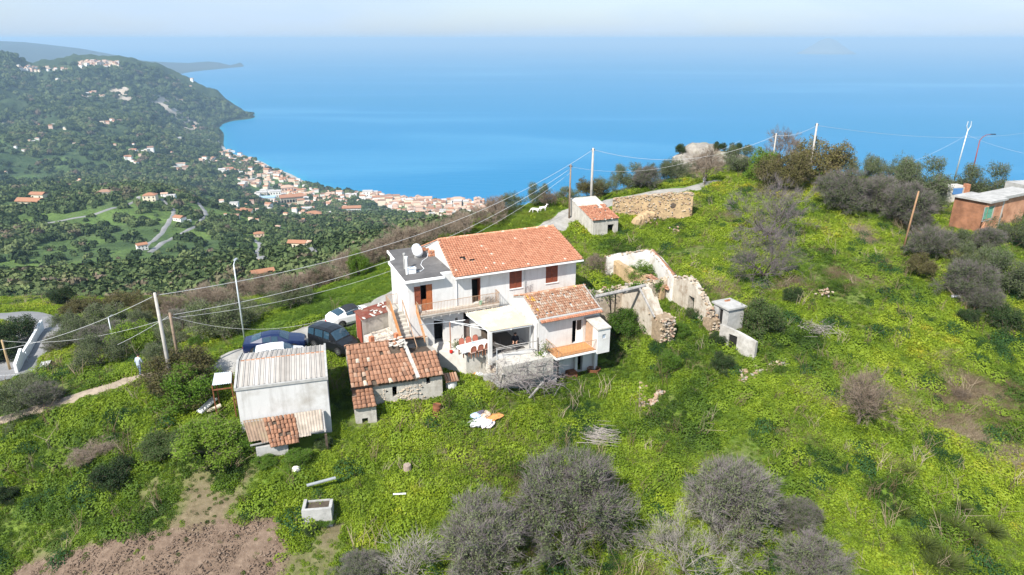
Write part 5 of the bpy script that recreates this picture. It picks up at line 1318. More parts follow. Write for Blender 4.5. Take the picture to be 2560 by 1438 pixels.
for s in (1, 2, 3): make_kind('grey', 100 + s, 4.6, OLIVE, GREYTW, BARK, (13, .58, .017), (22, .36, .15, .056), .85, fill=660, lobes=17, limbs=8, sub=5, fine=3, trunk=.16, lift=.65)
for s in (1, 2, 3): make_kind('olive', 200 + s, 4.8, OLIVE, GREYTW, BARK, (2, .5, .024), (22, .46, .17, .070), 1, fill=420, limbs=7, sub=5, fine=3, trunk=.2, lift=.55)
for s in (1, 2, 3): make_kind('bare', 300 + s, 5.2, None, BROWNTW, BARK, (8, .66, .024), None, fill=260, limbs=7, sub=5, fine=4, trunk=.22, lift=.7)
for s in (1, 2): make_kind('dead', 400 + s, 5.4, None, GREYTW, BARK, (10, .6, .016), None, fill=300, limbs=7, sub=5, fine=3, trunk=.16, lift=.5, r0=.2, wig=.35)
make_kind('white_dead', 450, 4.6, None, WHITETW, WHITETW, (8, .5, .012), None, fill=90, limbs=7, sub=5, fine=4, trunk=.1, lift=.75, r0=.06)
for s in (1, 2): make_kind('lime', 500 + s, 3.4, LIMEL, BROWNTW, BARK, (2, .4, .02), (26, .42, .16, .095), fill=320, limbs=7, sub=4, fine=3, trunk=.1, lift=.5)
for s in (1, 2): make_kind('dark', 600 + s, 3.6, DARKL, BROWNTW, BARK, (2, .4, .02), (28, .42, .15, .085), fill=320, limbs=7, sub=4, fine=3, trunk=.1, lift=.5)
for s in (1, 2): make_kind('bronze', 700 + s, 5.0, BRONZE, BROWNTW, BARK, (3, .5, .024), (22, .46, .18, .10), 1, fill=380, limbs=7, sub=5, fine=3, trunk=.24, lift=.5)
make_kind('sticks', 800, 3.0, None, WHITETW, WHITETW, (3, .6, .02), None, limbs=9, sub=4, fine=2, trunk=.06, lift=1.1, spread=.6, r0=.06)

TALLY = {}
def tree(cx, cy, dpx, kind, label, cat='tree', group=None, shade=.5, variant=None, sz=1.0, name=None, base=None):
    """tree whose crown middle is seen at (cx, cy) and is dpx wide in the photograph"""
    K = KINDS[kind]; i = TALLY.get(kind, 0) if variant is None else variant; TALLY[kind] = i + 1
    parts, dia, hc, top = K[i % len(K)]
    Ys = np.linspace(24, 122, 500); Zg = np.zeros(500); X = (cx - 1280) / FPX * Ys * 1.05
    for _ in range(3):
        Zg = hn_arr(X, Ys); D = Ys * CP - (Zg - ZC) * SP; s_ = dpx / FPX * D / dia; Zk = Zg + hc * s_ * sz
        D = Ys * CP - (Zk - ZC) * SP; X = (cx - 1280) / FPX * D
    err = np.abs(719 - (Ys * SP + (Zk - ZC) * CP) / D * FPX - cy); kk = int(np.argmax(err < max(2.5, err.min() + .5)))
    p = Vector((X[kk], Ys[kk], hn(X[kk], Ys[kk]))); s = float(s_[kk])
    names = {'grey': 'olive_tree', 'olive': 'olive_tree', 'bare': 'bare_tree', 'dead': 'dead_tree', 'white_dead': 'dead_tree', 'lime': 'leafy_bush', 'dark': 'evergreen_bush', 'bronze': 'carob_tree', 'sticks': 'dry_shrub'}
    root = thing(name or names[kind], label, cat, p, rnd.uniform(0, 6.28), group)
    root.scale = (s, s, s * sz)
    for nm, me in parts:
        o = link(nm, me, root); o['shade'] = min(1, max(0, shade + rnd.uniform(-.1, .1)))
    NOTREE.append((p.x, p.y, s * dia / 2))
    return root
NOTREE = []
# foreground
tree(1428, 1240, 290, 'grey', 'largest grey green olive tree in the foreground meadow below the yard', shade=.55, variant=0)
tree(1212, 1338, 232, 'grey', 'mauve grey half bare olive tree left of the largest one', shade=.6, variant=1)
tree(1832, 1242, 222, 'grey', 'silvery grey olive tree alone on the lower right meadow', shade=.62, variant=2)
tree(2000, 1290, 110, 'grey', 'small grey olive tree with slanting trunk right of the silvery one', shade=.5, variant=0)
tree(1720, 1375, 250, 'white_dead', 'bleached leafless tree with spreading white branches at the bottom edge', 'dead tree')
tree(2035, 1420, 190, 'grey', 'low brownish grey olive tree at the bottom right edge', shade=.5, variant=1)
tree(1030, 1400, 170, 'sticks', 'clump of pale dry sticks at the bottom edge', 'shrub', shade=.5)
tree(900, 1418, 120, 'grey', 'low grey shrub at the bottom edge left of the pale sticks', 'shrub', shade=.5, sz=.7)
tree(1150, 1440, 90, 'sticks', 'second dry stick clump under the mauve grey olive', 'shrub', shade=.4)
# right meadow
tree(1905, 632, 185, 'dead', 'lower dead thorny tree with dark trunk on the right slope', 'dead tree', shade=.3, variant=0)
tree(1915, 520, 215, 'dead', 'upper dead tree with bleached branches on the right slope', 'dead tree', shade=.45, variant=1)
tree(2165, 985, 150, 'bare', 'brown leafless shrub with pale broken snag on the right slope', 'shrub', shade=.5)
tree(1905, 795, 105, 'dark', 'green bush growing against the small concrete tower', 'bush', shade=.75)
tree(2405, 985, 50, 'bare', 'small dark brush clump on the right slope', 'shrub', shade=.3, sz=.6)
tree(1985, 735, 52, 'dark', 'round dark green fennel bush below the dead trees', 'bush', shade=.4)
tree(1806, 905, 60, 'dark', 'dark green feathery bush beside the broken grey wall', 'bush', shade=.45)
tree(1795, 848, 46, 'dark', 'dark feathery bush at the foot of the tower', 'bush', shade=.4)
tree(1600, 682, 78, 'lime', 'bright green bush inside the roofless white room', 'bush', shade=.6)
tree(1500, 655, 85, 'bare', 'heap of grey dead creeper beside the end of the main house', 'shrub', shade=.55, sz=.8)
for (x, y, d, kd, lb, sh) in [(2330, 600, 110, 'grey', 'grey dark bush left of the brick building', .35), (2440, 640, 110, 'olive', 'dull green bush in front of the brick building', .5), (2535, 575, 130, 'olive', 'dark olive bush hiding the right end of the brick building', .35),
        (2425, 700, 125, 'grey', 'dark mauve bush at the right edge of the meadow', .3), (2530, 690, 140, 'olive', 'wide olive bush at the right picture edge', .4), (2515, 795, 85, 'dark', 'isolated dark bush with dry top at the right edge', .6),
        (2385, 595, 90, 'olive', 'grey green bush right under the dark brick side wall', .4), (2470, 600, 80, 'grey', 'mauve bush below the green shuttered window', .4), (2460, 745, 95, 'grey', 'dark thorny bush under the wide olive bush at right', .3), (2420, 790, 60, 'dark', 'low dark green bush near the white object', .45), (1560, 812, 85, 'lime', 'low green bramble against the left side of the ruined gable', .35), (1612, 792, 55, 'dark', 'dark bramble in the corner of the ruined gable', .7), (1702, 822, 52, 'lime', 'green weeds between the two ruined gables', .4), (1735, 780, 40, 'dark', 'ivy clump at the foot of the right ruined gable', .7), (1675, 905, 60, 'lime', 'yellow green bramble in front of the stone pier', .6), (2305, 660, 75, 'bronze', 'brownish green bush below the leaning pole', .4), (2500, 640, 70, 'lime', 'yellow green bush between the olives at right', .7), (2290, 545, 70, 'grey', 'grey bush behind the leaning pole', .35)]:
    tree(x, y, d, kd, lb, 'bush', shade=sh)
# along the ridge, from left to right
for (x, y, d, kd, lb, sh, sz) in [
        (1285, 502, 80, 'olive', 'first olive tree at the left end of the ridge above the goats', .45, 1), (1345, 486, 62, 'olive', 'slender olive beside the first one on the ridge', .5, 1.2), (1372, 492, 44, 'bare', 'little bare tree behind the goats', .4, 1),
        (1420, 468, 70, 'olive', 'low green bush at the foot of the wooden ridge post', .6, .7), (1480, 452, 80, 'bronze', 'brownish bush behind the white concrete pole', .4, .8), (1510, 440, 75, 'olive', 'olive tree just right of the white concrete pole', .5, 1), (1572, 428, 85, 'olive', 'round olive tree on the ridge behind the stone wall', .55, 1),
        (1618, 440, 66, 'grey', 'grey bush between two ridge olives', .4, 1), (1650, 415, 85, 'olive', 'dark olive below the rocky crag', .3, 1), (1700, 418, 90, 'olive', 'broad dark olive in front of the crag', .25, 1), (1765, 408, 105, 'bare', 'bare mauve brown tree with leaning trunk on the ridge', .6, 1.05),
        (1848, 400, 85, 'olive', 'olive green tree right of the leaning bare tree', .4, 1), (1905, 415, 80, 'lime', 'bright yellow green tree on the ridge', .65, 1.2), (1965, 355, 105, 'bare', 'feathery brown tree top standing over the ridge trees', .5, 1.2),
        (1960, 420, 130, 'bronze', 'bronze leaved carob tree with dark shade beneath it', .45, 1), (2050, 400, 150, 'bronze', 'largest bronze carob tree on the ridge by the utility pole', .55, 1), (2110, 470, 135, 'grey', 'mauve grey olive at the front of the ridge grove', .4, 1),
        (2160, 420, 110, 'olive', 'olive tree behind the mauve one in the ridge grove', .6, 1), (2235, 425, 130, 'olive', 'tallest round olive tree of the right ridge grove', .55, 1), (2200, 480, 110, 'grey', 'grey olive in front of the round one', .45, 1), (2305, 450, 130, 'olive', 'wide olive tree at the right end of the grove', .55, 1),
        (2275, 505, 120, 'grey', 'dark grey olive overhanging the meadow', .3, 1), (2335, 505, 80, 'olive', 'olive bush beside the brick building corner', .35, 1), (2395, 440, 70, 'olive', 'low olive under the tall antenna mast', .55, .8), (2462, 462, 125, 'olive', 'dense olive above the flat roof at right', .4, 1), (2545, 455, 70, 'olive', 'olive at the far right above the flat roofs', .55, .8), (2375, 425, 60, 'olive', 'small olive left of the antenna mast', .6, .8)]:
    tree(x, y, d, kd, lb, 'tree', shade=sh, sz=sz)
# the left slope
for (x, y, d, kd, lb, sh, sz) in [
        (535, 802, 150, 'olive', 'broad olive tree beside the grey lamp post by the parked cars', .55, .9), (622, 778, 95, 'olive', 'olive tree right of the lamp post', .6, .9), (722, 738, 120, 'olive', 'dark round olive on the grass bank above the road', .4, .9), (805, 690, 68, 'olive', 'smaller olive at the top of the grass bank', .5, 1),
        (896, 658, 58, 'lime', 'thin tree with yellow green leaves at the edge of the bare thicket', .5, 1.6), (496, 856, 50, 'lime', 'small round bright green bush near the lamp post', .3, .8), (333, 850, 125, 'lime', 'yellow green tree with forked trunk near the walking person', .75, 1), (250, 872, 135, 'olive', 'olive tree left of the yellow green tree', .4, .9),
        (195, 828, 120, 'olive', 'olive tree right of the lower road', .5, .9), (262, 800, 110, 'olive', 'olive tree behind the short lamp post', .5, .9), (330, 795, 90, 'olive', 'grey olive behind the concrete utility pole', .55, .9), (150, 742, 70, 'dark', 'dark bush beyond the road bend', .35, .8),
        (35, 992, 150, 'olive', 'olive tree at the left edge beside the dirt path', .45, .9), (100, 985, 90, 'grey', 'grey bush beside the left edge olive', .5, .9), (20, 830, 125, 'dark', 'dark rounded hedge bush inside the hairpin bend', .35, .8), (-15, 870, 110, 'dark', 'second dark bush inside the hairpin bend at the picture edge', .3, .8),
        (448, 925, 180, 'bronze', 'dense brownish bush at the foot of the utility poles', .25, .75), (482, 968, 150, 'lime', 'glossy green bush left of the metal awning', .5, .8), (400, 880, 90, 'olive', 'grey green bush behind the utility poles', .55, .8), (668, 1150, 62, 'lime', 'bright weeds hiding the left end of the lean-to wall', .5, .6), (742, 1138, 74, 'lime', 'green bramble under the corrugated end of the lean-to', .6, .55), (812, 1104, 50, 'dark', 'dark weeds by the lean-to corner post', .8, .7), (812, 1300, 46, 'lime', 'green bush covering the right side of the concrete cistern', .5, .8), (775, 1326, 40, 'dark', 'dark weeds at the foot of the concrete cistern', .7, .6), (410, 965, 90, 'dark', 'dark bramble above the dirt path end', .6, .6),
        (285, 1185, 110, 'dark', 'dark spiky bush alone on the lower left slope', .25, .8), (135, 1272, 45, 'lime', 'small bright plant on the lower left slope', .45, .8), (530, 1095, 190, 'lime', 'large yellow flowering bush left of the collapsed lean-to', .85, .7), (620, 1105, 90, 'lime', 'yellow green bush against the collapsed lean-to', .6, .7),
        (415, 1110, 130, 'dark', 'dark green bramble mound on the left slope', .8, .5), (230, 1130, 110, 'bare', 'fallen bare branch tangle on the left slope', .8, .4), (1211, 908, 66, 'lime', 'round bright green bush below the porch', .45, .9), (15, 1240, 60, 'dark', 'dark round bush at the lower left edge', .3, .8)]:
    tree(x, y, d, kd, lb, 'bush' if kd in ('lime', 'dark') else 'tree', shade=sh, sz=sz)
for i, (x, y, d) in enumerate([(300, 832, 90), (160, 800, 80), (378, 835, 90), (232, 842, 85), (425, 842, 85), (350, 820, 70), (140, 850, 60), (580, 745, 60), (660, 722, 55), (440, 800, 80), (70, 955, 80)]):
    tree(x, y, d, 'olive' if i % 3 else 'grey', 'grey green olive in the loose grove between the lower road and the utility poles', 'tree', 'olives above the lower road', shade=.45 + .03 * i, sz=.9)
# the bare brown thicket beyond the road
q = random.Random(42)
for i in range(36):
    s = i / 35; x = 395 + s * 850 + q.uniform(-14, 14); y = np.interp(x, [395, 520, 700, 850, 1000, 1130, 1250], [775, 742, 715, 655, 608, 565, 528]) + q.uniform(-22, 12)
    tree(x, y, q.uniform(56, 90), 'bare', 'bare brown tree in the leafless thicket beyond the road', 'tree', 'leafless thicket below the grass bank', shade=q.uniform(.5, 1), sz=q.uniform(.75, 1.1))
for i, (x, y, d) in enumerate([(215, 760, 80), (270, 755, 70), (320, 745, 85), (180, 770, 60), (370, 770, 80)]):
    tree(x, y, d, 'bronze', 'brownish bush on the slope beyond the lower road', 'bush', 'brownish bushes beyond the lower road', shade=.35, sz=.7)
# dwarf palms on the lower right
def spiky(seed, n, h, m):
    q = random.Random(seed); mb = MB()
    for i in range(n):
        d = rv(q); d.z = abs(d.z) * .9 + .15; d.normalize(); L = h * q.uniform(.6, 1.1); blade(mb, d * .05, d * L + Vector((0, 0, -.12 * L)), .035)
    return mb.data('fronds', m)
PALM = plant_mat('palm_fronds', [(0, (.035, .055, .014)), (.5, (.080, .105, .024)), (1, (.15, .17, .045))], .1, .4, 3)
pm = [spiky(i, 520, 1.0, PALM) for i in (1, 2)]
for i, (x, y, d) in enumerate([(2310, 1350, 66), (2365, 1392, 78), (2382, 1308, 56), (2262, 1272, 44), (2440, 1300, 46), (2405, 1262, 40), (2425, 1335, 56), (2345, 1290, 40), (2480, 1318, 52), (2270, 1172, 48), (2330, 1400, 60), (2235, 1345, 36)]):
    p = onto(x, y + d * .3); D = (p - Vector((0, 0, ZC))).length; s = d / FPX * D / 1.35
    t = thing('dwarf_palm', 'spiky olive green dwarf palm clump on the lower right meadow', 'palm', p, i * 1.3, 'dwarf palm clumps'); o = link('fronds', pm[i % 2], t); o['shade'] = .4 + .04 * (i % 5); t.scale = (s, s, s)
# heaps of cut branches
def heap(x, y, wpx, label, m, n=160, L=1.6, ang=None, flat=.25):
    p = onto(x, y); D = (p - Vector((0, 0, ZC))).length; s = wpx / FPX * D / 2; q = random.Random(int(x)); mb = MB()
    for i in range(n):
        a = (ang + q.gauss(0, .28)) if ang is not None else q.uniform(0, 6.28)
        c = Vector((q.gauss(0, .35) * s, q.gauss(0, .3) * s, q.uniform(.02, .45))); d = Vector((math.cos(a), math.sin(a), q.gauss(.12, flat))).normalized() * L * q.uniform(.4, 1)
        mb.tube([c - d * .5, c + rv(q) * .07, c + d * .5], [.022, .016, .007], 3, False)
    t = thing('branch_heap', label, 'branches', p); o = mb.build('cut_branches', m, t); o['shade'] = .5
heap(1488, 1092, 110, 'heap of long grey cut branches above the largest olive', WHITETW, 190, 2.6, R(-35), .12)
heap(2045, 825, 105, 'pale heap of dead branches on the right slope', WHITETW, 220, 1.7, None, .5)
heap(1370, 955, 130, 'mauve grey heap of vine prunings on the retaining wall', GREYTW, 260, 1.7, None, .45)
# ------------------------------------------------------------------ houses, roads and woods of the valley and coast
HW = [mat('far_wall_white', (.74, .72, .68), .9), mat('far_wall_cream', (.66, .58, .45), .9), mat('far_wall_pink', (.62, .45, .36), .9), mat('far_wall_grey', (.45, .42, .38), .95)]
HR = [mat('far_roof_orange', (.36, .175, .10), .9, var=.25, scale=.3), mat('far_roof_brown', (.30, .18, .125), .9, var=.25, scale=.3), mat('far_roof_pale', (.50, .33, .24), .9, var=.2, scale=.3), mat('far_roof_flat', (.42, .40, .38), .9), mat('far_roof_blue', (.30, .42, .55), .7)]
FARUSED = []
_hb = {}
def house_mesh(kind, ratio, hr, wm, rm, windows):
    """unit-width house: walls, roof, windows"""
    key = (kind, round(ratio, 2), round(hr, 2), wm, rm, windows)
    if key in _hb: return _hb[key]
    d = ratio; w = MB(); w.box(-.5, .5, -d / 2, d / 2, -.5, hr); wd = w.data('wall', HW[wm]); r = MB(); o = .04; rh = .16 * d + .06
    if kind == 'gable':
        for s in (-1, 1): r.mesh([(-.5-o, s*(d/2+o), hr), (.5+o, s*(d/2+o), hr), (.5+o, 0, hr+rh), (-.5-o, 0, hr+rh), (-.5-o, s*(d/2+o), hr+.03), (.5+o, s*(d/2+o), hr+.03), (.5+o, 0, hr+rh+.03), (-.5-o, 0, hr+rh+.03)], [(3,2,1,0),(4,5,6,7),(0,1,5,4),(1,2,6,5),(2,3,7,6),(3,0,4,7)])
        r.mesh([(-.495, -d/2, hr), (-.495, d/2, hr), (-.495, 0, hr+rh), (.495, -d/2, hr), (.495, d/2, hr), (.495, 0, hr+rh)], [(0,1,2),(3,5,4)])
    elif kind == 'hip':
        a = [(-.5-o, -d/2-o, hr), (.5+o, -d/2-o, hr), (.5+o, d/2+o, hr), (-.5-o, d/2+o, hr)]; k = max(.02, .5 - d / 2)
        r.mesh(a + [(-k, 0, hr+rh), (k, 0, hr+rh)], [(0,1,5,4),(1,2,5),(2,3,4,5),(3,0,4),(3,2,1,0)])
    else:
        r.box(-.5-o*.4, .5+o*.4, -d/2-o*.4, d/2+o*.4, hr, hr + .04)
    rd = r.data('roof', HR[rm]); ws = []
    if windows:
        x = MB(); x.box(-.045, .045, -.012, 0, 0, .13); wm_ = x.data('window', DARK)
        n = max(2, int(windows)); rows = 2 if hr > .42 else 1
        for row in range(rows):
            for i in range(n): ws.append((wm_, (-.5 + (i + .5) / n, -d/2 - .001, hr - .22 - row * .26)))
    _hb[key] = (wd, rd, ws); return _hb[key]
def far_house(x, y, wpx, kind, label, wm=0, rm=0, rot=0.0, ratio=.65, hr=.38, windows=0, group=None, cat='house', name='house'):
    p = onto_far(x, y)
    if p is None: return
    D = p.y * CP - (p.z - ZC) * SP; W = wpx / FPX * D
    wd, rd, ws = house_mesh(kind, ratio, hr, wm, rm, windows)
    t = thing(name, label, cat, p, rot, group); t.scale = (W, W, W)
    link('wall', wd, t); link('roof', rd, t)
    for me, lo in ws: link('window', me, t, lo)
    FARUSED.append((p.x, p.y, W * 1.0 + 2))
    return t
for a in [
    (78, 512, 62, 'gable', 'long ochre stone farmhouse with orange roof at the far left spur', 1, 0, -.1, .3, .16, 4), (98, 496, 36, 'gable', 'upper wing with orange roof behind the long ochre farmhouse', 1, 0, -.1, .5, .3, 2), (264, 486, 32, 'hip', 'brown roofed house among dark trees on the left spur', 3, 1, .1, .6, .25, 3),
    (377, 500, 30, 'hip', 'house with bright red orange hipped roof at the spur end', 1, 0, .2, .8, .45, 3), (412, 492, 16, 'gable', 'small white house with tan roof right of the red roofed one', 0, 2, .3, .7, .5, 2), (430, 498, 18, 'flat', 'white cube house with flat roof above the winding road', 0, 3, .2, .8, .6, 2),
    (450, 553, 26, 'gable', 'white house with orange roof between two winding roads', 0, 0, -.4, .7, .4, 3), (468, 556, 16, 'flat', 'low white shed beside the house between the winding roads', 0, 3, -.3, .8, .35, 0),
    (356, 624, 24, 'gable', 'white two storey house with orange roof alone in the olive groves', 0, 0, .7, .75, .55, 3), (645, 665, 23, 'hip', 'square pink house with pale hipped roof in the valley', 2, 2, .2, .85, .6, 3), (658, 692, 52, 'gable', 'long house with orange roof behind the bare thicket', 2, 0, .55, .45, .25, 4), (606, 704, 20, 'gable', 'little orange roofed hut left of the long house', 1, 0, .3, .7, .35, 2),
    (745, 618, 44, 'gable', 'cream farmhouse with wide terracotta roof and courtyard', 1, 0, -.1, .4, .28, 4), (783, 614, 28, 'gable', 'grey roofed barn right of the cream farmhouse', 3, 2, -.2, .6, .3, 2), (757, 634, 11, 'flat', 'tiny white cabin below the cream farmhouse', 0, 3, 0, .9, .7, 0),
    (648, 592, 24, 'hip', 'salmon pink house hidden among valley trees', 2, 0, .4, .7, .4, 3), (686, 600, 18, 'gable', 'small white house with red roof right of the salmon one', 0, 0, .2, .7, .4, 2), (694, 572, 14, 'hip', 'little grey house among trees above the salmon one', 3, 2, .1, .8, .5, 0), (875, 602, 16, 'gable', 'small white ridge house near the brown thicket top', 0, 2, .3, .6, .4, 2), (819, 655, 22, 'gable', 'orange roofed house half hidden behind bare brown trees', 2, 0, .2, .6, .3, 2),
    (613, 538, 34, 'hip', 'house with large bright red roof at the edge of town', 1, 0, .2, .8, .35, 3), (587, 545, 22, 'gable', 'low brown roofed house left of the bright red roof', 3, 1, .1, .6, .3, 2), (586, 514, 20, 'flat', 'white flat house in the fields left of town', 0, 3, .1, .6, .4, 3),
    (730, 506, 54, 'gable', 'long ochre row of arcaded flats with orange roof', 1, 0, .42, .3, .26, 8), (668, 502, 40, 'flat', 'large workshop hall with pale blue roof', 0, 4, .2, .6, .22, 3), (690, 492, 26, 'flat', 'white apartment block behind the blue roofed hall', 0, 3, .3, .7, .55, 4), (655, 488, 26, 'flat', 'pale flat roofed block left of the blue hall', 3, 3, .2, .6, .3, 3), (720, 482, 30, 'hip', 'large pink apartment house near the arcaded row', 2, 2, .3, .7, .5, 4),
    (880, 531, 44, 'gable', 'long white two storey building with orange roof at the wood edge', 0, 0, .15, .28, .26, 8), (785, 545, 36, 'hip', 'cluster house with red roof by the valley road', 1, 0, .3, .7, .35, 3), (768, 530, 24, 'flat', 'white block with terraces above the valley road', 0, 3, .2, .7, .45, 3), (805, 550, 20, 'gable', 'red roofed cottage right of the cluster house', 0, 0, .5, .7, .4, 2), (1145, 512, 34, 'hip', 'big white seafront building with orange roof', 0, 2, .05, .6, .45, 4), (920, 494, 24, 'flat', 'tall white seafront apartment block', 0, 3, .1, .7, .7, 3), (1208, 510, 6, 'gable', 'church bell tower rising above the seaside town', 1, 0, 0, 1, 2.2, 0)]:
    far_house(*a)
q = random.Random(5)
CL = [('house in the hillside hamlet at the far left', 40, 144, 312, 328, 9, 10), ('white house of the cluster under the twin peak', 202, 264, 231, 247, 10, 9), ('house in the short row below the landslip', 253, 302, 299, 309, 5, 10), ('house scattered on the wooded slope', 183, 225, 347, 362, 5, 11), ('little house on the left wooded slope', 70, 110, 345, 356, 4, 10), ('house in the row on the middle slope', 325, 385, 373, 386, 6, 12),
      ('house on the lower slope near a pale field', 314, 345, 396, 411, 4, 12), ('house beside the orchard slope', 432, 464, 414, 430, 5, 13), ('villa of the ring shaped holiday estate', 492, 540, 396, 414, 11, 10), ('house in the suburb at the slope foot', 552, 590, 414, 432, 7, 13), ('house in the red roofed estate above the beach road', 594, 645, 442, 470, 16, 14), ('beach house of the strip behind the shore', 562, 655, 378, 412, 30, 9), ('house of the hamlet behind the coastal road', 443, 524, 345, 356, 9, 9), ('hamlet house at the hill foot', 343, 404, 337, 346, 6, 8), ('house at the quarry foot', 478, 495, 320, 330, 4, 8), ('house in the dry fields', 155, 200, 455, 478, 4, 11)]
for lb, x0, x1, y0, y1, n, w in CL:
    for i in range(n):
        s = (i + .5) / n; x = x0 + (x1 - x0) * s + q.uniform(-3, 3); y = q.uniform(y0, y1) if lb[:5] != 'beach' else y0 + (y1 - y0) * s + q.uniform(-8, 8)
        far_house(x, y, w * q.uniform(.7, 1.25), q.choice(['gable', 'gable', 'hip', 'flat']), lb, q.choice([0, 0, 1, 2]), q.choice([0, 0, 1, 2, 3]), q.uniform(-.7, .7), q.uniform(.55, .8), q.uniform(.35, .55), 0, lb.replace('house ', 'houses ', 1) if 'house ' in lb else lb + 's')
town = [(895, 486), (960, 492), (1050, 500), (1130, 503), (1255, 506), (1262, 530), (1235, 548), (1150, 552), (1060, 540), (985, 530), (960, 516), (905, 500)]
n = 0
for k in range(6000):
    if n >= 118: break
    x, y = q.uniform(890, 1265), q.uniform(485, 553)
    if not bool(inside(town, np.array([x]), np.array([y]))[0]): continue
    p = onto_far(x, y)
    if p is None or p.z < SEA + 1.2 or any(math.hypot(p.x - a, p.y - b) < (r + 3) for a, b, r in FARUSED[-140:]): continue
    if far_house(x, y, q.uniform(11, 20), q.choice(['gable', 'gable', 'hip', 'flat']), 'house with pale walls in the dense seaside town', q.choice([0, 1, 1, 2, 2]), q.choice([0, 0, 1, 2, 2, 3]), .12 + q.choice([0, 1.57]) + q.uniform(-.12, .12), q.uniform(.6, .85), q.uniform(.45, .8), 0, 'houses of the dense seaside town'): n += 1
for lb, pts, n, w in (('house in the seafront strip behind the beach', [(655, 410), (700, 440), (760, 462), (830, 482), (890, 494)], 22, 13), ('house in the quarter around the blue roofed hall', [(630, 478), (680, 478), (740, 475), (770, 488), (720, 512), (660, 515)], 26, 14)):
    for i in range(n):
        s = i / n * (len(pts) - 1); k = int(s); x = pts[k][0] + (pts[k+1][0] - pts[k][0]) * (s - k) + q.uniform(-12, 6); y = pts[k][1] + (pts[k+1][1] - pts[k][1]) * (s - k) + q.uniform(2, 16)
        p = onto_far(x, y)
        if p is None or p.z < SEA + 1.5: continue
        far_house(x, y, w * q.uniform(.7, 1.3), q.choice(['gable', 'hip', 'flat']), lb, q.choice([0, 0, 1, 2]), q.choice([0, 0, 2, 3]), q.uniform(-.4, .6), q.uniform(.55, .8), q.uniform(.4, .7), 0, lb.replace('house ', 'houses ', 1))
# more of the town and the hilltop villages: past counting
t = MB(); cols = HW + HR
def tiny(x, y, wpx):
    p = onto_far(x, y)
    if p is None or p.z < SEA + 1.2: return
    D = p.y * CP; W = wpx / FPX * D; a = q.uniform(-.5, .5); M = Matrix.Translation(p) @ Matrix.Rotation(a, 4, 'Z'); h = W * q.uniform(.5, .8); d = W * q.uniform(.35, .5)
    t.m = q.choice([0, 0, 1, 1, 2]); t.box(-W/2, W/2, -d, d, -W * .5, h, M); t.m = 4 + q.choice([0, 0, 1, 2, 2, 3])
    t.mesh([M @ Vector(v) for v in ((-W*.54, -d*1.08, h), (W*.54, -d*1.08, h), (W*.54, d*1.08, h), (-W*.54, d*1.08, h), (-W*.5, 0, h + d * .45), (W*.5, 0, h + d * .45))], [(0,1,5,4),(2,3,4,5),(1,2,5),(3,0,4)])
    FARUSED.append((p.x, p.y, W * .8 + 2))
for i in range(80):
    s = q.random(); tiny(195 + 98 * s + q.gauss(0, 2), np.interp(s, [0, .3, .6, 1], [158, 156, 158, 160]) + abs(q.gauss(0, 4.5)) - 1, q.uniform(5.5, 9.5))
for i in range(50):
    s = q.random(); tiny(42 + 128 * s, np.interp(s, [0, 1], [166, 172]) + abs(q.gauss(0, 4)) + 1, q.uniform(4, 7.5))
for i in range(420):
    x, y = q.uniform(880, 1265), q.uniform(486, 556)
    if bool(inside(town, np.array([x]), np.array([y]))[0]): tiny(x, y, q.uniform(7, 13))
for i in range(150): s = q.random(); tiny(np.interp(s, [0, .25, .6, 1], [565, 640, 740, 900]) + q.gauss(0, 12), np.interp(s, [0, .25, .6, 1], [385, 430, 490, 505]) + q.gauss(0, 14), q.uniform(6, 12))
for i in range(26): tiny(q.uniform(0, 560), q.uniform(200, 470), q.uniform(5, 9))
for i in range(70): tiny(q.gauss(740, 90), q.gauss(522, 22), q.uniform(7, 14))
t.m = 0
stuff(t.build('distant_village_houses', cols))
# valley roads
ROADS = []
def far_strip(name, pts, w, m, lab=None):
    P = [onto_far(*p) for p in pts]; P = [p for p in P if p]
    ROADS.append(([(p.x, p.y) for p in P], w))
    struct(strip(name, [(p.x, p.y) for p in P], w, m, hf_arr, .5, 3, 5, .0))
VR = mat('valley_asphalt', (.25, .245, .24), .9, var=.3, scale=.08)
for pts in ([(-20, 588), (40, 574), (76, 566), (173, 548), (253, 530), (318, 512), (343, 499), (346, 492)], [(405, 497), (412, 507), (434, 528), (423, 552), (408, 577), (369, 610), (345, 628)], [(497, 508), (499, 512), (514, 532), (510, 545), (495, 563)], [(494, 564), (448, 590), (400, 612), (372, 632)], [(636, 600), (651, 612), (648, 625), (640, 640), (665, 668)], [(698, 648), (725, 636), (752, 624), (790, 640)], [(735, 545), (765, 562), (790, 552)], [(700, 515), (725, 540), (760, 512), (735, 470)], [(545, 350), (553, 372), (556, 395), (575, 420)]):
    far_strip('valley_road', pts, 4.8, VR)
# woods: thousands of crowns as one mass
def crown_blob(seed, n, m, l):
    q = random.Random(seed); mb = MB()
    for i in range(n):
        d = rv(q); d.z = abs(d.z) * 1.1 - .25; r = q.uniform(.55, 1.0) + .18 * math.sin(3 * math.atan2(d.y, d.x) + seed)
        leaf(mb, Vector((d.x * r * .5, d.y * r * .5, d.z * r * .42 + .22)), (d + rv(q) * .55).normalized(), rv(q), l * q.uniform(.7, 1.3), l * .8)
    return mb.data('crown_leaves', m)
WOOD = tinted('woodland_leaves', [(0, (.022, .038, .015)), (.3, (.048, .075, .028)), (.55, (.088, .122, .045)), (.75, (.135, .165, .064)), (.86, (.125, .112, .066)), (1, (.16, .125, .09))], .85, .1, trans=.1)
nt = 240000
th = R(-55) + rng.random(nt) * R(66); u_ = rng.random(nt); rr = np.where(u_ < .54, np.exp(rng.uniform(np.log(175), np.log(1700), nt)), np.where(u_ < .74, rng.uniform(1300, 3000, nt), rng.uniform(2200, 4100, nt)))
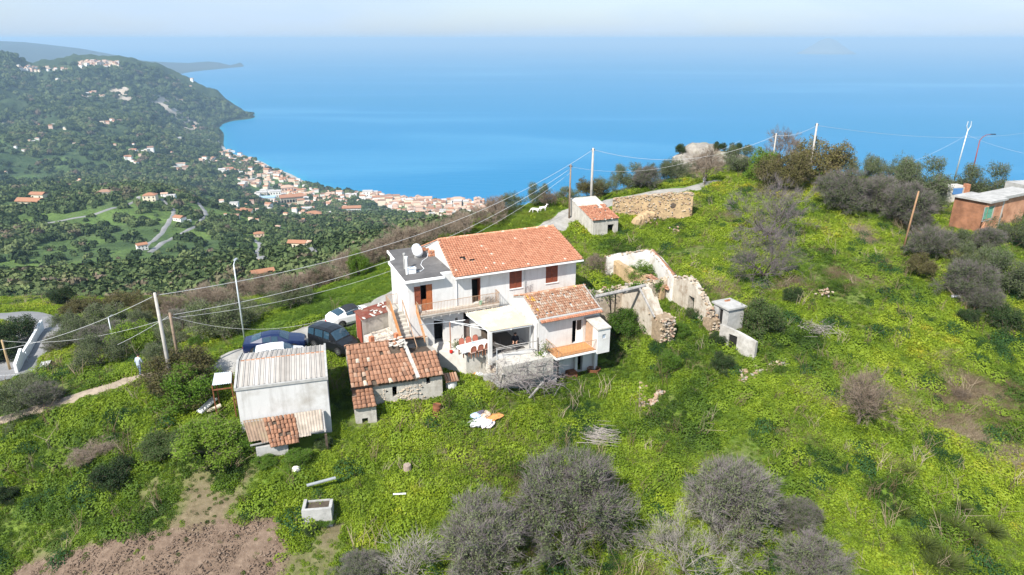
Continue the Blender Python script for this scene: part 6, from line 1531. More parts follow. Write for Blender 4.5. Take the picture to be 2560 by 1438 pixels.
WX, WY = rr * np.sin(th), rr * np.cos(th); WZ = hf_arr(WX, WY)
dens = fbm(WX / 110, WY / 110, 4, 201); dens2 = fbm(WX / 420, WY / 420, 3, 211)
k = (WZ > SEA + 7) & (rng.random(nt) < np.clip(.62 + .75 * dens + .35 * dens2, .05, 1) * np.interp(rr, [170, 500, 900], [.42, .6, 1]))
sx, sy = 1280 + WX / (WY * CP - (WZ - ZC) * SP) * FPX, 719 - (WY * SP + (WZ - ZC) * CP) / (WY * CP - (WZ - ZC) * SP) * FPX
k &= (sx > -800) & (sx < 1500) & (sy < 830)
for pl, w in ROADS: k &= seg_dist(pl, WX, WY) > w * .5 + 2.5
fu = np.array(FARUSED); 
for i in range(0, len(fu)): k &= (WX - fu[i, 0]) ** 2 + (WY - fu[i, 1]) ** 2 > (fu[i, 2] + 2) ** 2
# keep the town, the shore fields and the slips open
tw = inside(town, sx, sy) & (rng.random(nt) < .9); k &= ~tw
vil = (rr > 2900) & (((sx > 186) & (sx < 302) & (sy > 138) & (sy < 171)) | ((sx > 36) & (sx < 176) & (sy > 155) & (sy < 184))); k &= ~(vil & (rng.random(nt) < .9))
ix = np.clip(np.searchsorted(_rr[:, 0], rr), 0, HX.shape[0] - 1); iy = np.clip(np.searchsorted(_th[0], th), 0, HX.shape[1] - 1)
k &= rng.random(nt) > np.maximum(ROCK[ix, iy] * .95, PAVED[ix, iy] * .55)
WX, WY, WZ, rr_, dn, d2 = WX[k], WY[k], WZ[k], rr[k], dens[k], dens2[k]
size = np.interp(rr_, [170, 600, 1500, 3000, 4200], [5, 7.4, 11, 18, 23]) * (.45 + 1.2 * rng.random(WX.size) ** 1.6)
wt = np.clip(.42 + .16 * dn + .15 * rng.standard_normal(WX.size) + np.where(rng.random(WX.size) < .07, .38, 0) + .12 * (fbm(WX / 60, WY / 60, 2, 231) > .5), 0.02, 1)
stuff(scatter('valley_woods', np.c_[WX, WY, WZ - .3], np.c_[np.zeros(WX.size), np.zeros(WX.size), rng.random(WX.size) * 6.28], size, rng.integers(0, 4, WX.size), wt, [crown_blob(i, 150, WOOD, .26) for i in range(4)]))
N_WOOD = WX.size
# ------------------------------------------------------------------ ruins, cottage, neighbours
STONE_A = [mat('ochre_stone', (.36, .26, .165), .95, var=.4, scale=5, bump=.4), mat('buff_stone', (.43, .35, .26), .95, var=.3, scale=5, bump=.4), mat('grey_stone', (.34, .305, .27), .95, var=.35, scale=5, bump=.4), mat('red_stone', (.37, .24, .17), .95, var=.3, scale=5, bump=.4)]
_stones = []
for i in range(8):
    t = MB(); t.blob((0, 0, 0), (.5, .32, .3), 300 + i, 1, .28); _stones.append(t.data('stone', STONE_A[i % 4]))
def stones_on(parent, pts, s0=.12, s1=.26, seed=0, limit=290):
    """single stones along given places (u, v, z)"""
    q = random.Random(seed); rest = MB()
    for i, p in enumerate(pts):
        s = q.uniform(s0, s1) * 1.4
        if i < limit: o = link('stone', _stones[q.randrange(8)], parent, p, (q.uniform(-.3, .3), q.uniform(-.3, .3), q.uniform(0, 6))); o.scale = (s, s, s)
        else: rest.blob(p, (s * .5, s * .35, s * .3), i, 1, .28)
    if rest.v: stuff(rest.build('small_stones', STONE_A[1], parent))

# stone cottage on the ridge path
c_fl, c_fr = onto(1481, 597), onto(1546, 586)
HC = Frame(c_fl, math.degrees(math.atan2(c_fr.y - c_fl.y, c_fr.x - c_fl.x)) + 4)
cw = (c_fr - c_fl).length * 1.0; cz = c_fl.z; ztop = HC.on(1487, 552, 0)[1]
cot = thing('ridge_cottage', 'small grey rendered cottage with broken orange tile roof on the ridge path', 'cottage', HC.w(0, 0, 0), HC.a)
cd_ = 6.0; dv_ = HC.rect(1519.5, 562, 1533, 594, 0); t = MB()
wall(t, 0, cw, cz - 1.2, ztop, 0, .3, [(dv_[0], dv_[1], cz - .1, dv_[3])]); t.prism([(0, .3, cz - 1), (0, cd_, cz - .5), (0, cd_, ztop + 1.35), (0, .3, ztop + .05)], (0, 0, 0), (.3, 0, 0)); t.prism([(cw - .3, .3, cz - 1), (cw - .3, cd_, cz - .5), (cw - .3, cd_, ztop + 1.35), (cw - .3, .3, ztop + .05)], (0, 0, 0), (.3, 0, 0)); wall(t, .3, cw - .3, cz - .5, ztop + 1.3, cd_ - .3, .3)
t.build('wall', OLDPLASTER, cot)
t = MB(); t.box(.3, cw - .3, 1.0, 1.05, cz - .5, ztop); t.build('inner_dark', DARK, cot)  # near-black sheet for the unlit inside of the cottage
a0, a1, a2, a3 = Vector((-.1, -.12, ztop)), Vector((cw + .1, -.12, ztop)), Vector((-.1, cd_, ztop + 1.45)), Vector((cw + .1, cd_, ztop + 1.45))
t = MB(); n_ = Vector((0, .2, -.1)); t.mesh([a0, a1, a3, a2], [(0, 1, 2, 3)]); cr = t.build('roof', OLDPLASTER, cot)
t = MB(); tiled_slope(t, a0, a1, a0.lerp(a2, .62), a1.lerp(a3, .62), .22, .32, lambda i, j, nc, nr, q: min(.8, max(.2, q.gauss(.5, .15))), 61, lambda i, j, nc, nr, q: q.random() < .05 or (i > nc * .5 and j < 3 and q.random() < .45), jit=.03); stuff(t.build('clay_tiles', TILE_NEW, cr, smooth=True))

# long rubble wall behind it
wl0, wl1 = onto(1530, 540), onto(1728, 548)
HR_ = Frame(wl0, math.degrees(math.atan2(wl1.y - wl0.y, wl1.x - wl0.x))); RL = (wl1 - wl0).length
prof = [(x, HR_.on(px_, py_ + (4 if int(x * 100) % 2 else -1), 0)[1]) for x, px_, py_ in ((0, 1533, 499), (.12, 1560, 496), (.3, 1590, 492), (.5, 1630, 489), (.7, 1668, 484), (.85, 1695, 479), (.95, 1713, 477), (1, 1727, 486))]
rwall = thing('rubble_wall', 'long ochre rubble wall of a vanished building behind the ridge cottage', 'ruin', HR_.w(0, 0, 0), HR_.a)
t = MB(); zb = min(wl0.z, wl1.z) - .8
hp = HR_.on(1683, 512, 0)
profile_wall(t, prof, zb, ((0, 0), (RL, 0)), .6, .16); t.build('wall', MUD, rwall)
t = MB(); t.blob((hp[0], .0, hp[1] - .1), (.34, .06, .36), 3, 2, .18); t.build('niche_shade', DARKWOOD, rwall)  # dark bump paints the shade of a recess; wall is uncut
q = random.Random(9); P = []
for i in range(330):
    x = q.random() * RL; zt = float(np.interp(x / RL, [a for a, b in prof], [b for a, b in prof])); z = zt - (zt - zb - .8) * q.random() ** 1.6
    P.append((x, -.03, z))
for i in range(60): x = q.random() * RL; P.append((x, .3 * q.random(), float(np.interp(x / RL, [a for a, b in prof], [b for a, b in prof])) + .03))
q.shuffle(P); stones_on(rwall, P, .10, .26, 1)
mound = thing('stone_mound', 'heap of tumbled ochre stones in front of the long rubble wall', 'ruin', onto(1620, 560)); P = []
o_ = mound.location; t = MB(); mp = HR_.o
for i in range(170):
    s = q.random(); a = onto(1588 + 65 * s + q.gauss(0, 4), 568 - 38 * s * q.random() - 16 * q.random()) - o_; P.append((a.x, a.y, a.z + q.uniform(0, 1.0) * (1 - abs(s - .55))))
t = MB()
for k in range(7):
    a = onto(1594 + k * 9, 563 - k * 4) - o_; t.blob((a.x, a.y, a.z + .3), (.7, .6, .9), k, 2, .2)
t.build('earth_core', MUD, mound); stones_on(mound, P, .14, .30, 2)

# roofless house right of the annex
RO = onto(1648, 858); RU = Frame(RO, 24.5)
ruin = thing('roofless_house', 'roofless ruined stone house with peeling white plaster gables and fallen beam', 'ruin', RU.w(0, 0, 0), RU.a)
PEEL = mat('peeling_plaster', (.50, .445, .37), .95, streak=.6, stain=(.22, .15, .095), sscale=1.3, samt=1, var=.2, scale=1.6, bump=.5, bscale=7)
zr = RO.z
PEELW = mat('flaking_whitewash', (.68, .66, .62), .95, stain=(.36, .29, .21), sscale=1.0, samt=1, var=.15, scale=2, bump=.5, bscale=7)
v_apx = 3.0; z_apx = RU.onu(1612, 704, 0)[1]; 
def gable_prof(L, items): return [(v / L, z) for v, z in items]
zA = RU.onu(1640, 697, .3)
t = MB(); LG = 6.2
profile_wall(t, gable_prof(LG, [(0, zr + 1.2), (.25, zr + 2.0), (.5, zr + 1.9), (.9, zr + 2.8), (1.2, zr + 2.7), (1.6, zr + 3.4), (2.0, zr + 3.3), (2.5, zr + 3.9), (3.2, zr + 4.1), (3.7, zr + 3.6), (4.4, zr + 3.5), (5.2, zr + 2.9), (6.2, zr + 3.1)]), zr - 1, ((0, LG), (0, 0)) if False else ((.7, 0), (.7, LG)), .7, .2)
t.build('gable_wall', PEEL, ruin)
t = MB(); h1_ = RU.onu(1728, 750, 4.9); zr1 = RU.onu(1735, 681, 4.9); 
L2 = 5.6
def wall_hole_v(mb, u, items, z0, th, hole):
    """gable along v with a doorway, by strips"""
    q_ = random.Random(3); items = sorted(items + [(v, float(np.interp(v, [a for a, b in items], [b for a, b in items])) - q_.uniform(-.05, .32)) for v in np.arange(.35, 5.8, .31)])
    vs = sorted({v for v, z in items} | {hole[0], hole[1]}); zs = lambda v: float(np.interp(v, [a for a, b in items], [b for a, b in items]))
    for a, b in zip(vs[:-1], vs[1:]):
        m = (a + b) / 2; lo = hole[3] if hole[0] < m < hole[1] else z0
        mb.mesh([(u, a, lo), (u, b, lo), (u, b, zs(b)), (u, a, zs(a)), (u + th, a, lo), (u + th, b, lo), (u + th, b, zs(b)), (u + th, a, zs(a))], [(0,3,2,1),(4,5,6,7),(3,7,6,2),(0,1,5,4),(0,4,7,3),(1,2,6,5)])
wall_hole_v(t, 4.9, [(-.2, zr + 1.0), (.15, zr + 2.3), (.8, zr + 3.0), (2.4, zr + 3.9), (3.1, zr + 4.15), (4.2, zr + 3.8), (5.9, zr + 3.3)], zr - .9, .6, (1.9, 2.7, 0, zr + 2.6))
t.build('gable_wall', PEEL, ruin)
t = MB(); profile_wall(t, [(0, zr + 2.9), (.2, zr + 3.0), (.45, zr + 2.8), (.6, zr + 3.1), (.8, zr + 3.0), (1, zr + 3.3)], zr - .8, ((-5.0, 5.9), (5.5, 5.9)), .6, .14); t.build('rear_wall', mat('ruin_rear_wall', (.46, .38, .29), .95, stain=(.62, .58, .52), sscale=.35, samt=.9, var=.35, scale=2, bump=.6, bscale=6), ruin)
for (u0, u1, v0, v1, hh) in ((-.2, 1.05, -.55, .9, 2.3), (4.55, 5.5, -1.0, .1, 1.5)):
    t = MB(); t.prism([(u0, v0, zr - 1), (u1, v0 + .1, zr - 1), (u1, v1, zr - 1), (u0, v1, zr - 1)], (0, 0, 0), (0.05, .1, hh + 1)); t.build('rubble_pier', RUBBLE, ruin)
P = []; q = random.Random(21)
for i in range(120): P.append((q.uniform(-.25, 1.1), -.55 + q.uniform(-.05, .25), zr + q.uniform(-.6, 2.35)))
for i in range(50): P.append((1.07, q.uniform(-.5, .9), zr + q.uniform(-.6, 2.3))); P.append((q.uniform(4.5, 5.5), -1.0, zr + q.uniform(-.6, 1.5)))
for i in range(150): P.append((q.uniform(-.02, .72), q.uniform(-.12, .3), zr + q.uniform(-.8, 2.0)))
for i in range(80): P.append((.05 + q.uniform(-.1, .7), q.uniform(0, 1.8), zr + 2.0 + q.uniform(-.2, .2)))
for i in range(70): P.append((4.9 + q.uniform(-.05, .65), q.uniform(-.45, .25), zr + q.uniform(-.8, 2.4)))
for i in range(60): v = q.uniform(0, 5.9); P.append((4.9 + q.random() * .6, v, float(np.interp(v, [.15, .8, 2.4, 3.1, 4.2, 5.9], [2.3, 3.0, 3.9, 4.15, 3.8, 3.3])) + zr + .02))
for i in range(50): x = q.uniform(-4.8, 5.4); P.append((x, 6.0 + q.random() * .4, zr + 3.0 + q.uniform(-.1, .15)))
q.shuffle(P); stones_on(ruin, P, .13, .30, 3)
t = MB(); za = zr + 4.0; t.tube([(-4.6, 3.0, za - .15), (-2, 3.0, za - .05), (.35, 3.0, za + .1)], .15, 7); t.build('ridge_beam', GREYWOOD, ruin)
for (v1, z1) in ((.5, zr + 2.2), (5.6, zr + 2.9)):
    t = MB(); t.bar((-.25, 3.0, za + .02), (-.3, v1, z1), .13, .13); t.build('rafter', GREYWOOD, ruin)
for (a, b_) in (((-3.2, 3.0, za - .2), (-1.2, 5.6, zr + .4)), ((-2.6, 3.0, za - .2), (-.8, 5.7, zr + .6))):
    t = MB(); t.tube([a, b_], .06, 5); t.build('broken_rafter', DARKWOOD, ruin)
t = MB(); q = random.Random(77)
def ivy(n, f):
    for i in range(n): leaf(t, Vector(f()) + rv(q) * .12, (rv(q) + Vector((0, -.4, .6))).normalized(), rv(q), .16, .12)
for (c_, w_) in (((-3.5, 5.85, zr + 2.9), 1.2), ((-1.5, 5.85, zr + 2.7), .8), ((1.6, 5.8, zr + 2.9), .9), ((3.8, 5.8, zr + 2.6), .6), ((.4, 4.6, zr + 3.5), .5), ((-.05, 2.2, zr + .4), .9), ((4.85, 4.4, zr + .7), .8), ((.3, -.5, zr + .1), .6)):
    ivy(190, lambda: (c_[0] + q.gauss(0, w_ * .5), c_[1] + q.gauss(0, .15), c_[2] + q.gauss(0, .28)))
o = stuff(t.build('creeper_leaves', LIMEL, ruin)); o['shade'] = .35
# upper roofless room
up = thing('roofless_room', 'upper roofless room with white inner walls capped by broken tiles', 'ruin', RU.w(0, 0, 0), RU.a)
u1_, u2_, u3_ = RU.l(onto(1518, 672)), None, None
zu = onto(1600, 690).z
A1, A2, A3 = RU.lev(1518.6, 637, zu + 2.2), RU.lev(1624, 626, zu + 2.5), RU.lev(1679, 689, zu + 2.0)
t = MB(); profile_wall(t, [(0, zu + 1.9), (.3, zu + 2.2), (.7, zu + 2.3), (1, zu + 2.5)], zu - .8, ((A1.x, A1.y), (A2.x, A2.y)), .5, .07); t.build('wall', PEELW, up)
t = MB(); profile_wall(t, [(0, zu + 2.5), (.4, zu + 2.4), (1, zu + 2.0)], zu - .8, ((A2.x, A2.y), (A3.x, A3.y)), .5); t.build('wall', PEELW, up)
t = MB(); profile_wall(t, [(0, zu + 1.7), (.5, zu + 1.3), (1, zu + .8)], zu - .8, ((A1.x + .6, A1.y - .3), (A1.x + 1.7, A3.y + .6)), .5, .15); t.build('wall', MUD, up)
P = []
for i in range(110):
    s = q.random()
    if i < 60: P.append((A1.x + (A2.x - A1.x) * s, A1.y + (A2.y - A1.y) * s + q.uniform(.05, .45), zu + 1.95 + .55 * s))
    else: P.append((A2.x + (A3.x - A2.x) * s + q.uniform(.0, .4), A2.y + (A3.y - A2.y) * s, zu + 2.52 - .5 * s))
stones_on(up, P, .12, .25, 5)
t = MB()
for i in range(26):
    s = i / 26; t.T(q.gauss(.5, .15)); barrel(t, Vector((A2.x + (A3.x - A2.x) * s + .25, A2.y + (A3.y - A2.y) * s, zu + 2.56 - .5 * s)), Vector((1, .1, 0)).normalized(), Vector((.1, -1, -.08)).normalized(), Vector((0, 0, 1)), .24, .34, .08, .02)
stuff(t.build('coping_tiles', TILE_OLD, up, smooth=True))
t = MB(); tiled_slope(t, (A1.x + 2.1, A3.y + .2, zu + .5), (A1.x + 2.9, A3.y + .3, zu + .5), (A1.x + 1.2, A3.y + 2.6, zu + 1.3), (A1.x + 2.0, A3.y + 2.7, zu + 1.3), .24, .34, lean_tint, 66, jit=.04); stuff(t.build('fallen_tiles', TILE_OLD, up, smooth=True))
# concrete tower and broken wall beside it
TW = Frame(onto(1824, 836), 24); zt = TW.o.z; tz0 = onto(1824, 836).z
tower = thing('cistern_tower', 'small square concrete tower with flat slab top and dark doorway', 'cistern', TW.w(0, 0, 0), TW.a)
zt1 = TW.on(1820, 773, 0)[1]
t = MB(); wall(t, -.35, 1.35, tz0 - .8, zt1 - .15, .05, .25); wall(t, .3, 1.9, tz0 - .8, zt1 - .15, -.35, .2, [(.7, 1.25, tz0 + .6, zt1 - .35)], axis='v'); t.box(1.15, 1.35, .3, 1.9, tz0 - .8, zt1 - .15); t.box(-.15, 1.15, 1.7, 1.9, tz0 - .8, zt1 - .15); t.build('wall', CONCRETE, tower)
t = MB(); t.box(-.15, 1.15, .32, 1.6, tz0 - .8, zt1 - .3); t.build('dark_inside', DARK, tower)  # near-black fill paints the shade inside the tower
t = MB(); t.box(-.5, 1.5, -.1, 2.05, zt1 - .148, zt1); t.build('slab', CONCRETE, tower)
for i in range(3):
    t = MB(); t.box(-.14, .14, -.07, .07, 0, .1); t.build('loose_brick', BRICKM, tower, loc=(.6 + .16 * i, 1.5, zt1 + .003), rot=.3 * i)
bw = [onto(1796, 856), onto(1882, 906)]; BWF = Frame(bw[0], math.degrees(math.atan2(bw[1].y - bw[0].y, bw[1].x - bw[0].x))); bl_ = (bw[1] - bw[0]).length
brk = thing('broken_wall', 'broken grey rendered wall with a dark doorway running down from the tower', 'wall', BWF.w(0, 0, 0), BWF.a)
zL, zR = BWF.on(1791, 809, 0)[1], BWF.on(1883, 852, 0)[1] if False else bw[1].z + 1.75
zM = bw[0].z + 1.55
t = MB(); profile_wall(t, [(0, zM + .1), (.27, zM)], lambda s: bw[0].z - .8, ((0, 0), (bl_, 0)), .3); profile_wall(t, [(.27, zM), (.50, zM - .05)], lambda s: zM - .45, ((0, 0), (bl_, 0)), .3); profile_wall(t, [(.50, zM - .05), (.8, bw[1].z + 1.9), (1, zR)], lambda s: bw[1].z - .9, ((0, 0), (bl_, 0)), .3); t.build('wall', mat('grey_render', (.40, .375, .34), .95, stain=(.58, .56, .53), sscale=.6, samt=.9, var=.3, scale=2, bump=.4, bscale=8), brk)
t = MB(); t.box(bl_ * .27, bl_ * .50, .12, .15, bw[1].z - .6, zM - .4); t.build('doorway', DARK, brk)  # dark sheet paints the shade seen through the gap in the wall
foot = thing('buried_wall', 'line of half buried stones below the broken grey wall', 'ruin', onto(1900, 925)); o_ = foot.location; P = []
for i in range(150):
    s = q.random(); a = (onto(1848 + 20 * q.random(), 925 + 30 * q.random()) if i < 40 else onto(1880 + 95 * s, 935 - 42 * s + q.gauss(0, 8))) - o_; P.append((a.x, a.y, a.z + q.uniform(-.06, .16)))
stones_on(foot, P, .16, .34, 7)
for (x0, y0, x1, y1, lb, sd) in ((1604, 962, 1606, 1025, 'low pale stone footing standing upright in the meadow left', 11), (1628, 1015, 1655, 985, 'second low stone footing in the meadow right of the first', 12)):
    ft = thing('stone_footing', lb, 'ruin', onto((x0 + x1) / 2, (y0 + y1) / 2)); o_ = ft.location; P = []
    for i in range(56): s = q.random(); a = onto(x0 + (x1 - x0) * s + q.gauss(0, 4.5), y0 + (y1 - y0) * s) - o_; P.append((a.x, a.y, a.z + q.uniform(-.05, .3)))
    stones_on(ft, P, .16, .34, sd)
# little stone stack, loose rocks in the meadow
for (x, y, n, lb) in ((2056, 742, 26, 'small cairn like stack of buff stones on the right slope'), (1690, 585, 16, 'loose buff stones below the long rubble wall')):
    ft = thing('stone_stack', lb, 'stones', onto(x, y)); P = [(q.gauss(0, .35), q.gauss(0, .25), q.uniform(.05, .8)) for i in range(n)]; stones_on(ft, P, .16, .3, x)
# crag on the skyline
cp = at_y(1752, 392, 118); crag = thing('rock_crag', 'pale rocky crag with scrub rising behind the ridge', 'rock', cp); t = MB(); sc = 118 / FPX
for (dx, dy, w_, h_, sd) in ((-14, -14, 30, 24, 1), (18, -18, 34, 18, 2), (-42, 4, 34, 22, 3), (48, -4, 40, 18, 4), (84, 2, 36, 18, 5), (0, 16, 70, 30, 6), (60, 20, 70, 26, 7), (-30, -6, 16, 16, 8), (4, -26, 18, 14, 9)):
    t.blob((dx * sc, q.uniform(-2, 2), -dy * sc - .6), (w_ * sc, 3.0, h_ * sc * 1.15), sd, 3, .085)
t.build('rock', mat('limestone_crag', (.34, .31, .27), .95, stain=(.10, .12, .05), sscale=.3, samt=1, var=.45, scale=.5, bump=1, bscale=1.2), crag)
for i, (x, y, d) in enumerate([(1700, 378, 30), (1798, 372, 34), (1838, 378, 34), (1868, 374, 26), (1760, 388, 34)]):
    pp_ = at_y(x, y + 6, 117); KK = KINDS['dark'][i % 2]; tt = thing('crag_bush', 'dark green scrub growing on the rocky crag', 'bush', pp_, i, 'scrub on the rocky crag')
    s = d * 117 / FPX / KK[1]; tt.scale = (s, s, s)
    for nm, me in KK[0]: o = link(nm, me, tt); o['shade'] = .5

# brick neighbour on the right
bk_ = [onto(2368, 553), onto(2455, 566)]
b0_ = at_y(2458, 517, 76); HB = Frame(at_y(2462, 560, 73.5), 30)
br = thing('brick_house', 'unrendered orange brick house with flat concrete roof and green shuttered window', 'house', HB.w(0, 0, 0), HB.a)
zt_ = HB.on(2458, 511, 0)[1]; zb_ = HB.on(2462, 566, 0)[1] - 1.5; gw = HB.rect(2463.5, 520, 2478.5, 545, 0); 
def brick_mat():
    m = bpy.data.materials.new('brick_wall'); m.use_nodes = True; n, l = m.node_tree.nodes, m.node_tree.links; b = n['Principled BSDF']; b.inputs['Roughness'].default_value = .95
    tc = n.new('ShaderNodeTexCoord'); t = n.new('ShaderNodeTexNoise'); t.inputs['Scale'].default_value = .9; t.inputs['Detail'].default_value = 8; l.new(tc.outputs['Object'], t.inputs['Vector'])
    r = n.new('ShaderNodeValToRGB'); e = r.color_ramp.elements; e[0].position = .3; e[0].color = (.33, .145, .075, 1); e[1].position = .65; e[1].color = (.58, .30, .18, 1); l.new(t.outputs['Fac'], r.inputs['Fac']); l.new(r.outputs[0], b.inputs['Base Color']); return m
BW_ = brick_mat(); RW = HB.on(2508, 520, 0)[0]; dl = -HB.onu(2370, 535, 0)[0] if False else 5.6
t = MB(); wall(t, 0, RW, zb_, zt_, 0, .25, [gw]); t.box(RW + .02, RW + 7, .8, 1.05, zb_, zt_ - .2); t.build('wall', BW_, br)
lw = HB.onu(2370, 500, 0); LV = 3.7
t = MB(); t.box(0, .25, .25, LV, zb_, zt_ - .0); t.build('side_wall', mat('dark_brick_wall', (.34, .16, .09), .95, var=.45, scale=.8, stain=(.16, .07, .04), sscale=.5, samt=.7), br)
for r_ in range(int((zt_ - zb_ - 1.2) / .27)):                      # brick courses standing a little proud
    t = MB(); z = zt_ - .15 - r_ * .27
    for k in range(int(RW / .52)):
        u = .02 + k * .52 + (.2 if r_ % 2 else 0)
        if u + .49 < RW and not (gw[0] - .5 < u < gw[1] and gw[2] - .2 < z < gw[3] + .1): t.box(u, u + .49, -.012, .002, z - .24, z)
    if t.v: stuff(t.build('brick_course', BW_, br))
t = MB(); t.prism([(-.3, -.3, zt_), (RW + .1, -.3, zt_), (RW + .1, LV, zt_), (-.3, LV, zt_)], (0, 0, 0), (0, 0, .22)); t.prism([(RW + .105, .5, zt_ - .2), (RW + 8, .5, zt_ - .2), (RW + 8, LV - .6, zt_ - .2), (RW + .105, LV - .6, zt_ - .2)], (0, 0, 0), (0, 0, .32)); t.build('flat_roof', CONCRETE, br)
louvre_shutter(br, gw[0], gw[1], gw[2], gw[3], .02, mat('green_shutter', (.13, .33, .22), .7), 'window_shutter')
t = MB(); t.box(gw[0] - .12, gw[0], -.03, .0, gw[2] - .1, gw[3] + .1); t.box(gw[1], gw[1] + .12, -.03, .0, gw[2] - .1, gw[3] + .1); t.box(gw[0] - .12, gw[1] + .12, -.035, .0, gw[2] - .2, gw[2] - .1); t.build('window_frame', CONCRETE, br)
t = MB(); t.box(RW - .28, RW, -.03, 0, zb_, zt_); t.build('corner_post', OLDPLASTER, br)
pc = at_y(2545, 470, 84); nb = thing('rooftop_shed', 'grey rooftop shed with white chimney at the right edge', 'shed', pc, R(12)); t = MB(); t.box(-.4, 4, -1.5, 1.5, -2.5, .6); t.build('wall', CONCRETE, nb); t = MB(); t.box(-.7, -.2, -1.9, -1.4, -2.5, 1.2); t.build('chimney', OLDPLASTER, nb); t = MB(); t.box(.6, 3, -1.53, -1.5, -1.1, .2); t.build('dark_panel', GLASS, nb)
pc = at_y(2388, 472, 88); nb = thing('small_outbuilding', 'pale outbuilding with blue panel and brick chimney among the right trees', 'shed', pc, R(10)); t = MB(); t.box(-1.9, 1.2, -1, 1.2, -3, .4); t.build('wall', OLDPLASTER, nb); t = MB(); t.box(-1.2, .2, -1.04, -1.0, -.5, .3); t.build('blue_panel', mat('blue_sheet', (.08, .20, .42), .5), nb); t = MB(); t.box(.45, 1.0, -1.3, -.7, -3, .8); t.build('chimney', BRICKM, nb)
pc = onto(2505, 605); gt = tag(MB().build('x', GREYWOOD) if False else (lambda m: (m.box(-.6, .6, -.03, .03, 0, 1.1), m.build('green_gate', mat('green_mesh', (.06, .40, .25), .7), loc=pc, rot=R(30)))[1])(MB()), 'bright green netting gate under the brick house', 'gate')

# concrete tank in the lower meadow
pt = onto(788, 1312); TK = Frame(onto(758, 1318), 8); zt_ = TK.on(752, 1278, 0)[1]
tank = thing('concrete_cistern', 'square open concrete cistern overgrown at the edges in the lower meadow', 'cistern', TK.w(0, 0, 0), TK.a); t = MB(); tw_ = TK.on(826, 1262, 0)[0]
z0_ = pt.z - .8; t.box(0, tw_, 0, .18, z0_, zt_); t.box(0, .18, .18, 1.1, z0_, zt_ - .02); t.box(tw_ - .18, tw_, .18, 1.1, z0_, zt_ - .15); t.box(.18, tw_ - .18, 1.0, 1.1, z0_, zt_ - .12); t.build('wall', CONCRETE, tank)
t = MB(); t.box(.18, tw_ - .18, .18, 1.0, z0_, zt_ - .2); t.build('silt', mat('dark_silt', (.09, .07, .05), .95, var=.4), tank)
a, b_ = onto(770, 1240), onto(842, 1222); t = MB(); t.bar((a.x, a.y, a.z + .75), (b_.x, b_.y, b_.z + .8), .2, .07); tag(t.build('grey_plank', METAL), 'long grey plank lying across bushes above the concrete cistern', 'plank')
a, b_ = onto(984, 1253), onto(1016, 1253); t = MB(); t.tube([a + Vector((0, 0, .5)), b_ + Vector((0, 0, .55))], .05, 7); tag(t.build('white_pipe', PLASTICW), 'short white pipe lying in the lower meadow', 'pipe')
# drum, stump, rubbish, stones
p = onto(1090, 1040); dr = thing('oil_drum', 'rusty oil drum standing tilted in the weeds', 'drum', p); dr.rotation_euler = (R(-10), R(6), 0); t = MB(); t.lathe([(.29, 0), (.30, .02), (.285, .04), (.285, .29), (.30, .305), (.285, .32), (.285, .58), (.30, .595), (.285, .61), (.285, .86), (.30, .88), (.27, .885), (.265, .86), (.02, .86)], 18); t.build('barrel', RUST, dr, smooth=True)
p = onto(1019, 1180); t = MB(); t.lathe([(.36, -.1), (.27, .15), (.25, .5), (.24, .55), (.02, .56)], 12); tag(t.build('tree_stump', mat('cut_stump', (.36, .28, .23), .9, var=.4, scale=8), loc=p), 'sawn tree stump with pale pinkish wood in the meadow', 'stump')
p = onto(741, 1182); t = MB(); t.blob((0, 0, .25), (.26, .22, .22), 4, 2, .12); tag(t.build('white_stone', mat('white_stone', (.74, .70, .62), .9), loc=p), 'single white stone block above the concrete cistern', 'stone')
rub = [((1196, 1062), (.55, .55, .56), 'white crumpled cloth on the rubbish spot in the weeds', 'cloth', (.75, .5, .22)), ((1216, 1066), (.66, .58, .60), 'pinkish white folded cloth at the front of the rubbish spot', 'cloth', (.55, .45, .25)), ((1190, 1046), (.42, .53, .66), 'pale blue cloth at the left of the rubbish spot', 'cloth', (.4, .35, .15)), ((1212, 1042), (.62, .48, .36), 'cream cloth at the back of the rubbish spot', 'cloth', (.4, .4, .14)), ((1232, 1050), (.60, .28, .09), 'orange patterned sheet at the right of the rubbish spot', 'cloth', (.75, .4, .12)), ((1203, 1040), (.10, .09, .13), 'dark purple bag behind the white cloth', 'bag', (.35, .25, .18))]
for i, ((x, y), c, lb, ct, r_) in enumerate(rub):
    p = onto(x, y); t = MB(); t.blob((0, 0, .22), r_, 20 + i, 3, .2); tag(t.build('discarded_' + ct, mat('discarded_%s_colour_%d' % (ct, i), c, .8, var=.12, scale=3, bump=.5, bscale=6), loc=p, rot=.5), lb, ct)
for (x, y, c, lb, r_) in ((1180, 940, (.62, .30, .10), 'orange plastic sheet on the bank under the terrace', (.45, .3, .35)), (1197, 945, (.62, .64, .68), 'white plastic sack on the bank under the terrace', (.35, .3, .32)), (2389, 748, (.7, .7, .72), 'white object half hidden in the right meadow', (.45, .25, .2))):
    p = onto(x, y); t = MB(); t.blob((0, 0, .2), r_, 5, 2, .2); tag(t.build('plastic_sheet', mat('sheet_%d' % x, c, .6, var=.1), loc=p), lb, 'rubbish')
for (x, y, lb) in ((1761, 455, 'small white marker post under the leaning bare tree'), (1172, 563, 'small white marker stone at the far edge of the grass bank')):
    p = onto(x, y); t = MB(); t.box(-.15, .15, -.15, .15, -.2, .55); t.box(-.11, .11, -.11, .11, .55, .68); tag(t.build('marker_post', PLASTICW, loc=p), lb, 'marker')
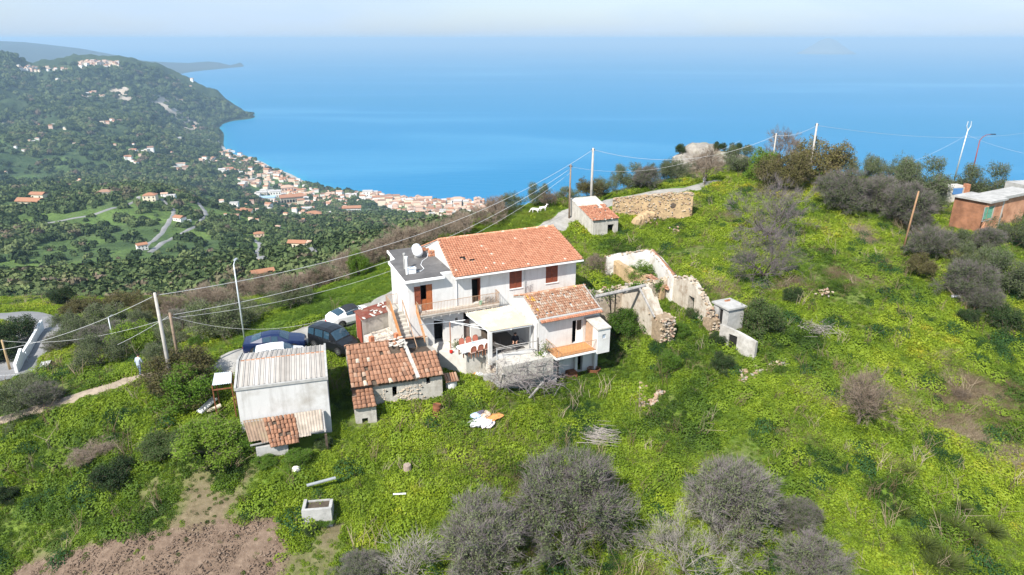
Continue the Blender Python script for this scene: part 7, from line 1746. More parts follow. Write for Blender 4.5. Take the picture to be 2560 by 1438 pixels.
# planks and trough left of the shed
for (x0, y0, x1, y1, lb, m_, w_) in ((500, 1042, 540, 1012, 'pale board leaning in the weeds left of the shed', WHITE, .5), (520, 1040, 555, 1030, 'bleached log beside the pale board', mat('bleached_log', (.55, .48, .38), .9, var=.2), .3)):
    a, b_ = onto(x0, y0), onto(x1, y1); t = MB(); t.bar(a + Vector((0, 0, .35)), b_ + Vector((0, 0, .55)), w_, .12); tag(t.build('loose_board', m_), lb, 'board')
# white bin house beside the stone hut
p = onto(1129, 975); bh = thing('white_coop', 'small white coop with curled tile roof right of the stone hut', 'coop', p, R(17)); t = MB(); t.lathe([(.42, -.4), (.42, .95)], 14); t.build('wall', PLASTER, bh)
t = MB()
for i in range(5): t.T(q.gauss(.6, .1)); barrel(t, Vector((-.4 + .2 * i, .5, 1.15)), Vector((1, 0, 0)), Vector((0, -1, -.25)).normalized(), Vector((0, -.24, .97)), .2, 1.05, .07, .02)
t.build('roof', TILE_OLD, bh, smooth=True)
# metal awning
aw = [at(530, 964, 1.1), at(578, 958, 1.1), at(579, 929, 1.35), at(536, 933, 1.35)]; p0 = onto(545, 985); an_ = thing('metal_awning', 'small corrugated metal awning on rusty posts left of the shed', 'awning', p0); o_ = an_.location
t = MB(); corrugated(t, aw[0] - o_, aw[1] - o_, aw[3] - o_, aw[2] - o_, .15, .02); t.build('roof_sheet', mat('pale_metal_sheet', (.62, .66, .68), .4, metal=.3, var=.1), an_, smooth=True)
for c_ in (0, 1, 2, 3):
    t = MB(); a = aw[c_] - o_; t.tube([a, (a.x, a.y, a.z - 2.9)], .04, 6); t.build('post', RUST, an_)
t = MB(); t.bar(aw[0] - o_ - Vector((0, 0, .35)), aw[1] - o_ - Vector((0, 0, .35)), .07); t.build('cross_bar', RUST, an_)

# pergola with dry vines in front of the porch
pg = thing('vine_pergola', 'collapsing pergola of grey poles and bare vines below the porch', 'pergola', onto(1300, 990)); o_ = pg.location
def pole3(x0, y0, z0, x1, y1, z1, r, nm='pole', m_=GREYWOOD):
    a, b_ = at(x0, y0, z0) - o_, at(x1, y1, z1) - o_; t = MB(); t.tube([a, (a + b_) / 2 + Vector((0, 0, .02)), b_], r, 6); t.build(nm, m_, pg)
pole3(1317, 1003, -2.9, 1358, 955, -1.1, .10); pole3(1314, 990, -2.8, 1330, 962, -1.6, .08); pole3(1262, 905, .2, 1326, 986, -2.7, .07); pole3(1257, 935, .1, 1246, 990, -2.8, .06); pole3(1242, 870, .9, 1243, 1003, -2.9, .035, 'pole', METAL); pole3(1258, 935, -.5, 1274, 985, -2.7, .04); pole3(1402, 962, -1.2, 1384, 993, -2.9, .035); pole3(1357, 960, -1.0, 1362, 995, -2.8, .03)
pole3(1356, 880, 0.0, 1362, 958, -2.6, .16, 'pillar', CONCRETE)
pole3(1240, 872, 1.0, 1345, 852, 1.2, .035, 'rail'); pole3(1242, 875, 1.0, 1318, 862, 1.1, .03, 'rail'); pole3(1238, 858, 1.3, 1290, 876, .5, .03, 'rail'); pole3(1345, 845, 1.6, 1346, 885, 0, .05, 'lamp_stand', DARKWOOD)
pole3(1256, 932, -.6, 1362, 912, -.5, .06, 'rail')
t = MB(); q = random.Random(4)
for i in range(420):
    x, y = q.uniform(1232, 1392), q.uniform(876, 970); a = at(x, y, q.uniform(-1.4, .2)) - o_; pts = [a]; d = Vector((q.uniform(-1, 1), q.uniform(-.6, .6), q.uniform(-.5, .5)))
    for k in range(4): d = (d + rv(q) * .5).normalized(); a = a + d * q.uniform(.2, .4); pts.append(a)
    t.tube(pts, [.018, .016, .013, .01, .006], 3, False)
stuff(t.build('bare_vines', GREYTW, pg)); 
for o in pg.children:
    if o.name.startswith('bare_vines'): o['shade'] = .6
# second pergola wires over the dining terrace
pw = thing('terrace_trellis', 'rusty post and wire trellis over the dining terrace', 'trellis', onto(1125, 880)); o_ = pw.location
a = at(1128, 905, -1.2); zt_ = at_y(1122, 805, a.y).z
t = MB(); t.tube([a - o_, Vector((a.x, a.y, zt_)) - o_], .05, 7); t.build('post', mat('rusty_pink_post', (.42, .22, .15), .8, var=.3), pw)
for (x, y, z) in ((1085, 800, 2.7), (1163, 800, 2.5), (1200, 815, 2.3), (1230, 828, 2.2), (1050, 812, 2.6)):
    t = MB(); t.tube([Vector((a.x, a.y, zt_)) - o_, at(x, y, z) - o_], .022, 4); t.build('wire', METAL, pw)
for (x, y) in ((1148, 902), (1060, 868)):
    p = at(x, y, -1.0) - o_; t = MB(); t.tube([p, p + Vector((.02, 0, 1.2)), p + Vector((.3, .1, 2.2))], [.05, .04, .02], 5); t.build('vine_stem', BARK, pw)
# dining table, cloth, chairs
ta, tb_ = at(1158, 866, .76), at(1212, 852, .76); TF = Frame((ta + tb_) / 2, math.degrees(math.atan2(tb_.y - ta.y, tb_.x - ta.x)))
tl_ = 2.5; tbm = mat('dark_table_wood', (.16, .075, .045), .5)
tb = thing('dining_table', 'long dining table outdoors set under a white cloth', 'table', TF.w(0, 0, TZ + .003), TF.a)
t = MB(); t.box(-tl_/2, tl_/2, -.42, .42, .70, .74); t.build('table_top', tbm, tb)
for sx_ in (-1, 1):
    for sy_ in (-1, 1): t = MB(); t.box(sx_*(tl_/2-.1)-.035, sx_*(tl_/2-.1)+.035, sy_*.36-.035, sy_*.36+.035, 0, .70); t.build('leg', tbm, tb)
t = MB(); nx_ = 26; vs = []
for i in range(nx_ + 1):
    x = -tl_/2 - .1 + (tl_ + .2) * i / nx_
    for y, z in ((-.47, .42), (-.455, .60), (-.44, .745), (0, .747), (.44, .745), (.455, .6), (.47, .42)): vs.append((x, y + (.025 * math.sin(i * 1.7) if z < .7 else 0), z - (.0 if 0 < i < nx_ else .12)))
t.mesh(vs, [(i*7+j, (i+1)*7+j, (i+1)*7+j+1, i*7+j+1) for i in range(nx_) for j in range(6)]); tag(t.build('tablecloth', mat('white_linen', (.82, .83, .86), .8), None, True, loc=TF.w(0, 0, TZ + .003), rot=TF.a), 'white cloth with faint pattern draped over the long outdoor table', 'tablecloth')
t = MB(); t.lathe([(.11, 0), (.15, .05), (.14, .05), (.1, .01)], 12); tag(t.build('serving_dish', mat('blue_grey_dish', (.30, .38, .46), .3), None, loc=TF.w(.05, .12, TZ + .755)), 'blue grey serving dish on the white tablecloth', 'dish')
cw_ = mat('chair_wood', (.30, .115, .055), .5, var=.15); cs_ = mat('chair_red_upholstery', (.46, .16, .11), .8); cs2 = mat('chair_pale_seat', (.62, .42, .34), .8)
def chair(u, v, rz, label):
    c = thing('dining_chair', label, 'chair', TF.w(u, v, TZ + .003), TF.a + rz, 'chairs around the outdoor table')
    t = MB(); t.box(-.21, .21, -.21, .21, .42, .48); t.build('seat', cs2, c)
    t = MB()
    pr = [(-.20, .52), (-.21, .8), (-.16, .95), (0, 1.0), (.16, .95), (.21, .8), (.20, .52)]; t.prism([(x, -.21 - (z - .5) * .12, z) for x, z in pr], (0, 0, 0), (0, .05, 0)); t.build('backrest', cs_, c)
    t = MB()
    for a_, b_ in zip(pr[:-1], pr[1:]): t.bar((a_[0], -.2 - (a_[1] - .5) * .12, a_[1]), (b_[0], -.2 - (b_[1] - .5) * .12, b_[1]), .045, .07)
    t.build('back_frame', cw_, c)
    for sx_ in (-.19, .19):
        for sy_ in (-.19, .19): t = MB(); t.bar((sx_, sy_, 0), (sx_, sy_, .42), .045); t.build('leg', cw_, c)
for i, u in enumerate((-.62, .0, .62)):
    w_ = ('left', 'middle', 'right')[i]
    chair(u + .1, -.62, 0, 'red upholstered chair on the near side of the table, %s of the three' % w_); chair(u, .68, math.pi, 'red upholstered chair on the house side of the table, %s of the three' % w_)
# pots and plants on the stairs and terrace
for (x, y, z, lb, c, sd) in ((1017, 823, 1.0, 'potted plant with yellow green leaves on the stair foot', LIMEL, 0), (1040, 835, .6, 'second potted plant at the stair foot', LIMEL, 1), (1362, 885, .1, 'tall potted shrub beside the orange balcony', OLIVE, 2), (1350, 897, -.3, 'leafy yellow green pot plant under the tall potted shrub', LIMEL, 3), (1142, 870, .0, 'small potted plant by the rusty trellis post', OLIVE, 4)):
    p = at(x, y, z); pt = thing('potted_plant', lb, 'plant', p); t = MB(); t.lathe([(.13, -.3), (.18, 0), (.19, .02), (.16, .01)], 10); t.build('pot', TERRA if sd % 2 else WHITE, pt)
    t = MB(); q = random.Random(sd)
    for i in range(130): leaf(t, Vector((q.gauss(0, .2), q.gauss(0, .2), .1 + q.random() * (.9 if sd == 2 else .5))), (rv(q) + Vector((0, 0, .5))).normalized(), rv(q), .2, .07)
    o = t.build('leaves', c, pt); o['shade'] = .7
p = at(1117, 877, -.2); t = MB(); t.lathe([(.09, 0), (.14, .02), (.14, .2), (.05, .24)], 10); tag(t.build('red_pot', mat('red_plastic', (.55, .03, .02), .5), None, loc=at(1128, 882, .0)), 'small red pot hanging beside the rusty post', 'pot')
t = MB()
for i in range(16): a = i / 16 * 6.283; t.tube([(.45 * math.cos(a) * (1 + .1 * k), .45 * math.sin(a) * (1 + .1 * k), .06 + .05 * k) for k in (0, 1)] , .03, 4)
for k in range(4): t.tube([((.42 + .04 * k) * math.cos(a / 20 * 6.283), (.3 + .03 * k) * math.sin(a / 20 * 6.283), .08 + .1 * k) for a in range(21)], .03, 5, False)
tag(t.build('hose_coil', RUST, None, loc=onto(1484, 932)), 'rusty coil of hose lying by the cellar wall', 'hose')
p = onto(1428, 942); t = MB(); t.box(-.4, .4, -.3, .3, 0, .5); t.box(-.34, .34, -.24, .24, .5, .56); tag(t.build('rusty_tin_box', RUST, None, loc=p, rot=.4), 'rusty tin box on the slope below the cellar', 'box')
# ------------------------------------------------------------------ poles, lamps, cables
CONCPOLE = mat('pale_concrete_pole', (.44, .41, .37), .9, var=.25, scale=2); WOODPOLE = mat('wooden_pole', (.27, .20, .145), .9, var=.3, scale=4); LAMPGREY = mat('grey_lamp_post', (.52, .56, .58), .5, metal=.3); REDPOLE = mat('dark_red_post', (.22, .06, .055), .6)
TOPS = {}
def pole(key, bx, by, tx, ty, r0, r1, m, label, name='utility_pole', ins=True, Y=None, lean=0.0):
    b = onto(bx, by) if Y is None else at_y(bx, by, Y)
    zt = at_y(tx, ty, b.y).z; top = Vector((b.x + lean, b.y, zt)); t = thing(name, label, 'pole', b)
    mb = MB(); mb.tube([(0, 0, -.6), ((top - b).x * .5, 0, (zt - b.z) / 2), tuple(top - b)], [r0, (r0 + r1) / 2, r1], 9); mb.build('shaft', m, t, True)
    if ins:
        mb = MB(); d = top - b
        for s in (-1, 1): mb.lathe([(.03, 0), (.05, .03), (.05, .1), (.02, .13)], 7, Matrix.Translation(d + Vector((s * .16, 0, -.25))))
        mb.bar(d + Vector((-.2, 0, -.28)), d + Vector((.2, 0, -.28)), .05); stuff(mb.build('insulators', DARKWOOD, t))
    TOPS[key] = top; return t, top - b
pole('P1', 433, 975, 386, 732, .155, .10, CONCPOLE, 'tall pale concrete utility pole left of the parked cars')
pole('P2', 447, 905, 427, 782, .13, .10, WOODPOLE, 'shorter dark wooden utility pole beside the pale concrete one')
pole('P3', 25, 925, 8, 850, .14, .1, mat('yellow_wood_pole', (.40, .29, .16), .9, var=.2), 'yellowish wooden pole beside the lower road at the left edge')
pole('P4', 1477, 519, 1480.5, 370, .20, .12, CONCPOLE, 'tall white concrete pole behind the ridge cottage')
pole('P5', 1423, 546, 1426, 411, .13, .09, WOODPOLE, 'dark wooden pole on the ridge path left of the white pole')
pole('P6', 1927, 440, 1928, 333, .12, .08, CONCPOLE, 'thin concrete pole rising from the bronze ridge trees')
pole('P7', 2020, 462, 2030, 308, .17, .11, CONCPOLE, 'concrete utility pole at the middle of the ridge grove')
pole('P9', 2258, 622, 2283, 478, .11, .08, mat('orange_wood_pole', (.34, .20, .11), .9, var=.25), 'leaning brown wooden pole on the right slope without wires', ins=False, lean=.4)
t, d = pole('L1', 612, 852, 587, 662, .075, .05, LAMPGREY, 'tall grey lamp post on the verge behind the blue car', 'lamp_post', False)
mb = MB(); mb.tube([d, d + Vector((.02, .1, .12)), d + Vector((-.1, .6, .2))], .035, 6); mb.build('arm', LAMPGREY, t); mb = MB(); mb.box(d.x - .2, d.x, d.y + .5, d.y + 1.0, d.z + .16, d.z + .26); mb.build('lamp_head', METAL, t)
t, d = pole('L2', 289, 880, 275, 796, .07, .05, LAMPGREY, 'short grey lamp post above the lower road bend', 'lamp_post', False)
mb = MB(); mb.tube([d, d + Vector((0, .2, .12)), d + Vector((.15, .6, .18))], .03, 5); mb.build('arm', LAMPGREY, t)
t, d = pole('L3', 70, 905, 66, 880, .06, .05, LAMPGREY, 'stubby grey post behind the white road wall', 'bollard', False)
t, d = pole('L4', 2429, 440, 2452, 352, .09, .06, REDPOLE, 'dark red lamp post with curved arm above the right trees', 'lamp_post', False, Y=92)
mb = MB(); mb.tube([d, d + Vector((.25, 0, .45)), d + Vector((.7, 0, .75)), d + Vector((1.4, 0, .85))], [.055, .05, .045, .035], 6); mb.build('arm', REDPOLE, t); mb = MB(); mb.box(d.x + 1.3, d.x + 1.9, -.12, .12, d.z + .80, d.z + .9); mb.build('lamp_head', BLACKP, t)
t, d = pole('P8', 2388, 440, 2404, 322, .10, .07, LAMPGREY, 'slender antenna mast with forked head at the right edge of the ridge', 'antenna_mast', False, Y=95, lean=.35)
for s in (-1, 1):
    mb = MB(); mb.tube([d + Vector((0, 0, -.3)), d + Vector((s * .28, 0, .35)), d + Vector((s * .22, 0, 1.0))], .055, 6); mb.build('fork_arm', LAMPGREY, t)
CAB = mat('cable', (.50, .50, .50), .6)
def cable(a, b, sag, label, r=.022, n=24, two=False):
    a, b = Vector(a), Vector(b); o = a.copy(); mb = MB()
    for k in ((0,) if not two else (-.16, .16)):
        mb.tube([a.lerp(b, i / n) + Vector((k, 0, -sag * 4 * (i / n) * (1 - i / n))) - o for i in range(n + 1)], r * .62, 4, False)
    tag(mb.build('overhead_cable', CAB, None, loc=o), label, 'cable')
T = lambda k, dz=-.2: TOPS[k] + Vector((0, 0, dz))
p1, p4 = T('P1'), T('P4')
cable(p1, p4, 2.6, 'overhead cable from the pale concrete pole past the house to the white ridge pole', .03)
cable(T('P2'), T('P5', -.5), 2.6, 'overhead cable between the two dark wooden poles', .028)
cable(T('P2', -.45), T('P5', -1.0), 3.3, 'lower overhead cable between the two dark wooden poles', .022)
cable(p1, at_y(-60, 882, 60), .8, 'overhead cable from the concrete pole to the lower left picture edge', .028)
cable(T('P2'), at_y(-60, 938, 62), 1.6, 'overhead cable from the dark pole to the left picture edge', .028)
cable(T('P2', -.4), T('P3', -.1), .9, 'overhead cable from the dark pole to the yellowish road pole', .022)
cable(T('P2', -.3), G[0] + Vector((0, 0, .1)), 1.4, 'thin service cable from the dark pole to the red garage', .014)
cable(p4, T('P6', -.3), 2.2, 'overhead cable from the white ridge pole to the thin concrete pole', .03)
cable(T('P6', -.3), T('P7', -.3), .5, 'short overhead cable between the two concrete poles on the ridge', .03)
cable(T('P5', -.3), at_y(1850, 352, 96), 2.0, 'lower overhead cable along the ridge behind the rubble wall', .02)
cable(T('P8', -.8), at_y(2270, 408, 92), .3, 'thin wire from the antenna mast down to the trees', .016); cable(T('P8', -.8), at_y(2640, 395, 92), .5, 'thin wire from the antenna mast to the right picture edge', .016)
cable(T('P7', -.3), at_y(2640, 318, 170), 2.0, 'faint overhead wire from the ridge pole out over the sea view', .025)

# ------------------------------------------------------------------ lower road wall and yard
WLN = [onto(*p) for p in ((105, 826), (88, 850), (72, 880), (55, 905), (38, 935))]
lw_ = thing('road_wall', 'stepped white parapet wall along the lower road', 'wall', WLN[2]); t = MB(); o_ = WLN[2]
for i in range(len(WLN) - 1):
    a, b_ = WLN[i] - o_, WLN[i + 1] - o_; zt_ = max(a.z, b_.z) + 1.1; t = MB(); d = (b_ - a); d.z = 0; nn = Vector((-d.y, d.x, 0)).normalized() * .3
    t.prism([(a.x, a.y, min(a.z, b_.z) - 1.5), (b_.x, b_.y, min(a.z, b_.z) - 1.5), (b_.x + nn.x, b_.y + nn.y, min(a.z, b_.z) - 1.5), (a.x + nn.x, a.y + nn.y, min(a.z, b_.z) - 1.5)], (0, 0, 0), (0, 0, zt_ - min(a.z, b_.z) + 1.5)); t.build('wall_section', WHITE, lw_)
PK = [onto(*p) for p in ((82, 950), (105, 905), (150, 872), (160, 885), (130, 900), (112, 935), (100, 960))]
t = MB(); t.poly([(p.x, p.y, hn(p.x, p.y) + .12) for p in PK]); struct(t.build('paved_yard', mat('pale_concrete_yard', (.52, .51, .49), .9, var=.1)))

# ------------------------------------------------------------------ cars
RUBBER = mat('tyre_rubber', (.018, .018, .018), .9); RIM = mat('alloy_rim', (.45, .45, .46), .3, metal=.8); CGLASS = mat('car_glass', (.022, .05, .075), .05, spec=.7); HEADL = mat('headlamp', (.75, .77, .8), .1, spec=.8); TAILL = mat('tail_lamp', (.45, .008, .008), .2); TRIM = mat('black_trim', (.015, .015, .016), .6)  # bluish car glass colour stands in for reflected sky
def car(label, paint, p, heading, L, W, H, st, wheels, wr, roofm=None, rim=RIM):
    """st: stations (x, z of bonnet/belt line, roof height or 0, half width at belt, half width at roof); x from rear to nose"""
    c = thing('parked_car', label, 'car', p, heading, 'cars parked by the house')
    body, glass, roofb = MB(), {}, MB()
    def ring(s):
        x, zb, zr, wb, wr_ = s; top = zr if zr else zb + .02
        wr2 = wr_ if zr else wb * .86
        return [Vector((x, wb * .93, .20)), Vector((x, wb, .42)), Vector((x, wb * 1.0, zb - .14)), Vector((x, wb * .965, zb)), Vector((x, wr2, top - (.05 if zr else .0))), Vector((x, wr2 * .62, top + .015)), Vector((x, 0, top + .03))]
    rg = [ring(s) for s in st]
    def put(mb, a, b, cc, d):
        mb.quad(a, b, cc, d); f = lambda v: Vector((v.x, -v.y, v.z)); mb.quad(f(d), f(cc), f(b), f(a))
    def shrink(pts, k=.86, out=.012):
        ce = sum(pts, Vector()) / len(pts); n = (pts[1] - pts[0]).cross(pts[3] - pts[0]).normalized(); n = n if n.y >= 0 else -n; return [ce + (q_ - ce) * k + n * out for q_ in pts]
    def mir(pts): return [Vector((v.x, -v.y, v.z)) for v in pts][::-1]
    gl = {'windscreen': MB(), 'rear_window': MB(), 'side_window': [MB(), MB()]}
    for i in range(len(rg) - 1):
        A, B = rg[i], rg[i + 1]; r0, r1 = bool(st[i][2]), bool(st[i + 1][2])
        for j in range(6):
            q4 = [A[j], B[j], B[j + 1], A[j + 1]]; isroof = j >= 4 and r0 and r1
            put(roofb if (isroof or (j == 3 and roofm and r0 and r1)) and roofm else body, *q4)
            if j == 3 and r0 and r1 and not (roofm and i == 99):
                s = shrink(q4, .84, .025); gl['side_window'][0].poly(s); gl['side_window'][1].poly(mir(s))
            if j >= 4 and r0 != r1:
                g = gl['windscreen'] if (r0 and not r1) else gl['rear_window']; s = [q_.copy() for q_ in q4]; n = (s[1] - s[0]).cross(s[3] - s[0]).normalized() * .02; n = n if n.z > 0 else -n
                s = [q_ + n for q_ in s]; k_ = .10; s2 = [s[0].lerp(s[1], k_), s[1].lerp(s[0], k_), s[2].lerp(s[3], k_), s[3].lerp(s[2], k_)]; g.poly(s2); g.poly(mir(s2))
    for k_ in (0, -1):
        R_ = rg[k_]; loop = R_ + [Vector((v.x, -v.y, v.z)) for v in R_[-2::-1]]; body.poly(loop if k_ == -1 else loop[::-1])
    body.build('body', paint, c, False)
    bo = c.children[0]; bv = bo.modifiers.new('round', 'BEVEL'); bv.width = .04; bv.segments = 2; bv.limit_method = 'ANGLE'; bv.angle_limit = R(25)
    if roofm: roofb.build('soft_top', roofm, c, True)
    gl['windscreen'].build('windscreen', CGLASS, c); gl['rear_window'].build('rear_window', CGLASS, c)
    for g in gl['side_window']:
        if g.v: g.build('side_window', CGLASS, c)
    hw = max(s[3] for s in st)
    for x in wheels:
        for s in (-1, 1):
            M = Matrix.Translation((x, s * (hw - .09), wr)) @ Matrix.Rotation(R(90) * s, 4, 'X') @ Matrix.Rotation(0, 4, 'Z')
            t = MB(); t.lathe([(wr * .62, .10), (wr * .97, .10), (wr, .06), (wr, -.10), (wr * .6, -.11)], 18, M); wh = t.build('wheel', RUBBER, c, True)
            t = MB(); t.lathe([(.03, -.115), (wr * .60, -.112), (wr * .64, -.09)], 16, M, True); t.build('rim', rim, wh)
            t = MB()
            for k in range(5):
                a = k * 1.2566; t.mesh([M @ Vector(v) for v in ((math.cos(a+.25)*wr*.2, math.sin(a+.25)*wr*.2, -.118), (math.cos(a+.18)*wr*.55, math.sin(a+.18)*wr*.55, -.118), (math.cos(a+1.07)*wr*.55, math.sin(a+1.07)*wr*.55, -.118), (math.cos(a+1.0)*wr*.2, math.sin(a+1.0)*wr*.2, -.118))], [(0,1,2,3)])
            stuff(t.build('rim_gaps', TRIM, wh))
            t = MB(); pts = [(x + math.cos(a) * (wr + .06), s * (hw + .004), wr + math.sin(a) * (wr + .06)) for a in np.linspace(0, math.pi, 12)]; t.poly(pts if s < 0 else pts[::-1]); t.build('wheel_arch_shade', TRIM, c)  # dark half disc paints the shaded wheel well; body is uncut
    for s in (-1, 1):
        t = MB(); f = st[-1]; t.blob((f[0] - .16, s * f[3] * .74, f[1] - .10), (.17, .20, .085), 1, 2, .02); t.build('headlight', HEADL, c, True)
        t = MB(); f = st[0]; t.blob((f[0] + .05, s * f[3] * .80, f[1] - .14), (.10, .17, .085), 1, 2, .02); t.build('tail_light', TAILL, c, True)
        mi = next(i for i in range(len(st) - 1, 0, -1) if st[i][2]); f = st[mi]; t = MB(); t.blob((f[0] + .28, s * (f[3] + .10), f[1] + .06), (.08, .12, .07), 1, 2, .02); t.build('door_mirror', paint, c, True)
    t = MB(); f = st[-1]; t.box(f[0] - .02, f[0] + .03, -f[3] * .6, f[3] * .6, .26, .44); t.build('grille', TRIM, c)
    t = MB(); t.box(f[0] + .02, f[0] + .035, -.25, .25, .46, .57); t.build('front_plate', WHITE, c)
    t = MB(); f = st[0]; t.box(f[0] - .03, f[0] - .012, -.25, .25, .52, .63); t.build('rear_plate', WHITE, c)
    return c
def ground_car(x, y): p = onto(x, y); p.z = hn(p.x, p.y) + .06; return p
BLUE = mat('dark_blue_paint', (.003, .011, .055), .3, spec=.5, coat=.25); WHT = mat('white_car_paint', (.80, .80, .80), .25, coat=.6); BLK = mat('black_car_paint', (.008, .009, .011), .3, coat=.2)
SOFT = mat('black_soft_top', (.02, .022, .027), .8)
sedan = [(-2.32, .78, 0, .72, 0), (-2.2, .95, 0, .83, 0), (-1.75, .99, 0, .88, 0), (-.85, .98, 1.36, .92, .62), (-.2, .96, 1.44, .93, .64), (.35, .94, 1.40, .93, .63), (1.15, .93, 0, .92, 0), (1.9, .82, 0, .87, 0), (2.25, .70, 0, .76, 0), (2.36, .58, 0, .62, 0)]
car('dark blue saloon car parked across the gravel, its nose towards the house', BLUE, ground_car(690, 874), R(14), 4.7, 1.86, 1.44, sedan, (-1.42, 1.42), .33)
hatch = [(-1.98, .80, 0, .76, 0), (-1.9, 1.0, 0, .82, 0), (-1.62, 1.02, 1.42, .84, .60), (-.6, .99, 1.53, .86, .63), (.3, .96, 1.50, .86, .62), (1.05, .94, 0, .85, 0), (1.7, .84, 0, .80, 0), (1.98, .66, 0, .68, 0)]
car('white hatchback mostly hidden behind the grey shed roof', WHT, ground_car(702, 908), R(16), 4.0, 1.72, 1.53, hatch, (-1.22, 1.22), .31)
van = [(-2.0, .95, 0, .82, 0), (-1.95, 1.12, 1.70, .86, .70), (-1.2, 1.12, 1.80, .88, .72), (-.2, 1.10, 1.82, .88, .72), (.45, 1.08, 1.76, .88, .70), (1.15, 1.06, 0, .86, 0), (1.75, .92, 0, .82, 0), (2.02, .70, 0, .72, 0)]
car('black minivan parked with its bonnet towards the tiled hut', BLK, ground_car(836, 872), R(-32), 4.05, 1.78, 1.82, van, (-1.28, 1.30), .32)
beetle = [(-2.05, .62, 0, .62, 0), (-1.95, .86, 0, .76, 0), (-1.55, 1.04, 0, .84, 0), (-.75, 1.02, 1.36, .88, .58), (-.1, 1.0, 1.48, .89, .62), (.45, .98, 1.44, .89, .62), (1.05, .97, 0, .87, 0), (1.65, .88, 0, .80, 0), (2.0, .68, 0, .66, 0)]
car('white rounded convertible with black soft top beside the red garage', WHT, ground_car(878, 806), R(40), 4.1, 1.8, 1.48, beetle, (-1.25, 1.28), .33, SOFT)

# ------------------------------------------------------------------ people and goats
def skin_body(name, verts, edges, radii, mats, root=0, parent=None, loc=(0, 0, 0), rz=0, mat_of=None, sub=2):
    me = bpy.data.meshes.new(name); me.from_pydata(verts, edges, []); me.update()
    o = link(name, me, parent, loc, rz)
    md = o.modifiers.new('skin', 'SKIN'); md.use_smooth_shade = True
    sv = me.skin_vertices[0].data
    for i, r in enumerate(radii): sv[i].radius = (r, r) if not isinstance(r, tuple) else r
    sv[root].use_root = True
    sd = o.modifiers.new('sub', 'SUBSURF'); sd.levels = sub; sd.render_levels = sub
    dg = bpy.context.evaluated_depsgraph_get(); ev = o.evaluated_get(dg); nm = bpy.data.meshes.new_from_object(ev)
    o.modifiers.clear(); o.data = nm
    nm.materials.clear()
    for m in mats: nm.materials.append(m)
    if mat_of:
        for f in nm.polygons: f.material_index = mat_of(f.center)
    return o
SKIN = mat('skin', (.46, .26, .18), .6); HAIRM = mat('dark_hair', (.02, .014, .010), .8); GREYJ = mat('grey_jumper', (.36, .41, .48), .9, var=.1, scale=8); JEANS = mat('blue_grey_trousers', (.17, .24, .36), .9); BLACKC = mat('black_clothes', (.018, .018, .024), .9); SHOE = mat('dark_shoes', (.03, .025, .02), .7)
def person(name, label, p, rz, top, bottom, J, split, cat='person'):
    """J: joint places; every limb one chain from the pelvis; fingers as short chains on each hand"""
    V, E_, Rr = [], [], []
    def add(pt, r, par=None):
        V.append(tuple(pt)); Rr.append(r)
        if par is not None: E_.append((par, len(V) - 1))
        return len(V) - 1
    pel = add(J['pelvis'], (.15, .12)); be = add(J['belly'], (.155, .12), pel); ch = add(J['chest'], (.18, .125), be); ne = add(J['neck'], .058, ch); hb = add(J['head0'], .085, ne); hm_ = add(J['head1'], .105, hb); ht = add(J['head2'], .075, hm_)
    for s in ('l', 'r'):
        sh = add(J['sh' + s], .075, ch); el = add(J['el' + s], .052, sh); wr = add(J['wr' + s], .036, el)
        d = (Vector(J['wr' + s]) - Vector(J['el' + s])).normalized(); pa = add(Vector(J['wr' + s]) + d * .07, (.042, .022), wr); sd = d.cross(Vector((0, 1, .2))).normalized()
        for k, (off, ln) in enumerate(((-.03, .07), (-.01, .085), (.01, .08), (.03, .06))):
            b = Vector(J['wr' + s]) + d * .10 + sd * off; f1 = add(b, .010, pa); f2 = add(b + d * ln * .5 + Vector((0, .01, -.008)), .0095, f1); add(b + d * ln + Vector((0, .025, -.02)), .008, f2)
        th_ = add(Vector(J['wr' + s]) + d * .03 + sd * -.045, .012, pa); add(Vector(J['wr' + s]) + d * .085 + sd * -.065, .009, th_)
        hp = add(J['hp' + s], .095, pel); kn = add(J['kn' + s], .062, hp); an = add(J['an' + s], .042, kn); add(Vector(J['an' + s]) + Vector(J['toe' + s]), (.042, .03), an)
    th = thing(name, label, cat, p, rz)
    def mo(c):
        if c.z > J['head0'][2] - .05 and (Vector(c) - Vector(J['head1'])).length < .24: return 2
        for s in ('l', 'r'):
            if (Vector(c) - Vector(J['wr' + s])).length < .20 and (Vector(c) - Vector(J['el' + s])).length > .2: return 2
            if (Vector(c) - Vector(J['an' + s])).length < .15 and c.z < J['an' + s][2] + .04: return 3
        return split(c)
    skin_body('body', V, E_, Rr, [top, bottom, SKIN, SHOE], 0, th, mat_of=mo)
    h = Vector(J['head1']); t = MB(); t.blob((h.x, h.y - .015, h.z + .045), (.108, .122, .10), 3, 2, .04); t.build('hair', HAIRM, th, True)
    for sx_ in (-.035, .035):
        t = MB(); t.blob((h.x + sx_, h.y + .098, h.z + .005), .014, 1, 1, 0); t.build('eye', BLACKP, th)
        t = MB(); t.blob((h.x + sx_ * 3.05, h.y - .005, h.z - .01), (.012, .03, .04), 1, 1, .05); t.build('ear', SKIN, th)
    t = MB(); t.blob((h.x, h.y + .112, h.z - .03), (.015, .022, .028), 1, 1, .05); t.build('nose', SKIN, th); t = MB(); t.box(h.x - .025, h.x + .025, h.y + .09, h.y + .104, h.z - .078, h.z - .068); t.build('mouth', mat('lips', (.30, .11, .09), .6), th)
    return th
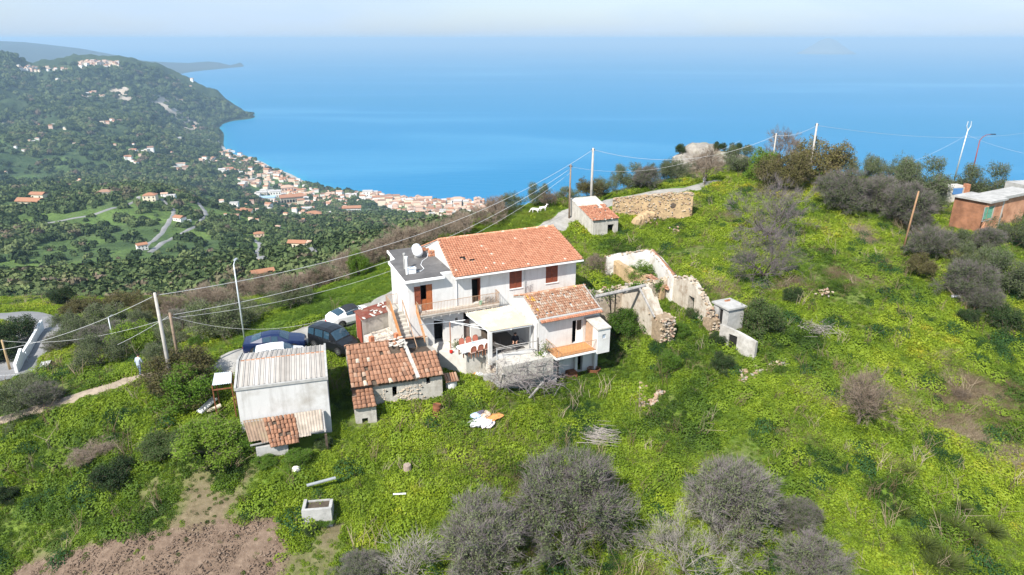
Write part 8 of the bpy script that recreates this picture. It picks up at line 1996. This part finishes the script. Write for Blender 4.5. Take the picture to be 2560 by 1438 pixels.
W_ = dict(pelvis=(0, 0, .95), belly=(0, .02, 1.12), chest=(0, .07, 1.36), neck=(0, .12, 1.52), head0=(0, .15, 1.58), head1=(0, .17, 1.66), head2=(0, .17, 1.73), shl=(-.19, .07, 1.42), shr=(.19, .07, 1.42), ell=(-.26, .02, 1.15), elr=(.26, .10, 1.16), wrl=(-.25, .14, .92), wrr=(.22, .26, .98), hpl=(-.10, 0, .88), hpr=(.10, 0, .88), knl=(-.11, .12, .49), knr=(.11, -.05, .48), anl=(-.11, .16, .08), anr=(.12, -.22, .12), toel=(0, .15, -.04), toer=(0, .13, -.06))
pp_ = onto(352, 941); pp_.z = hn(pp_.x, pp_.y) + .04
person('person', 'person in a grey jumper and blue trousers walking away on the dirt path', pp_, R(-12), GREYJ, JEANS, W_, lambda c: 0 if c.z > .93 else 1)
ps = HE.w(-1.35, 1.6, .0)
S_ = dict(pelvis=(0, 0, .50), belly=(0, .03, .68), chest=(0, .08, .92), neck=(0, .11, 1.08), head0=(0, .13, 1.14), head1=(0, .15, 1.22), head2=(0, .15, 1.29), shl=(-.19, .08, .98), shr=(.19, .08, .98), ell=(-.27, .16, .74), elr=(.27, .16, .74), wrl=(-.15, .38, .70), wrr=(.15, .38, .70), hpl=(-.10, .05, .49), hpr=(.10, .05, .49), knl=(-.14, .46, .50), knr=(.14, .46, .50), anl=(-.14, .44, .09), anr=(.14, .48, .09), toel=(0, .15, -.04), toer=(0, .15, -.04))
person('person', 'dark haired person in black clothes sitting under the porch roof', ps, HE.a + R(150), BLACKC, BLACKC, S_, lambda c: 0)
st_ = thing('garden_chair', 'dark garden chair under the seated person in the porch', 'chair', ps, HE.a + R(150)); t = MB(); t.box(-.22, .22, -.2, .22, .34, .38); t.build('seat', BLACKP, st_); t = MB(); t.box(-.22, .22, -.24, -.2, .38, .85); t.build('backrest', BLACKP, st_)
for sx_ in (-.19, .19):
    for sy_ in (-.17, .19): t = MB(); t.box(sx_-.02, sx_+.02, sy_-.02, sy_+.02, 0, .34); t.build('leg', BLACKP, st_)
GOAT = mat('white_goat_coat', (.78, .75, .70), .9); HOOF = mat('goat_horn', (.12, .09, .07), .7)
def goat(x, y, rz, label, graze):
    p = onto(x, y); p.z = hn(p.x, p.y); g = thing('goat', label, 'goat', p, rz, 'goats on the grass bank')
    V = [(-.38, 0, .62), (-.1, 0, .60), (.22, 0, .64), (.38, 0, .68)]; E_ = [(0, 1), (1, 2), (2, 3)]; Rr = [.13, .165, .15, .11]
    def add(pt, r, par): V.append(pt); Rr.append(r); E_.append((par, len(V) - 1)); return len(V) - 1
    if graze: n1 = add((.55, 0, .55), .075, 3); n2 = add((.68, 0, .32), .06, n1); h = add((.80, 0, .18), .05, n2); head = (.72, 0, .28)
    else: n1 = add((.50, 0, .86), .075, 3); n2 = add((.55, 0, 1.0), .065, n1); h = add((.74, 0, .92), .04, n2); head = (.55, 0, 1.02)
    add((-.50, 0, .74), .025, 0)
    for s in (-1, 1):
        a = add((.28, s * .10, .50), .065, 2); b = add((.29, s * .10, .28), .034, a); add((.28, s * .10, .02), .026, b)
        a = add((-.36, s * .11, .48), .085, 0); b = add((-.26, s * .11, .36), .05, a); c_ = add((-.40, s * .11, .22), .03, b); add((-.37, s * .11, .02), .026, c_)
    skin_body('body', V, E_, Rr, [GOAT], 0, g)
    hd = Vector(head)
    for s in (-1, 1):
        t = MB(); t.tube([hd + Vector((-.02, s * .03, .05)), hd + Vector((-.08, s * .05, .17)), hd + Vector((-.18, s * .08, .22))], [.02, .015, .005], 5); t.build('horn', HOOF, g)
        t = MB(); t.blob(hd + Vector((-.03, s * .10, .0)), (.02, .07, .03), 1, 1, .05); t.build('ear', GOAT, g)
goat(1338, 535, R(170), 'white goat grazing at the left on the grass bank', True); goat(1357, 531, R(20), 'white goat standing with raised head on the grass bank', False)
